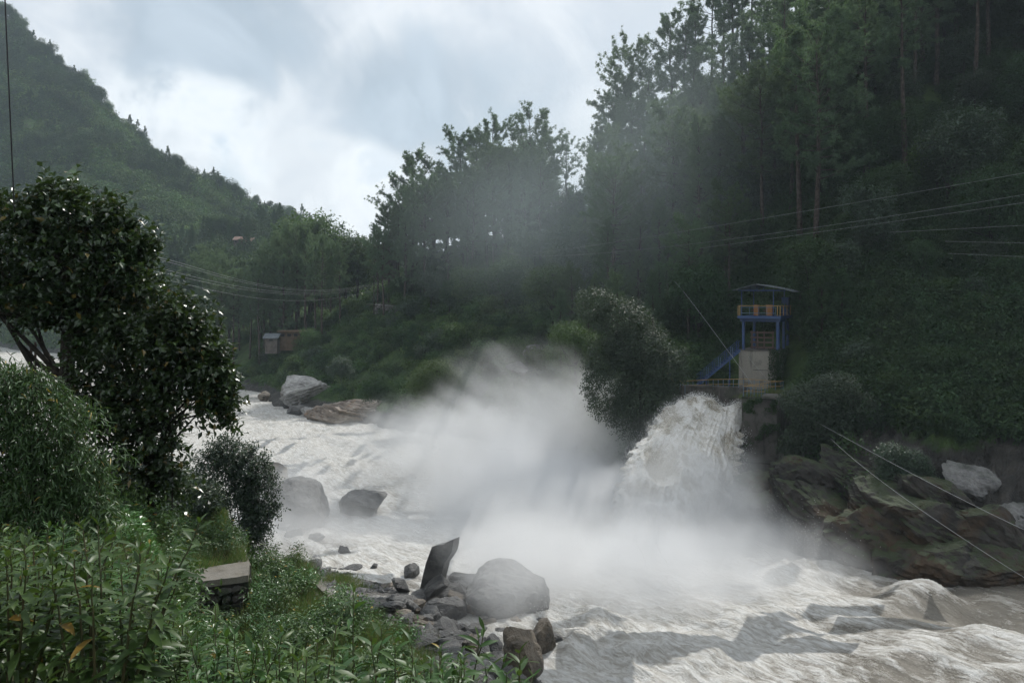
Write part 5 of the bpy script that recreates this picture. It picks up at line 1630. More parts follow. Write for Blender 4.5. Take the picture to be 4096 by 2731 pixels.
# ------------------------------------------------------------------ pines
def pine_variant(seed, H=24.0, c0=.45, Rm=3.6, n=34, form='round', lean=.3, tufts=1.0, fork=False, sub=4):
    """trunk mesh (with limbs) and crown mesh of one long-needled pine"""
    r = np.random.default_rng(seed)
    tr, cr = Bag(), Bag()
    t = np.linspace(0, 1, 14)
    sx = np.cumsum(r.normal(0, .22, 14)) * lean * (H / 24); sy = np.cumsum(r.normal(0, .22, 14)) * lean * (H / 24)
    sx -= sx[0]; sy -= sy[0]
    ax = np.stack([sx, sy, t * H], 1)
    r0 = .0125 * H
    tr.tube(ax, r0 * (1 - t) ** .8 + .035, 8)
    tc, td = [], []
    for k in range(n):
        f = (k + r.random()) / n
        tt = c0 + (1 - c0) * f ** .9 * .985
        p0 = np.array([np.interp(tt, t, ax[:, j]) for j in range(3)])
        az = k * 2.399 + r.normal(0, .5)
        if form == 'round':
            prof = max(.12, math.sin(pi * (.20 + .60 * f)) ** .6)
            el = np.interp(f, [0, .4, 1], [-.08, .18, .62]) + r.normal(0, .16)
        elif form == 'flat':
            prof = np.interp(f, [0, .35, .7, 1], [.55, .95, 1, .45]); el = np.interp(f, [0, 1], [.05, .75]) + r.normal(0, .2)
        elif form == 'slim':
            prof = np.interp(f, [0, .3, .8, 1], [.55, .8, .6, .25]); el = np.interp(f, [0, 1], [-.1, .8]) + r.normal(0, .2)
        else:
            prof = (1 - f) ** .75 + .12; el = np.interp(f, [0, 1], [.1, .9]) + r.normal(0, .1)
        L = Rm * prof * r.uniform(.55, 1.12)
        d = np.array([cos(az) * cos(el), sin(az) * cos(el), sin(el)])
        q = np.linspace(0, 1, 6)[:, None]
        up = np.array([0, 0, 1.0])
        br = p0 + d * L * q + up * (L * .22 * q ** 2) + np.cumsum(r.normal(0, .05, (6, 3)), 0) * L * .35 * q
        tr.tube(br, np.linspace(max(.03, r0 * .28 * (1 - f * .6)), .015, 6), 4, cap=False)
        for m in range(sub):
            s = r.uniform(.3, .98)
            b0 = np.array([np.interp(s, q[:, 0], br[:, j]) for j in range(3)])
            sd = unit(d + r.normal(0, .65, 3) + up * .25)
            sl = L * r.uniform(.18, .40)
            e = b0 + sd * sl + up * sl * .2
            tr.tube([b0, (b0 + e) / 2, e], [.02, .015, .01], 3, cap=False)
            for w in np.linspace(.35, 1, 3): tc.append(b0 + (e - b0) * w); td.append(sd)
        for w in (.62, .8, 1.0):
            tc.append(np.array([np.interp(w, q[:, 0], br[:, j]) for j in range(3)])); td.append(d)
    tc = np.array(tc); td = unit(np.array(td) + np.array([0, 0, .45]))
    extra = int(len(tc) * (tufts - .0))
    idx = r.integers(0, len(tc), extra)
    C = np.concatenate([tc, tc[idx] + r.normal(0, .22, (extra, 3)) * (H / 24)]); D = np.concatenate([td, unit(td[idx] + r.normal(0, .4, (extra, 3)))])
    m = 17
    CC = np.repeat(C, m, 0); DD = unit(np.repeat(D, m, 0) * .55 + unit(r.normal(0, 1, (len(CC), 3))))
    leaves(cr, CC + r.normal(0, .06, CC.shape), DD, unit(r.normal(0, 1, CC.shape)), r.uniform(.30, .52, len(CC)) * (H / 24) ** .5, .075, 'needle', droop=.12)
    return tr.mesh('trunk', True), cr.mesh('crown')


PINES = []
for sd, kw in ((1, dict(form='round', Rm=5.2, c0=.42, n=44, tufts=1.7)), (2, dict(form='round', Rm=4.8, c0=.48, n=40, tufts=1.7)), (3, dict(form='flat', Rm=4.9, c0=.52, n=36, lean=.5, tufts=1.7)),
               (4, dict(form='slim', Rm=3.8, c0=.38, n=44, tufts=1.5)), (5, dict(form='cone', Rm=4.0, c0=.2, n=58)), (6, dict(form='round', Rm=5.9, c0=.34, n=58, tufts=1.8)),
               (7, dict(form='slim', Rm=3.0, c0=.58, n=26, lean=.2)), (8, dict(form='flat', Rm=4.6, c0=.50, n=30, lean=.8, tufts=.5))):
    PINES.append(pine_variant(sd, **kw))
for a, b in PINES:
    a.materials.append(M['bark_pine']); b.materials.append(M['pine'])
young = pine_variant(20, H=9, c0=.06, Rm=2.6, form='cone', n=60, lean=.05, tufts=1.6)
young[0].materials.append(M['bark_pine']); young[1].materials.append(M['pine_young'])
PINE_POS = []


def pine(x, y, h, var, label, group, name='pine_tree', z=None, rz=None):
    z = T1(x, y) - .2 if z is None else z
    s = h / (9.0 if var == 'young' else 24.0)
    t = thing(name, label, 'pine', (x, y, z), rng.uniform(0, 6.28) if rz is None else rz, s, group)
    tm, cm = young if var == 'young' else PINES[var]
    for nm, me in (('trunk', tm), ('crown', cm)):
        o = bpy.data.objects.new(nm, me); COL.objects.link(o); o.parent = t
    PINE_POS.append((x, y))
    return t


def too_near(x, y, r):
    return any((x - a) ** 2 + (y - b) ** 2 < r * r for a, b in PINE_POS)


ORD = ['first', 'second', 'third', 'fourth', 'fifth', 'sixth', 'seventh', 'eighth', 'ninth', 'tenth', 'eleventh', 'twelfth', 'thirteenth', 'fourteenth', 'fifteenth', 'sixteenth', 'seventeenth', 'eighteenth', 'nineteenth', 'twentieth']


def build_pines():
    # skyline of the middle ridge: (u, v of the top, distance, variant, label)
    sky = [
        (378, 236, 172, 1, 'lowest leaning pine at the left end of the middle ridge skyline'),
        (388, 214, 170, 2, 'pine with drooping left limbs near the left end of the ridge'),
        (398, 190, 172, 0, 'full crowned pine just left of the small topped one on the ridge'),
        (411, 163, 175, 2, 'pine with a small flat top poking above the left end of the ridge'),
        (432, 171, 174, 0, 'broad crowned pine right of the small flat topped one'),
        (447, 176, 168, 3, 'narrow pine filling the dip left of the tall pair'),
        (461, 142, 176, 0, 'tall pine with open crown beginning the high part of the ridge'),
        (476, 141, 178, 2, 'pine standing close to the right of the open crowned one'),
        (496, 131, 176, 2, 'pine with a dense dark cap left of the giant'),
        (487, 160, 168, 5, 'bushy pine under the dense dark cap'),
        (509, 152, 172, 3, 'slim pine in the shadow of the giant'),
        (529, 125, 172, 5, 'giant round headed pine at the middle of the ridge'),
        (543, 140, 170, 0, 'pine leaning against the right side of the giant'),
        (567, 143, 168, 7, 'solitary pine with crooked bare limbs against the gap of sky'),
        (590, 150, 172, 4, 'young dense pine right of the solitary crooked one'),
        (598, 134, 170, 3, 'slim pine where the hill begins to climb'),
        (609, 106, 168, 1, 'pine with ragged left side halfway up the climbing skyline'),
        (622, 84, 166, 0, 'pine below the wide spreading one on the climbing skyline'),
        (633, 57, 164, 5, 'wide spreading pine standing out on the climbing skyline'),
        (648, 72, 160, 0, 'dense pine tucked right of the wide spreading one'),
        (668, 26, 163, 2, 'high open crowned pine with sky behind it'),
        (684, 34, 160, 0, 'dense pine right below the high open crowned one'),
        (697, 8, 164, 6, 'slender pine reaching the upper edge, trunk bare against the sky'),
        (712, -6, 164, 1, 'tall pine cut by the upper edge, left of the bare trunks'),
        (722, -30, 168, 6, 'first bare trunk in the bright gap under the upper edge'),
        (733, -34, 166, 6, 'second bare trunk in the bright gap under the upper edge'),
        (741, -25, 170, 6, 'third bare trunk in the bright gap under the upper edge'),
        (752, -40, 168, 6, 'fourth bare trunk in the bright gap under the upper edge'),
        (763, -30, 170, 6, 'fifth bare trunk in the bright gap under the upper edge'),
        (774, -45, 170, 3, 'bare trunk in the bright gap with a slim crown'),
        (786, -50, 170, 6, 'rightmost bare trunk against the bright gap'),
    ]
    for (u, vt, d, var, lab) in sky:
        x = (u - 512) / F * d
        zt = EYE + (HOR - vt) / F * d
        z0 = T1(x, d) - .2
        pine(x, d, max(10, zt - z0), var, lab, 'pines along the skyline')
    # the big pine in the middle of the right slope, and a few landmarks
    x, y, z = on_ground(815, 100); pine(x, y, 27, 5, 'very tall broad pine with a thick straight trunk behind the gate tower', 'pines of the right slope')
    x, y, z = on_ground(762, 112); pine(x, y, 23, 0, 'round headed pine rising behind and left of the gate tower', 'pines of the right slope')
    x, y, z = on_ground(905, 100); pine(x, y, 26, 6, 'slender pine with a long bare trunk on the dark right slope', 'pines of the right slope')
    x, y, z = on_ground(822, 84); pine(x, y, 8.2, 'young', 'young bright green pine right of the gate tower', 'young pines')
    x, y, z = on_ground(800, 88); pine(x, y, 7.0, 'young', 'smaller young pine between the gate tower and the bright one', 'young pines')
    x, y, z = on_ground(842, 83); pine(x, y, 6.6, 'young', 'smaller young pine at the right of the bright one', 'young pines')
    x, y, z = on_ground(413, 138); pine(x, y, 6.5, 'young', 'small young pine on the scrubby slope above the pale rocks', 'young pines')

    def fill(n, u0, u1, d0, d1, h0, h1, r, lab, grp, vars_, cond=None):
        k, tries = 0, 0
        while k < n and tries < n * 40:
            tries += 1
            u = rng.uniform(u0, u1); d = rng.uniform(d0, d1)
            x = (u - 512) / F * d
            if too_near(x, d, r): continue
            z = T1(x, d)
            if z < 2.5: continue
            h = rng.uniform(h0, h1)
            vt = HOR - (z + h - EYE) / d * F
            if cond and not cond(u, vt, d, z): continue
            pine(x, d, h, int(vars_[int(rng.integers(len(vars_)))]), lab, grp, z=z - .2)
            k += 1
    line_c = lambda u: np.interp(u, [370, 390, 411, 440, 461, 500, 529, 560, 590, 609, 633, 668, 700, 730], [248, 215, 175, 178, 150, 140, 135, 165, 165, 120, 75, 40, 10, -40])
    # left stand on the flat: tops must stay under the mountain view
    top_l = lambda u: np.interp(u, [140, 175, 220, 250, 280, 315, 330, 360, 380, 400], [262, 252, 250, 238, 236, 228, 240, 240, 240, 232])
    fill(62, 140, 398, 176, 232, 17, 25, 3.6, 'tall pine in the stand on the flat above the far shore', 'pines on the flat beyond the river', [0, 1, 2, 3, 4, 5], lambda u, vt, d, z: vt > top_l(u) and not (258 < u < 312 and d < 184))
    fill(46, 372, 600, 162, 196, 14, 24, 3.4, 'pine in the dense wood of the middle ridge', 'pines of the middle ridge', [0, 1, 2, 3, 4, 5], lambda u, vt, d, z: vt > line_c(u) + 6 and not (575 < u < 590) and not (553 < u < 562))
    fill(44, 600, 800, 118, 166, 16, 25, 3.6, 'pine climbing the hill above the waterfall', 'pines of the right slope', [0, 1, 3, 4, 5], lambda u, vt, d, z: vt > line_c(u) + 10 and not (640 < u < 800 and d > 150))
    fill(74, 790, 1130, 104, 178, 19, 28, 3.8, 'tall pine in the dark wood of the right slope', 'pines of the right slope', [0, 1, 3, 4, 5, 6])
    fill(16, 560, 760, 102, 120, 9, 16, 4.5, 'short pine in the scrub above the hillside road', 'pines of the right slope', [4, 0, 3], lambda u, vt, d, z: vt > line_c(u) + 40)


build_pines()


# ------------------------------------------------------------------ broadleaved trees and bushes
def leafy(seed, lobes, trunk_pts, shoots, per, L, W, kind='quad', spread=.35, droop=.25, stem_r=.12, shell=.45, up=.5, twigs=True, shoot_len=None, hang=False, limb_n=14, jit=.5, lumpy=.22):
    """lobes = [(centre, radii)], returns (wood mesh, foliage mesh)"""
    r = np.random.default_rng(seed)
    wood, fo = Bag(), Bag()
    lobes = [(np.array(c, float), np.array(q, float)) for c, q in lobes]
    vol = np.array([np.prod(q) ** (2 / 3) for _, q in lobes]); vol /= vol.sum()
    which = r.choice(len(lobes), shoots, p=vol)
    dirn = unit(r.normal(0, 1, (shoots, 3)))
    rad = shell + (1 - shell) * r.random(shoots) ** .6
    Cc = np.array([lobes[i][0] for i in which]); Rr = np.array([lobes[i][1] for i in which])
    lump = 1 + lumpy * fbm(dirn * 2.2 + seed + Cc, 3, seed)
    S0 = Cc + dirn * Rr * (rad * lump)[:, None]
    out = unit(dirn * Rr.mean(1)[:, None] + np.array([0, 0, up * 1.0]) + r.normal(0, jit, (shoots, 3)))
    if hang: out = unit(out * np.array([1, 1, .2]) + np.array([0, 0, -.5]))
    sl = shoot_len or L * 2.6
    s = np.tile(np.linspace(.05, 1, per), shoots)
    B = np.repeat(S0, per, 0) + np.repeat(out, per, 0) * (s * sl)[:, None]
    if hang: B[:, 2] -= (s ** 2) * sl * .45
    ang = np.tile(np.arange(per) * 2.4, shoots) + np.repeat(r.random(shoots) * 6.28, per)
    oo = np.repeat(out, per, 0)
    a1 = unit(np.cross(oo, np.array([.3, .2, 1.0]))); a2 = np.cross(oo, a1)
    side = a1 * np.cos(ang)[:, None] + a2 * np.sin(ang)[:, None]
    D = unit(oo * spread + side + r.normal(0, .25, B.shape) + np.array([0, 0, -.25 if hang else 0.0]))
    N = unit(np.array([0, 0, 1.0]) + r.normal(0, .45, B.shape))
    ll = L * r.uniform(.65, 1.2, len(B)); ww = W * r.uniform(.75, 1.15, len(B))
    leaves(fo, B, D, N, ll, ww, kind, droop=droop)
    tp = np.array(trunk_pts, float)
    wood.tube(tp, np.linspace(stem_r, stem_r * .45, len(tp)), 8)
    for k in range(limb_n):
        i = int(r.integers(shoots)); e = S0[i]
        b0 = tp[min(len(tp) - 1, 1 + int(r.integers(max(1, len(tp) - 1))))]
        mid = (b0 + e) / 2 + r.normal(0, .12, 3) * np.linalg.norm(e - b0) + (0, 0, .08 * np.linalg.norm(e - b0))
        q = np.linspace(0, 1, 6)[:, None]
        wood.tube((1 - q) ** 2 * b0 + 2 * q * (1 - q) * mid + q * q * e, np.linspace(stem_r * .42, stem_r * .10, 6), 5, cap=False)
    if twigs:
        sel = r.choice(shoots, min(shoots, 260), replace=False)
        for i in sel:
            wood.tube([S0[i] - out[i] * sl * .3, S0[i] + out[i] * sl * .9], [stem_r * .06 + .003, .002], 3, cap=False)
    return wood.mesh('trunk', True), fo.mesh('foliage', kind in ('lance',))


def plant(name, label, cat, meshes, mats, loc, rz=0.0, s=1.0, group=None, parts=('trunk', 'foliage')):
    t = thing(name, label, cat, loc, rz, s, group)
    for nm, me, mt in zip(parts, meshes, mats):
        o = bpy.data.objects.new(nm, me); COL.objects.link(o); o.parent = t
        if not me.materials: me.materials.append(M[mt])
    return t


def lob(r, n, R, H, z0=.3):
    L = []
    for k in range(n):
        a = r.random() * 6.28; q = r.random() ** .5 * R * .6
        L.append(((cos(a) * q, sin(a) * q, H * r.uniform(z0, .82)), (R * r.uniform(.35, .6), R * r.uniform(.35, .6), H * r.uniform(.14, .28))))
    return L


def build_bushes():
    r = np.random.default_rng(5)
    kinds = []
    for k in range(6):
        kinds.append((leafy(200 + k, lob(r, 8, 1.0, 1.6, .25), [(0, 0, 0), (0, 0, .5), (.05, 0, 1.0)], 620, 4, .16, .085, 'quad', stem_r=.05, twigs=False, limb_n=8), ['bush_a', 'bush_b', 'bush_a', 'bush_b', 'bush_gloss', 'bush_a'][k]))
    trees = []
    for k in range(5):
        H = 1.0
        trees.append((leafy(240 + k, lob(r, 12, .38, 1.0, .38), [(0, 0, 0), (.01, 0, .25), (.0, .02, .5), (.02, 0, .75)], 1500, 5, .034, .020, 'quad', stem_r=.022, twigs=False, limb_n=16), ['bush_b', 'bush_a', 'bush_gloss', 'bush_b', 'bush_a'][k]))

    def bush(u, d, s, k, lab, grp, name='bush'):
        m_, mt = kinds[k]
        x, y, z = on_ground(u, d, .05)
        return plant(name, lab, 'bush', m_, (('bark'), mt), (x, y, z), rng.uniform(0, 6.28), s, grp, ('stem', 'foliage'))

    def tree(u, d, h, k, lab, grp):
        m_, mt = trees[k]
        x, y, z = on_ground(u, d, .2)
        return plant('broadleaf_tree', lab, 'tree', m_, ('bark', mt), (x, y, z), rng.uniform(0, 6.28), h, grp, ('trunk', 'crown'))
    # landmarks ------------------------------------------------------
    B, Tt = 'bushes on the scrubby slope above the mist', 'broadleaved trees'
    def special(seed, name, lab, cat, u, d, H, lobes, mat, n=3200, L=.22, W=.11, per=5, vb=None, sr=.16, **kw):
        x, y, z = on_ground(u, d, .2) if vb is None else tuple(P(u, vb, d))
        m_ = leafy(seed, lobes, [(0, 0, 0), (0, 0, H * .3), (.1, 0, H * .6), (.1, .1, H * .8)], n, per, L, W, 'bent', stem_r=sr, twigs=False, limb_n=26, **kw)
        return plant(name, lab, cat, m_, ('bark', mat), (x, y, z), 0, 1.0, None, ('trunk', 'foliage'))
    k_ = 82 / F
    # dark draping tree left of the waterfall; lobes in metres around its foot at (640, 440)
    def L_(u, v, ru, rv, ry=None): return (((u - 640) * k_, 0, (452 - v) * k_), (ru * k_, (ry or ru * .8) * k_, rv * k_))
    special(301, 'draping_tree', 'big dark tree with glossy draping crown between mist and walkway', 'tree', 640, 82, 14,
            [L_(597, 303, 18, 14), L_(622, 318, 26, 17), L_(640, 345, 28, 24), L_(660, 370, 26, 20), L_(610, 385, 26, 34), L_(645, 405, 34, 36), L_(625, 350, 20, 18), L_(672, 358, 14, 9), L_(600, 360, 14, 20)],
            'bush_gloss', n=9000, L=.26, W=.13, vb=452)
    k_ = 96 / F
    special(302, 'slender_tree', 'lighter feathery tree with forked pale stems left of the draping tree', 'tree', 575, 96, 8,
            [((-.8, 0, 8.4), (2.2, 1.6, 1.3)), ((1.2, 0, 7.4), (2.0, 1.6, 1.2)), ((-1.6, 0, 6.0), (1.8, 1.4, 1.1)), ((1.5, 0, 5.2), (1.6, 1.3, 1.3)), ((0, 0, 3.6), (1.8, 1.3, 1.0))],
            'bush_a', n=2600, L=.28, W=.10, vb=405)
    special(303, 'roundheaded_tree', 'pale green round headed tree standing beside the road above the mist', 'tree', 553, 126, 12,
            [((0, 0, 9.0), (3.6, 3, 1.5)), ((-2.2, 0, 7.4), (2.4, 2, 1.4)), ((2.2, 0, 7.6), (2.4, 2, 1.5)), ((0, 0, 6.2), (2.6, 2, 1.2))], 'bush_a', n=3000, L=.30, W=.15, vb=334)
    special(304, 'riverside_bush', 'large rounded bush with pale twigs at the water just left of the mist', 'bush', 436, 117, 5,
            [((0, 0, 3.6), (3.0, 2, 1.9)), ((-1.9, 0, 2.2), (2.2, 2, 1.7)), ((2.3, 0, 2.4), (2.4, 2, 1.8)), ((.3, 0, 1.6), (3.2, 2, 1.5))], 'bush_a', n=3200, L=.26, W=.12, vb=398, sr=.08)
    special(305, 'pier_bush', 'large glossy bush hanging over the cliff right of the pier', 'bush', 834, 70, 6,
            [((-2.2, 0, 4.2), (2.3, 1.8, 1.7)), ((0, 0, 5.4), (2.0, 1.6, 1.4)), ((1.6, 0, 3.6), (2.4, 1.8, 1.5)), ((3.9, 0, 3.0), (2.2, 1.5, 1.2)), ((-1.0, -.3, 2.2), (2.6, 1.8, 1.5)), ((2.4, 0, 1.6), (2.6, 1.6, 1.2)), ((5.4, 0, 2.5), (1.6, 1.2, .8)), ((-3.0, -.4, 1.4), (1.4, 1.0, 1.2)), ((-3.9, 0, .3), (.9, .8, .7))],
            'bush_gloss', n=8500, L=.21, W=.115, vb=452, sr=.10)
    special(306, 'cliff_shrub', 'small glossy shrub rooted between grass and cliff rocks', 'bush', 902, 63, 3,
            [((-.9, 0, 2.4), (1.1, .9, .8)), ((.5, 0, 1.9), (1.4, 1, .8)), ((-.3, 0, 1.0), (1.6, 1, .9)), ((1.3, 0, .9), (1.0, .8, .8))], 'bush_gloss', n=2200, L=.19, W=.10, vb=486, sr=.06)
    special(307, 'bright_tree', 'bright green young tree lit on the dark right slope', 'tree', 930, 98, 6,
            [((0, 0, 4.8), (1.8, 1.4, 1.3)), ((-1.2, 0, 3.6), (1.4, 1.2, 1.0)), ((1.0, 0, 3.2), (1.5, 1.2, 1.0)), ((0, 0, 2.2), (1.6, 1.2, 1.0))], 'bush_bright', n=1300, L=.26, W=.14, sr=.08)
    special(308, 'glossy_sapling', 'small silvery leaved sapling among the rocks above the rust streaked slab', 'bush', 341, 134, 4,
            [((0, 0, 3.0), (1.4, 1.2, 1.0)), ((-.7, 0, 2.0), (1.3, 1.1, .8)), ((.8, 0, 1.8), (1.3, 1.1, .8))], 'bush_gloss', n=900, L=.28, W=.14, vb=382, sr=.06)
    special(309, 'dark_shrub', 'dark shrub at the waterline where the mist begins', 'bush', 378, 122, 4,
            [((0, 0, 2.6), (2.0, 1.4, 1.6)), ((-1.2, 0, 1.4), (1.6, 1.1, 1.1)), ((1.4, 0, 1.3), (1.6, 1.1, 1.1))], 'bush_b', n=1500, L=.26, W=.13, vb=402, sr=.06)
    # two airy trees against the sky left of centre, and dark round trees on the spur
    for (u, vt, d, k, lab) in ((312, 211, 215, 1, 'airy gum like tree against the sky, left of the twin pair'), (331, 212, 216, 4, 'airy gum like tree against the sky, right of the twin pair'), (345, 233, 214, 2, 'small dark tree on the low skyline right of the twin airy trees'), (357, 236, 206, 0, 'last small tree on the low skyline before the ridge pines')):
        z = T1((u - 512) / F * d, d); h = EYE + (HOR - vt) / F * d - z
        tree(u, d, h, k, lab, 'trees on the low skyline')
    for (u, v, d, h, k, lab) in ((214, 0, 370, 12, 0, 'dark spreading tree on the spur, left of the clump'), (226, 0, 372, 14, 3, 'dark spreading tree on the spur, tallest of the clump'), (238, 0, 366, 9, 2, 'low round tree at the right of the clump on the spur'), (210, 0, 350, 8, 4, 'light green tree below the clump on the spur'), (222, 0, 352, 9, 0, 'round bushy tree in front of the clump on the spur'), (290, 0, 640, 16, 3, 'dark round tree at the foot of the ridge skyline'), (300, 0, 640, 15, 4, 'pale tree at the low end of the ridge skyline')):
        tree(u, d, h, k, lab, 'trees on the grassy spur')
    # scrubby slope above the far shore
    n = 0
    while n < 105:
        u = rng.uniform(232, 640); d = rng.uniform(106, 200)
        x = (u - 512) / F * d; z = T1(x, d)
        if z < 2.2: continue
        vb = HOR + (EYE - z) / d * F
        if u < 300 and not (345 < vb < 378): continue
        if vb < 305 or vb > 440: continue
        if 262 < u < 402 and vb > 372: continue
        s = rng.uniform(1.1, 2.5)
        if abs(vb - s * 1.6 / d * F * .9 - np.interp(u, [370, 430, 550, 640], [303, 309, 320, 326])) < 5 and 395 < u < 560: s *= .5
        bush(u, d, s, int(rng.integers(6)), 'rounded green bush in the scrub between the river and the hillside road', B); n += 1
    # under and between the pines
    for _ in range(120):
        u = rng.uniform(380, 720); d = rng.uniform(124, 178)
        z = T1((u - 512) / F * d, d)
        if z < 17: continue
        tree(u, d, rng.uniform(6, 12), int(rng.integers(5)), 'dark broadleaved tree under the pines of the middle ridge', 'broadleaved trees of the middle ridge')
    for _ in range(105):
        u = rng.uniform(655, 1120); d = rng.uniform(84, 150)
        if u < 810 and d < 98: continue
        if T1((u - 512) / F * d, d) < 10: continue
        tree(u, d, rng.uniform(4.5, 11), [0, 2, 3, 3][int(rng.integers(4))], 'dark broadleaved tree on the shaded right slope', 'broadleaved trees of the right slope')  # darker leaf kinds only, slope shade put into the colour
    for _ in range(60):
        u = rng.uniform(800, 1110); d = rng.uniform(66, 90)
        z = T1((u - 512) / F * d, d)
        if z < 9.5 or u < 815: continue
        if 860 < u < 1024 and z < 11: continue
        bush(u, d, rng.uniform(.8, 1.9), [1, 3, 1, 3, 4][int(rng.integers(5))], 'dark bush on the steep bank above the cliff rocks', 'bushes above the cliff rocks')  # dark leaf kinds picked so the bank's shade is in their colour
    return kinds, trees


KINDS, TREES = build_bushes()


# ------------------------------------------------------------------ scattered stuff (nobody could count it)
def scatter(name, pts, scl, rz, protos, label, cat, tilt=None):
    """one object: a cloud of points carrying small plants by geometry nodes"""
    me = bpy.data.meshes.new(name)
    me.vertices.add(len(pts)); me.vertices.foreach_set('co', np.asarray(pts, np.float32).ravel())
    a = me.attributes.new('sc', 'FLOAT_VECTOR', 'POINT'); s3 = np.asarray(scl, np.float32)
    if s3.ndim == 1: s3 = np.repeat(s3[:, None], 3, 1)
    a.data.foreach_set('vector', s3.ravel())
    a = me.attributes.new('rt', 'FLOAT_VECTOR', 'POINT'); rot = np.zeros((len(pts), 3), np.float32); rot[:, 2] = rz
    if tilt is not None: rot[:, :2] = tilt
    a.data.foreach_set('vector', rot.ravel())
    a = me.attributes.new('ix', 'INT', 'POINT'); a.data.foreach_set('value', rng.integers(0, len(protos), len(pts)).astype(np.int32))
    me.update()
    col = bpy.data.collections.new(name + ' sources')
    for i, p in enumerate(protos):
        o = bpy.data.objects.new('%s source %02d' % (name, i), p); col.objects.link(o)
    ng = bpy.data.node_groups.new(name, 'GeometryNodeTree')
    ng.interface.new_socket('Geometry', in_out='INPUT', socket_type='NodeSocketGeometry')
    ng.interface.new_socket('Geometry', in_out='OUTPUT', socket_type='NodeSocketGeometry')
    N, Lk = ng.nodes, ng.links
    gi, go = N.new('NodeGroupInput'), N.new('NodeGroupOutput')
    ip = N.new('GeometryNodeInstanceOnPoints'); ci = N.new('GeometryNodeCollectionInfo')
    ci.inputs['Collection'].default_value = col; ci.inputs['Separate Children'].default_value = True; ci.inputs['Reset Children'].default_value = True
    def na(nm, typ):
        x = N.new('GeometryNodeInputNamedAttribute'); x.data_type = typ; x.inputs[0].default_value = nm; return x.outputs[0]
    er = N.new('FunctionNodeEulerToRotation'); Lk.new(na('rt', 'FLOAT_VECTOR'), er.inputs[0])
    Lk.new(gi.outputs[0], ip.inputs['Points']); Lk.new(ci.outputs[0], ip.inputs['Instance']); ip.inputs['Pick Instance'].default_value = True
    Lk.new(na('ix', 'INT'), ip.inputs['Instance Index']); Lk.new(er.outputs[0], ip.inputs['Rotation']); Lk.new(na('sc', 'FLOAT_VECTOR'), ip.inputs['Scale'])
    Lk.new(ip.outputs[0], go.inputs[0])
    o = obj(name, me, None, kind='stuff', label=label, cat=cat)
    md = o.modifiers.new('plants', 'NODES'); md.node_group = ng
    return o


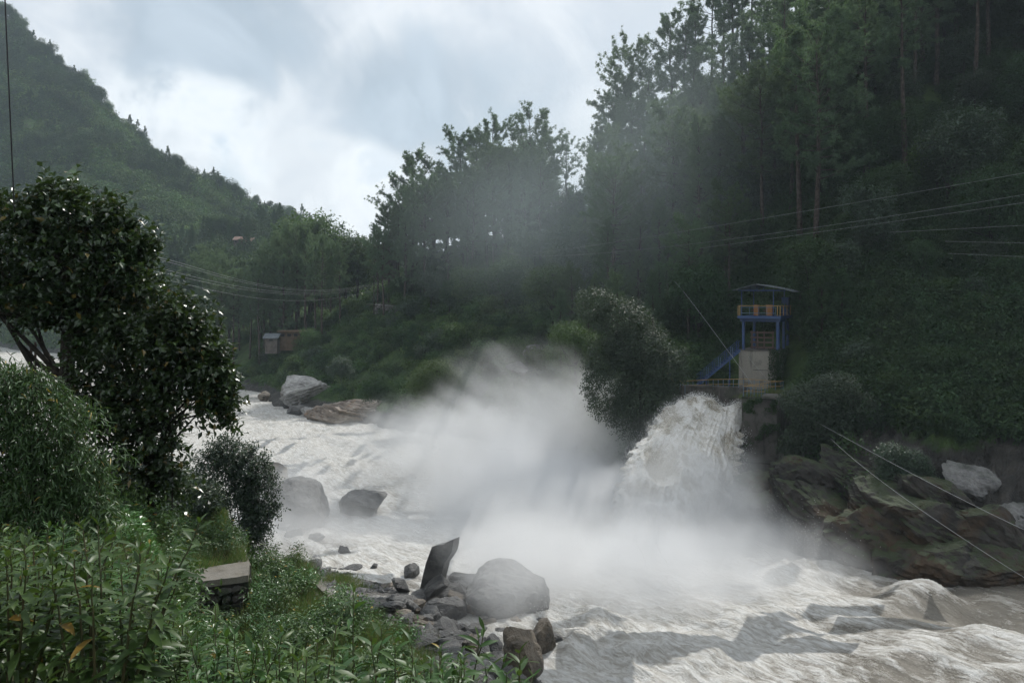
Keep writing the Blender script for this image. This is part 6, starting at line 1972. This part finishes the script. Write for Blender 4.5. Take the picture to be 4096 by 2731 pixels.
def build_stuff():
    r = np.random.default_rng(31)
    # low scrub clumps
    clumps = []
    for k in range(5):
        m_ = leafy(400 + k, [((0, 0, .35), (.8, .8, .4)), ((.4, .2, .5), (.5, .5, .35)), ((-.4, .1, .45), (.5, .4, .3))], [(0, 0, 0), (0, 0, .3)], 110, 4, .22, .12, 'quad', stem_r=.02, twigs=False, limb_n=1)[1]
        m_.materials.append(M[['bush_a', 'bush_b', 'bush_a', 'bush_b', 'bush_a'][k]]); clumps.append(m_)
    m_ = leafy(409, [((0, 0, .35), (.8, .8, .4)), ((.4, .2, .5), (.5, .5, .35))], [(0, 0, 0), (0, 0, .3)], 110, 4, .22, .12, 'quad', stem_r=.02, twigs=False, limb_n=1)[1]; m_.materials.append(M['bush_b'])
    shade_clumps = [clumps[1], clumps[3], m_]  # darker leaves paint in the shade of the right slope
    N = 15000
    u = r.uniform(-60, 1150, N); d = np.exp(r.uniform(np.log(62), np.log(262), N))
    x = (u - 512) / F * d; z = T(x, d)
    far_w = np.interp(u, PROF_U, PROF_W)
    ok = (d > far_w) & (z > 1.6)
    pale = (u > 262) & (u < 402) & (d < 150) & (r.random(N) < .8)
    cliff = (u > 735) & (z < 9.5 + 2.5 * fbm(xyz(x / 6, d / 6), 2, 71)) & (r.random(N) < .93)
    road = np.zeros(N, bool)
    gate = (u > 655) & (u < 812) & (d < 88) | (u > 730) & (u < 797) & (d < 93)
    ok &= ~pale & ~cliff & ~gate
    pts = np.stack([x, d, z - .1], 1)[ok]
    ur = 512 + F * pts[:, 0] / pts[:, 1]
    for nm_, sel, pr, lb in (('undergrowth', ur < 690, clumps, 'low scrub and undergrowth covering the slopes across the river'), ('shade_undergrowth', ur >= 690, shade_clumps, 'undergrowth on the steep right slope, leaves darkened for its shade')):
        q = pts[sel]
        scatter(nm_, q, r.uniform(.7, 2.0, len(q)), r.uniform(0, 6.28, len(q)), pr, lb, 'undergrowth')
    # mountain vegetation
    tr = []
    for k in range(4):
        m_ = leafy(430 + k, [((0, 0, .55), (.30, .30, .30)), ((.1, 0, .75), (.2, .2, .2)), ((-.12, .05, .45), (.25, .2, .2))], [(0, 0, 0), (0, 0, .5)], 130, 4, .085, .05, 'quad', stem_r=.02, twigs=False, limb_n=2)
        b = m_[1]; b.materials.append(M['far_tree']); tr.append(b)
    cn = pine_variant(77, H=10, c0=.1, Rm=2.0, form='cone', n=30, lean=.05, tufts=.3)[1]
    cn.materials.append(M['far_tree'])
    N = 21000
    u = r.uniform(-120, 440, N); d = r.uniform(262, 780, N)
    x = (u - 512) / F * d; z = T(x, d)
    ok = z > 3
    dens = fbm(xyz(x / 38, d / 38, z / 30), 4, 83) + .35 * (fbm(xyz((x + d) / 25, z / 18), 2, 84))
    low = np.clip((60 - z) / 50, 0, 1) * (d < 420)
    ok &= (dens + .55 * low + .12 * (u < 90)) > (-.05 + .25 * r.random(N))
    x, d, z = x[ok], d[ok], z[ok]
    pts = np.stack([x, d, z - .5], 1); s = r.uniform(3.5, 9.5, len(pts)) * np.where(r.random(len(pts)) < .3, 1.3, .85)
    scatter('forest', pts, s, r.uniform(0, 6.28, len(pts)), tr, 'trees too many to count on the left mountainside', 'forest')
    c = pts[(r.random(len(pts)) < .10)]
    scatter('conifer_forest', c, r.uniform(.8, 1.7, len(c)), r.uniform(0, 6.28, len(c)), [cn], 'dark conifers mixed into the mountain forest', 'forest')
    fb = []
    for k in range(3):
        m_ = leafy(450 + k, [((0, 0, .3), (.9, .9, .35))], [(0, 0, 0), (0, 0, .2)], 60, 3, .5, .3, 'quad', stem_r=.02, twigs=False, limb_n=1)[1]
        m_.materials.append(M['far_bush']); fb.append(m_)
    N = 16000
    u = r.uniform(-120, 440, N); d = r.uniform(262, 760, N)
    x = (u - 512) / F * d; z = T(x, d); ok = z > 2
    pts = np.stack([x, d, z - .3], 1)[ok]
    scatter('mountain_scrub', pts, r.uniform(1.2, 3.4, len(pts)), r.uniform(0, 6.28, len(pts)), fb, 'rough scrub and tall grass over the left mountainside', 'scrub')
    # trees standing out on the mountain skyline
    k = 0
    for i, u in enumerate(np.concatenate([np.linspace(2, 108, 20), np.linspace(128, 300, 30)])):
        u = u + r.uniform(-2.5, 2.5)
        dd = np.linspace(430, 760, 90); xx = (u - 512) / F * dd; zz = T(xx, dd)
        vv = HOR - (zz - EYE) / dd * F
        j = int(np.argmin(vv)); d_ = dd[j]
        if k % 7 == 6: k += 1; continue
        conif = u > 190 and k % 8 == 0
        h = r.uniform(7, 13) * (1.15 if u < 110 else .85)
        lab = ('round topped tree on the steep upper skyline of the left mountain' if u < 118 else 'small tree on the long falling skyline of the left mountain') if not conif else 'small pointed conifer on the falling skyline of the left mountain'
        t = thing('skyline_tree', lab, 'tree', (xx[j], d_ - 2, zz[j] - .6), r.uniform(0, 6.28), h if not conif else h / 10, 'trees on the mountain skyline')
        if conif:
            o = bpy.data.objects.new('crown', cn); COL.objects.link(o); o.parent = t
        else:
            m_, mt = TREES[int(r.integers(5))]
            for nm, me in zip(('trunk', 'crown'), m_):
                o = bpy.data.objects.new(nm, me); COL.objects.link(o); o.parent = t
        k += 1


PROF_U = np.array([-120, 0, 50, 100, 150, 200, 250, 300, 350, 400, 450, 500, 550, 600, 650, 700, 750, 800, 850, 900, 960, 1024, 1150])
PROF_W = np.array([400, 352, 305, 262, 232, 200, 177, 142, 131, 121, 115, 112, 103, 86, 76, 79, 86, 66, 64, 62, 60, 60, 60])
build_stuff()
# ------------------------------------------------------------------ the near bank
from mathutils import Matrix


def leaf_proto(name, ratio, kind, droop, fold=.16, mat='lance'):
    b = Bag()
    leaves(b, np.zeros((1, 3)), np.array([[1.0, 0, 0]]), np.array([[0, 0, 1.0]]), 1.0, ratio, kind, droop=droop, fold=fold)
    me = b.mesh(name, True); me.materials.append(M[mat]); return me


LANCE = [leaf_proto('leaf', w, 'lance', dr, fo) for w, dr, fo in ((.26, .20, .2), (.22, .38, .3), (.29, .12, .12), (.23, .50, .25), (.27, .30, .05))]
ROUND = [leaf_proto('leaf', w, 'bent', dr, .22, 'tree_gloss') for w, dr in ((.62, .12), (.55, .25), (.68, .05))]


def leaf_objects(parent, Pn, D, N, L, protos):
    D = unit(D); S = unit(np.cross(D, N)); N = unit(np.cross(S, D))
    for i in range(len(Pn)):
        o = bpy.data.objects.new('leaf', protos[int(rng.integers(len(protos)))]); COL.objects.link(o)
        o.parent = parent
        m = np.eye(4); m[:3, 0] = D[i] * L[i]; m[:3, 1] = -S[i] * L[i]; m[:3, 2] = N[i] * L[i]; m[:3, 3] = Pn[i]
        o.matrix_basis = Matrix(m.tolist())


def shrub_data(seed, stems, height, spread, gap=.055, L=(.10, .17)):
    r = np.random.default_rng(seed)
    st, Pn, Dn, Nn, Ln = [], [], [], [], []
    for k in range(stems):
        a = r.uniform(0, 6.28); R_ = spread * r.random() ** .7
        top = np.array([cos(a) * R_, sin(a) * R_, height * r.uniform(.7, 1.0)])
        b0 = np.array([cos(a), sin(a), 0]) * .08
        bend = np.array([cos(a + r.normal(0, .6)), sin(a + r.normal(0, .6)), 0]) * height * r.uniform(.0, .16)
        q = np.linspace(0, 1, 9)[:, None]
        line = (1 - q) * b0 + q * top + bend * (q ** 2 - q) * -1.0
        line[-2:] += np.array([cos(a), sin(a), -.4]) * height * .02
        st.append(line)
        ln = np.linalg.norm(top - b0)
        n = int(ln * .86 / gap)
        for j in range(n):
            f = .14 + .86 * j / max(1, n - 1)
            p = np.array([np.interp(f, q[:, 0], line[:, c]) for c in range(3)])
            for w in (0, pi):
                if r.random() < .12 + .35 * (f < .35): continue
                az = j * 1.35 + w + r.normal(0, .3)
                el = np.interp(f, [0, .75, 1], [-.15, .15, .95]) + r.normal(0, .22)
                d = np.array([cos(az) * cos(el), sin(az) * cos(el), sin(el)])
                Pn.append(p); Dn.append(d); Nn.append(np.array([0, 0, 1.0]) + r.normal(0, .25, 3)); Ln.append(r.uniform(*L) * (1 - .45 * max(0, f - .8) / .2))
    return st, np.array(Pn), np.array(Dn), unit(np.array(Nn)), np.array(Ln)


def stems_mesh(st, r0=.011):
    b = Bag()
    for l in st: b.tube(l, np.linspace(r0, r0 * .3, len(l)), 5, cap=False)
    me = b.mesh('stem', True); me.materials.append(M['stem_green']); return me


SHRUBS = []
for k in range(6):
    st, a1, a2, a3, a4 = shrub_data(600 + k, 15, 1.0, .46, gap=.047, L=(.10, .185))
    b = Bag(); leaves(b, a1, a2, a3, a4, a4 * .27, 'lance', droop=.32, fold=.18)
    me = b.mesh('foliage', True); me.materials.append(M['lance'])
    SHRUBS.append((stems_mesh(st), me))

TOPV = lambda u: np.interp(u, [-60, 0, 60, 100, 150, 185, 215, 250, 300, 351, 400, 447, 480, 508, 535, 561, 600], [525, 522, 516, 528, 522, 560, 606, 645, 628, 596, 634, 611, 648, 640, 664, 666, 700])


def build_front():
    G = 'leafy shrubs on the bank in front'
    # stems whose every leaf is modelled singly, standing out at the lower edge: (u, top row, distance, height of leafy part, stems, label)
    hero = [
        (351, 594, 4.6, .95, 2, 'tall leafy stem rising highest at the middle of the lower edge'),
        (447, 609, 4.3, .85, 2, 'tall leafy stem in front of the long dark boulder'),
        (508, 639, 4.0, .70, 2, 'leafy stem in front of the big undercut boulder'),
        (562, 664, 3.9, .50, 1, 'single leafy tip against the white water at the lower edge'),
        (395, 632, 4.4, .80, 2, 'leafy stem between the two tallest stems at the lower edge'),
        (292, 618, 4.8, .85, 3, 'leafy stems over the low herbs, left of the tallest stem'),
        (238, 640, 4.4, .8, 3, 'leafy stems below the corner of the concrete slab'),
        (186, 562, 5.4, 1.0, 3, 'drooping leafy stem overlapping the left end of the concrete slab'),
        (150, 522, 6.4, 1.1, 3, 'leafy stem reaching up before the dark tree trunk'),
        (476, 655, 3.9, .6, 2, 'low leafy stem between the two right hand stems'),
        (330, 640, 3.9, .75, 2, 'leafy stem close below the tallest one'),
        (60, 560, 4.6, 1.0, 3, 'pale leaved stem on the left, nearest of the shrubs'),
        (120, 575, 4.4, 1.0, 3, 'dense leafy stem left of the slab, close in front'),
        (15, 600, 4.0, .95, 3, 'leafy stem at the lower left corner'),
        (210, 600, 4.8, .9, 3, 'leafy stem against the dark face of the wall'),
        (275, 655, 3.6, .6, 3, 'low broad leaved stem at the lower edge left of centre'),
        (420, 655, 3.6, .6, 3, 'low leafy stem at the lower edge under the long dark boulder'),
        (530, 668, 3.7, .45, 2, 'last low leafy stem before the white water'),
    ]
    for i, (u, vt, d, h, n, lab) in enumerate(hero):
        top = P(u, vt, d)
        st, a1, a2, a3, a4 = shrub_data(700 + i, n, h, .10 + .06 * n, gap=.046, L=(.10, .19))
        g = T1(top[0], d)
        t = thing('leafy_shrub', lab, 'shrub', (top[0], d, top[2] - h), 0, 1.0, G)
        # stems go on down to the ground
        st2 = [np.concatenate([[l[0] + (0, 0, g - (top[2] - h) - .05)], l]) for l in st]
        obj('stem', stems_mesh(st2, .008), None, t)
        leaf_objects(t, a1, a2, a3, a4, LANCE)
    rows = [(3.3, .85), (4.1, .95), (5.0, 1.0), (6.1, 1.1), (7.4, 1.15), (9.0, 1.25), (11, 1.3)]
    for d, h in rows:
        du = .50 * F / d
        u = -60 + rng.uniform(0, du)
        while u < 590:
            sp_ = .42 * F / d
            lim = (max(TOPV(u), TOPV(u - sp_), TOPV(u + sp_)) + 6 if u > 130 else TOPV(u) + 4) + rng.uniform(0, 26)
            v_lim = lim if d < 7 or u < 190 else 999
            topz = EYE + (HOR - v_lim) / F * d
            x = (u - 512) / F * d
            g = T1(x, d)
            hh = topz - g
            if v_lim < 900 and lim < 705 and hh > .25 and (d < 5.5 or u < 260):
                s = min(hh / 1.0, 1.35)
                m_ = SHRUBS[int(rng.integers(6))]
                zb = topz - s
                plant('leafy_shrub', 'leafy shrub with long pointed leaves in the thicket at the lower left', 'shrub', m_, (None, None), (x, d + rng.uniform(-.2, .2), max(zb, g - .1)), rng.uniform(0, 6.28), s, G, ('stem', 'foliage'))
            u += du * rng.uniform(.8, 1.2)


build_front()


def build_near_trees():
    k = 17 / F
    def L_(u0, v0, u, v, ru, rv, q=.75, dy=0.0, kk=k): return (((u - u0) * kk, dy, (v0 - v) * kk), (ru * kk, max(ru, rv) * q * kk, rv * kk))
    g = T1((66 - 512) / F * 17, 17); v0 = HOR + (EYE - g) / 17 * F
    f = lambda u, v, ru, rv, **q: L_(66, v0, u, v, ru, rv, **q)
    lob1 = [f(55, 222, 42, 36), f(92, 236, 36, 36), f(14, 248, 44, 42), f(75, 275, 60, 44), f(128, 276, 26, 36), f(15, 295, 46, 34), f(105, 310, 46, 34), f(-30, 280, 40, 60), f(55, 308, 40, 26), f(60, 200, 22, 20), f(100, 340, 34, 22), f(138, 300, 18, 26), f(140, 258, 18, 20), f(120, 230, 16, 16)]
    rj = np.random.default_rng(9)
    for _ in range(16):
        uu = rj.uniform(-10, 158); vt = np.interp(uu, [0, 25, 55, 90, 115, 130, 150, 160], [192, 190, 184, 190, 204, 224, 246, 268]); lob1.append(f(uu, vt + rj.uniform(12, 22), rj.uniform(8, 16), rj.uniform(9, 15)))
    lob1 = [(c, tuple(np.array(q) * .80)) for c, q in lob1]
    m_ = leafy(501, lob1, [(0, 0, 0), (.05, 0, 1.6), (-.05, 0, 3.0), (.1, 0, 4.2), (.1, 0, 5.4)], 1500, 9, .18, .105, 'bent', lumpy=.6, spread=.5, stem_r=.16, shell=.35, up=.7, twigs=True, shoot_len=.50, limb_n=40, droop=.18)
    t1 = plant('dark_tree', 'big dark tree with thick glossy leaves filling the left edge', 'tree', m_, ('bark', 'tree_gloss'), ((66 - 512) / F * 17, 17, g - .1), parts=('trunk', 'foliage'))
    g2 = T1((150 - 512) / F * 16.5, 16.5); v2 = HOR + (EYE - g2) / 16.5 * F
    k2 = 16.5 / F
    f = lambda u, v, ru, rv, **q: L_(150, v2, u, v, ru, rv, kk=k2, **q)
    lob2 = [f(172, 322, 34, 28), f(196, 352, 28, 30), f(150, 352, 46, 32), f(214, 402, 22, 16), f(180, 388, 36, 26), f(128, 396, 38, 30), f(205, 378, 22, 20), f(150, 430, 34, 26), f(112, 425, 30, 28), f(100, 380, 30, 26), f(128, 340, 30, 24), f(90, 410, 26, 22), f(226, 416, 13, 12), f(160, 462, 26, 22), f(132, 470, 26, 24), f(165, 490, 26, 18)]
    for _ in range(16):
        vv = rj.uniform(285, 440); uu = np.interp(vv, [285, 300, 320, 345, 370, 395, 420, 440], [165, 174, 194, 212, 222, 234, 236, 200]); lob2.append(f(uu - rj.uniform(8, 18), vv, rj.uniform(9, 16), rj.uniform(8, 13)))
    lob2 = [(c, tuple(np.array(q) * .84)) for c, q in lob2]
    m_ = leafy(502, lob2, [(0, 0, 0), (.03, 0, .7), (-.03, 0, 1.4), (.05, 0, 2.2), (.1, 0, 3.2)], 1450, 9, .17, .10, 'bent', lumpy=.6, spread=.5, stem_r=.10, shell=.35, up=.6, twigs=True, shoot_len=.46, limb_n=36, droop=.18)
    t2 = plant('dark_tree', 'smaller dark glossy tree leaning right over the terrace, its leaves glinting', 'tree', m_, ('bark', 'tree_gloss'), ((150 - 512) / F * 16.5, 16.5, g2 - .1), parts=('trunk', 'foliage'))
    # upright shoots and single leaves that stand clear of both crowns
    for t, lobes, n, sd in ((t1, lob1, 44, 3), (t2, lob2, 38, 4)):
        r = np.random.default_rng(sd)
        Pn, Dn, Nn, Ln, st = [], [], [], [], []
        for i in range(n):
            c, q = lobes[int(r.integers(len(lobes)))]
            d = unit(np.array([r.normal(.3, .8), r.normal(-.3, .6), abs(r.normal(.9, .4))]))
            p0 = np.array(c) + d * np.array(q) * .95
            o_ = unit(d + np.array([0, 0, .8])); Ls = r.uniform(.35, .7)
            line = p0 + o_ * np.linspace(0, Ls, 6)[:, None]
            st.append(line)
            for j in range(9):
                az = j * 2.4 + r.random(); e = unit(o_ * .7 + np.array([cos(az), sin(az), 0]))
                Pn.append(p0 + o_ * Ls * (.15 + .85 * j / 8)); Dn.append(e); Nn.append(unit(np.array([0, 0, 1.0]) + r.normal(0, .4, 3))); Ln.append(r.uniform(.13, .19))
        b = Bag()
        for l in st: b.tube(l, np.linspace(.006, .002, 6), 4, cap=False)
        tw = b.mesh('twig', True); obj('twig', tw, M['twig'], t)
        leaf_objects(t, np.array(Pn), np.array(Dn), np.array(Nn), np.array(Ln), ROUND)
    # bush with long hanging leaves under the dark tree
    k3 = 11 / F
    g3 = T1((40 - 512) / F * 11, 11); v3 = HOR + (EYE - g3) / 11 * F
    f = lambda u, v, ru, rv, **q: L_(40, v3, u, v, ru, rv, kk=k3, **q)
    lob3 = [f(20, 378, 38, 24), f(-8, 362, 26, 22), f(10, 360, 26, 15), f(36, 370, 24, 14), f(70, 395, 22, 16), f(98, 440, 16, 14), f(40, 440, 30, 12), f(48, 410, 34, 30), f(8, 430, 44, 40), f(62, 450, 36, 32), f(84, 478, 26, 26), f(30, 475, 46, 36), f(-20, 420, 36, 50), f(60, 505, 44, 26), f(100, 500, 22, 18), f(5, 510, 40, 26)]
    m_ = leafy(503, lob3, [(0, 0, 0), (0, 0, .6), (.1, 0, 1.2)], 1900, 11, .125, .021, 'lance', spread=.6, stem_r=.04, shell=.35, hang=True, shoot_len=.34, limb_n=20, droop=.35)
    plant('hanging_bush', 'light green bush with narrow hanging leaves at the left edge under the dark tree', 'bush', m_, ('bark', 'hang'), ((40 - 512) / F * 11, 11, g3 - .1), parts=('stem', 'foliage'))
    # glossy shrub outside the terrace wall
    k4 = 35 / F
    v4 = 575; z4 = EYE + (HOR - v4) / F * 35
    f = lambda u, v, ru, rv, **q: L_(236, v4, u, v, ru, rv, kk=k4, **q)
    lob4 = [f(222, 462, 22, 14), f(240, 476, 20, 18), f(212, 474, 22, 14), f(248, 502, 17, 20), f(246, 522, 12, 14), f(252, 524, 14, 14), f(246, 545, 13, 14), f(264, 516, 8, 5), f(232, 500, 14, 18), f(228, 485, 16, 14), f(238, 515, 10, 18), f(243, 535, 12, 16), f(212, 455, 16, 12), f(226, 510, 15, 16), f(236, 545, 14, 14), f(250, 480, 14, 12), f(196, 470, 16, 12)]
    m_ = leafy(504, lob4, [(0, 0, -2.5), (0, 0, 0), (.1, 0, 2.0), (0, 0, 4.0)], 1900, 8, .15, .085, 'bent', lumpy=.6, spread=.5, stem_r=.08, shell=.35, up=.6, shoot_len=.42, limb_n=30, droop=.2)
    plant('glossy_shrub', 'tall glossy shrub growing up outside the edge wall of the terrace', 'shrub', m_, ('bark', 'bush_gloss'), ((238 - 512) / F * 35, 36.2, z4), parts=('stem', 'foliage'))
    # dark low growth under the trees
    for (u, d, s, lab) in ((118, 19, 1.1, 'dark low bush at the foot of the smaller dark tree'), (195, 38, 1.5, 'small dark bush at the far corner of the upper terrace'), (95, 24, 1.4, 'shaded bush between the two dark trees'), (135, 26, 1.3, 'shaded bush behind the smaller dark tree')):
        m2, mt = KINDS[4 if u != 95 else 3]
        x, y, z = on_ground(u, d, .1)
        plant('low_bush', lab, 'bush', m2, ('bark', mt), (x, y, z), rng.uniform(0, 6.28), s, 'low bushes under the trees', ('stem', 'foliage'))


build_near_trees()


def build_grass():
    r = np.random.default_rng(77)
    def blades(name, x, y, z, hmin, hmax, w, mat, label, lean=.45, droop=.28, cat='grass', wind=(.25, -.1)):
        n = len(x)
        b = Bag()
        lean_d = np.stack([r.normal(wind[0], lean, n), r.normal(wind[1], lean, n), np.ones(n)], 1)
        hh = r.uniform(hmin, hmax, n) * np.clip(.85 + 1.1 * fbm(xyz(x / 1.1, y / 1.1), 3, 88), .35, 1.7)
        leaves(b, np.stack([x, y, z - .02], 1), lean_d, unit(r.normal(0, 1, (n, 3)) * (1, 1, .2)), hh, w, 'needle', droop=droop)
        obj(name, b.mesh(name), M[mat], kind='stuff', label=label, cat=cat)
    def area(n, u0, u1, d0, d1, cond):
        u = r.uniform(u0, u1, n); d = r.uniform(d0, d1, n); x = (u - 512) / F * d; z = T(x, d)
        ok = cond(x, d, z, u)
        return x[ok], d[ok], z[ok]
    cl = lambda x, y, s=1.3, sd=5: fbm(xyz(x / s, y / s), 3, sd)
    # terrace grass
    x, y, z = area(230000, 60, 470, 17, 46.5, lambda x, y, z, u: (poly_in(x, y, POLY_LOW) | poly_in(x, y, POLY_UP)) & (cl(x, y) + .55 > r.random(len(x)) * .9) & ~((x < -9.9) & (y < 31.9) & (y > 29.0 + (x + 12.1) * .47)))
    h = .22 + .20 * np.clip(cl(x, y, 2.5, 8) + .4, 0, 1)
    blades('grass', x, y, z, .18, .62, .020, 'grass', 'wet uneven grass covering the two terraces')
    # taller seedy tufts along the edges of the terraces
    xs, ys = [], []
    for poly, off in ((WALL_LOW[1:], (-.5, -.35)), ([(-16.2, 44), (-10.3, 31.9)], (-.5, -.1)), ([(-15.5, 28.7), (-10.4, 31.9)], (-.3, .9))):
        for i in range(len(poly) - 1):
            a, c = np.array(poly[i]), np.array(poly[i + 1]); m = int(np.linalg.norm(c - a) * 520)
            t = r.random(m)[:, None]; q = a + (c - a) * t + np.array(off) * r.random((m, 1)) * 1.6
            xs.append(q[:, 0]); ys.append(q[:, 1])
    xs, ys = np.concatenate(xs), np.concatenate(ys); zs = T(xs, ys)
    ok = (zs > 7.5) & (cl(xs, ys, .7, 9) > -.15); xs, ys, zs = xs[ok], ys[ok], zs[ok]
    blades('tall_grass', xs, ys, zs, .35, .85, .020, 'grass', 'taller seeding grass along the terrace edges', lean=.35)
    # grass and low herbs on the bank slope in front
    x, y, z = area(90000, -40, 640, 6, 27, lambda x, y, z, u: ~poly_in(x, y, POLY_LOW) & ~poly_in(x, y, POLY_UP) & (cl(x, y) > -.3))
    blades('bank_grass', x, y, z, .15, .45, .012, 'grass', 'grass growing on the steep near bank')
    x, y, z = area(52000, 100, 480, 12, 29, lambda x, y, z, u: (cl(x, y, 1.6, 19) > -.12) & (y < 30 - np.clip((u - 250) / 30, 0, 5)))
    n = len(x); b = Bag()
    P0 = np.stack([x, y, z + r.uniform(.05, .42, n)], 1)
    leaves(b, P0, np.stack([r.normal(0, 1, n), r.normal(0, 1, n), r.normal(.1, .3, n)], 1), unit(np.array([0, 0, 1.0]) + r.normal(0, .35, (n, 3))), r.uniform(.05, .11, n), .055, 'quad', droop=.15)
    obj('herbs', b.mesh('herbs'), M['small_leaf'], kind='stuff', label='low herbs with small shiny leaves below the terrace wall', cat='herbs')
    # tufts on the gravel margin, on the pier and between the far rocks
    xs, ys, zs = [], [], []
    for (u, v, rad, m) in ((340, 580, 1.3, 900), (352, 588, 1.2, 700), (388, 634, 1.2, 1200), (400, 640, 1.5, 1400), (420, 648, 1.6, 1000), (372, 617, .9, 500), (330, 563, .8, 300)):
        g = hit(u, v, 24, 70)
        q = r.normal(0, rad * .5, (m, 2)); xs.append(g[0] + q[:, 0]); ys.append(g[1] + q[:, 1]); zs.append(T(g[0] + q[:, 0], g[1] + q[:, 1]))
    for (u, v, d, rad, m) in ((752, 397, 77.5, 1.3, 900), (775, 392, 80, 1.4, 900), (790, 395, 79, 1.5, 900)):
        g = P(u, v, d); q = r.normal(0, rad * .5, (m, 2)); xs.append(g[0] + q[:, 0]); ys.append(g[1] + q[:, 1]); zs.append(np.full(m, g[2]))
    blades('tufts', np.concatenate(xs), np.concatenate(ys), np.concatenate(zs), .25, .7, .03, 'grass', 'tufts of grass on the gravel edge and on the pier', lean=.4)
    # coarse grass on the far banks
    x, y, z = area(60000, 255, 1060, 60, 150, lambda x, y, z, u: (z > 2.0) & (z < 16) & (cl(x, y, 3.0, 29) > -.05) & ((u > 830) | (u < 520)) & ~((u > 735) & (z < 8.5)))
    blades('slope_grass', x, y, z, .5, 1.3, .09, 'bush_b', 'coarse tussock grass on the far banks', lean=.5, droop=.4)  # tussocks wear the dark scrub colour to paint in shade on the right
    # weeds standing in the terrace grass
    wd = []
    for k in range(4):
        m_ = leafy(470 + k, [((0, 0, .22), (.28, .28, .2)), ((.1, .05, .35), (.16, .16, .15))], [(0, 0, 0), (0, 0, .2)], 26, 6, .10, .035, 'bent', stem_r=.006, twigs=False, limb_n=3, up=1.0)[1]
        m_.materials.append(M[['small_leaf', 'lance', 'small_leaf', 'hang'][k]]); wd.append(m_)
    x, y, z = area(2600, 60, 470, 15, 46.5, lambda x, y, z, u: (poly_in(x, y, POLY_LOW) | poly_in(x, y, POLY_UP) | (y < 30)) & (cl(x, y, 1.5, 55) > .05) & ~((x < -9.9) & (y < 31.9) & (y > 29.0 + (x + 12.1) * .47)))
    scatter('weeds', np.stack([x, y, z - .03], 1), r.uniform(.7, 1.9, len(x)), r.uniform(0, 6.28, len(x)), wd, 'broad leaved weeds growing through the terrace grass', 'weeds')
    # climbing ivy on the pier and the right side of the concrete block
    n = 6500
    O = np.array([24.5, 86.0]); ex = np.array([.8660, -.5]); ey = np.array([.5, .8660])
    s = r.random(n) ** .8 * 6.4; zz = r.uniform(9.6, 14.8, n)
    q = O + ex * 4.22 + ey * s[:, None]
    k2 = (r.random(n) < .32)
    q[k2] = (O + ex * (4.15 - r.random(n) ** 2.5 * 1.0)[:, None] - ey * .08)[k2]
    P0 = np.concatenate([q, zz[:, None]], 1)
    b = Bag(); leaves(b, P0 + r.normal(0, .05, P0.shape), r.normal(0, 1, (n, 3)) + (0.3, -.3, -.6), unit(r.normal(0, .5, (n, 3)) + (.6, -.6, .4)), .17, .12, 'quad')
    a = P(742, 400, 76.3); m = 5200
    uu = r.random(m); q2 = np.stack([a[0] + uu * 3.2, a[1] - uu * .9 - .12 - r.random(m) * .15, 10.7 - r.random(m) ** 1.6 * 4.6], 1)
    q2[:, 1] -= .25; keep = fbm(q2 / .8, 3, 12) > .22
    q2 = q2[keep]; m = len(q2)
    leaves(b, q2, r.normal(0, 1, (m, 3)) + (0, -.2, -.6), unit(r.normal(0, .4, (m, 3)) + (0, -1, .5)), .16, .11, 'quad')
    obj('ivy', b.mesh('ivy'), M['bush_b'], kind='stuff', label='creeper hanging over the concrete block and the top of the pier', cat='creeper')


build_grass()

# ------------------------------------------------------------------ labels: say where each of the look-alike plants stands
def tell_apart():
    groups = {}
    for o in COL.objects:
        if 'category' in o and o.parent is None and o.get('group'):
            groups.setdefault((o['label'], o['group']), []).append(o)
    rows_ = ['nearest', 'second', 'third', 'fourth', 'fifth', 'sixth', 'seventh', 'eighth']
    for (lab, grp), L in groups.items():
        if len(L) < 2 or 'rubble' in lab: continue
        n_rows = max(1, math.ceil(len(L) / 19))
        if n_rows > 8: continue
        L = sorted(L, key=lambda o: o.location.y)
        per = math.ceil(len(L) / n_rows)
        for r_ in range(n_rows):
            row = sorted(L[r_ * per:(r_ + 1) * per], key=lambda o: o.location.x / o.location.y)
            for i, o in enumerate(row):
                tail = ', %s from left' % ORD[i] + (' in %s row' % rows_[r_] if n_rows > 1 else '')
                o['label'] = SHORT.get(lab, lab) + tail


SHORT = {
    'leafy shrub with long pointed leaves in the thicket at the lower left': 'long leaved shrub in the front thicket',
    'pine climbing the hill above the waterfall': 'pine on the hill above the waterfall',
    'tall pine in the dark wood of the right slope': 'tall pine on the dark right slope',
    'pine in the dense wood of the middle ridge': 'pine in the wood of the middle ridge',
    'tall pine in the stand on the flat above the far shore': 'tall pine on the flat beyond the river',
    'dark broadleaved tree under the pines of the middle ridge': 'broadleaved tree under the middle ridge pines',
    'dark broadleaved tree on the shaded right slope': 'broadleaved tree on the shaded right slope',
    'rounded green bush in the scrub between the river and the hillside road': 'rounded bush in the scrub below the road',
    'dark bush on the steep bank above the cliff rocks': 'dark bush on the bank above the cliff rocks',
    'short pine in the scrub above the hillside road': 'short pine in the scrub above the road',
    'round topped tree on the steep upper skyline of the left mountain': 'round tree on the mountain upper skyline',
    'small tree on the long falling skyline of the left mountain': 'small tree on the falling mountain skyline',
    'small pointed conifer on the falling skyline of the left mountain': 'pointed conifer on the falling mountain skyline',
    'small broken rock in the reddish bank along the farthest water': 'broken rock in the reddish bank by the farthest water',
    'faint short power line on the left mountainside above the tree': 'faint short power line on the left mountainside',
}
tell_apart()
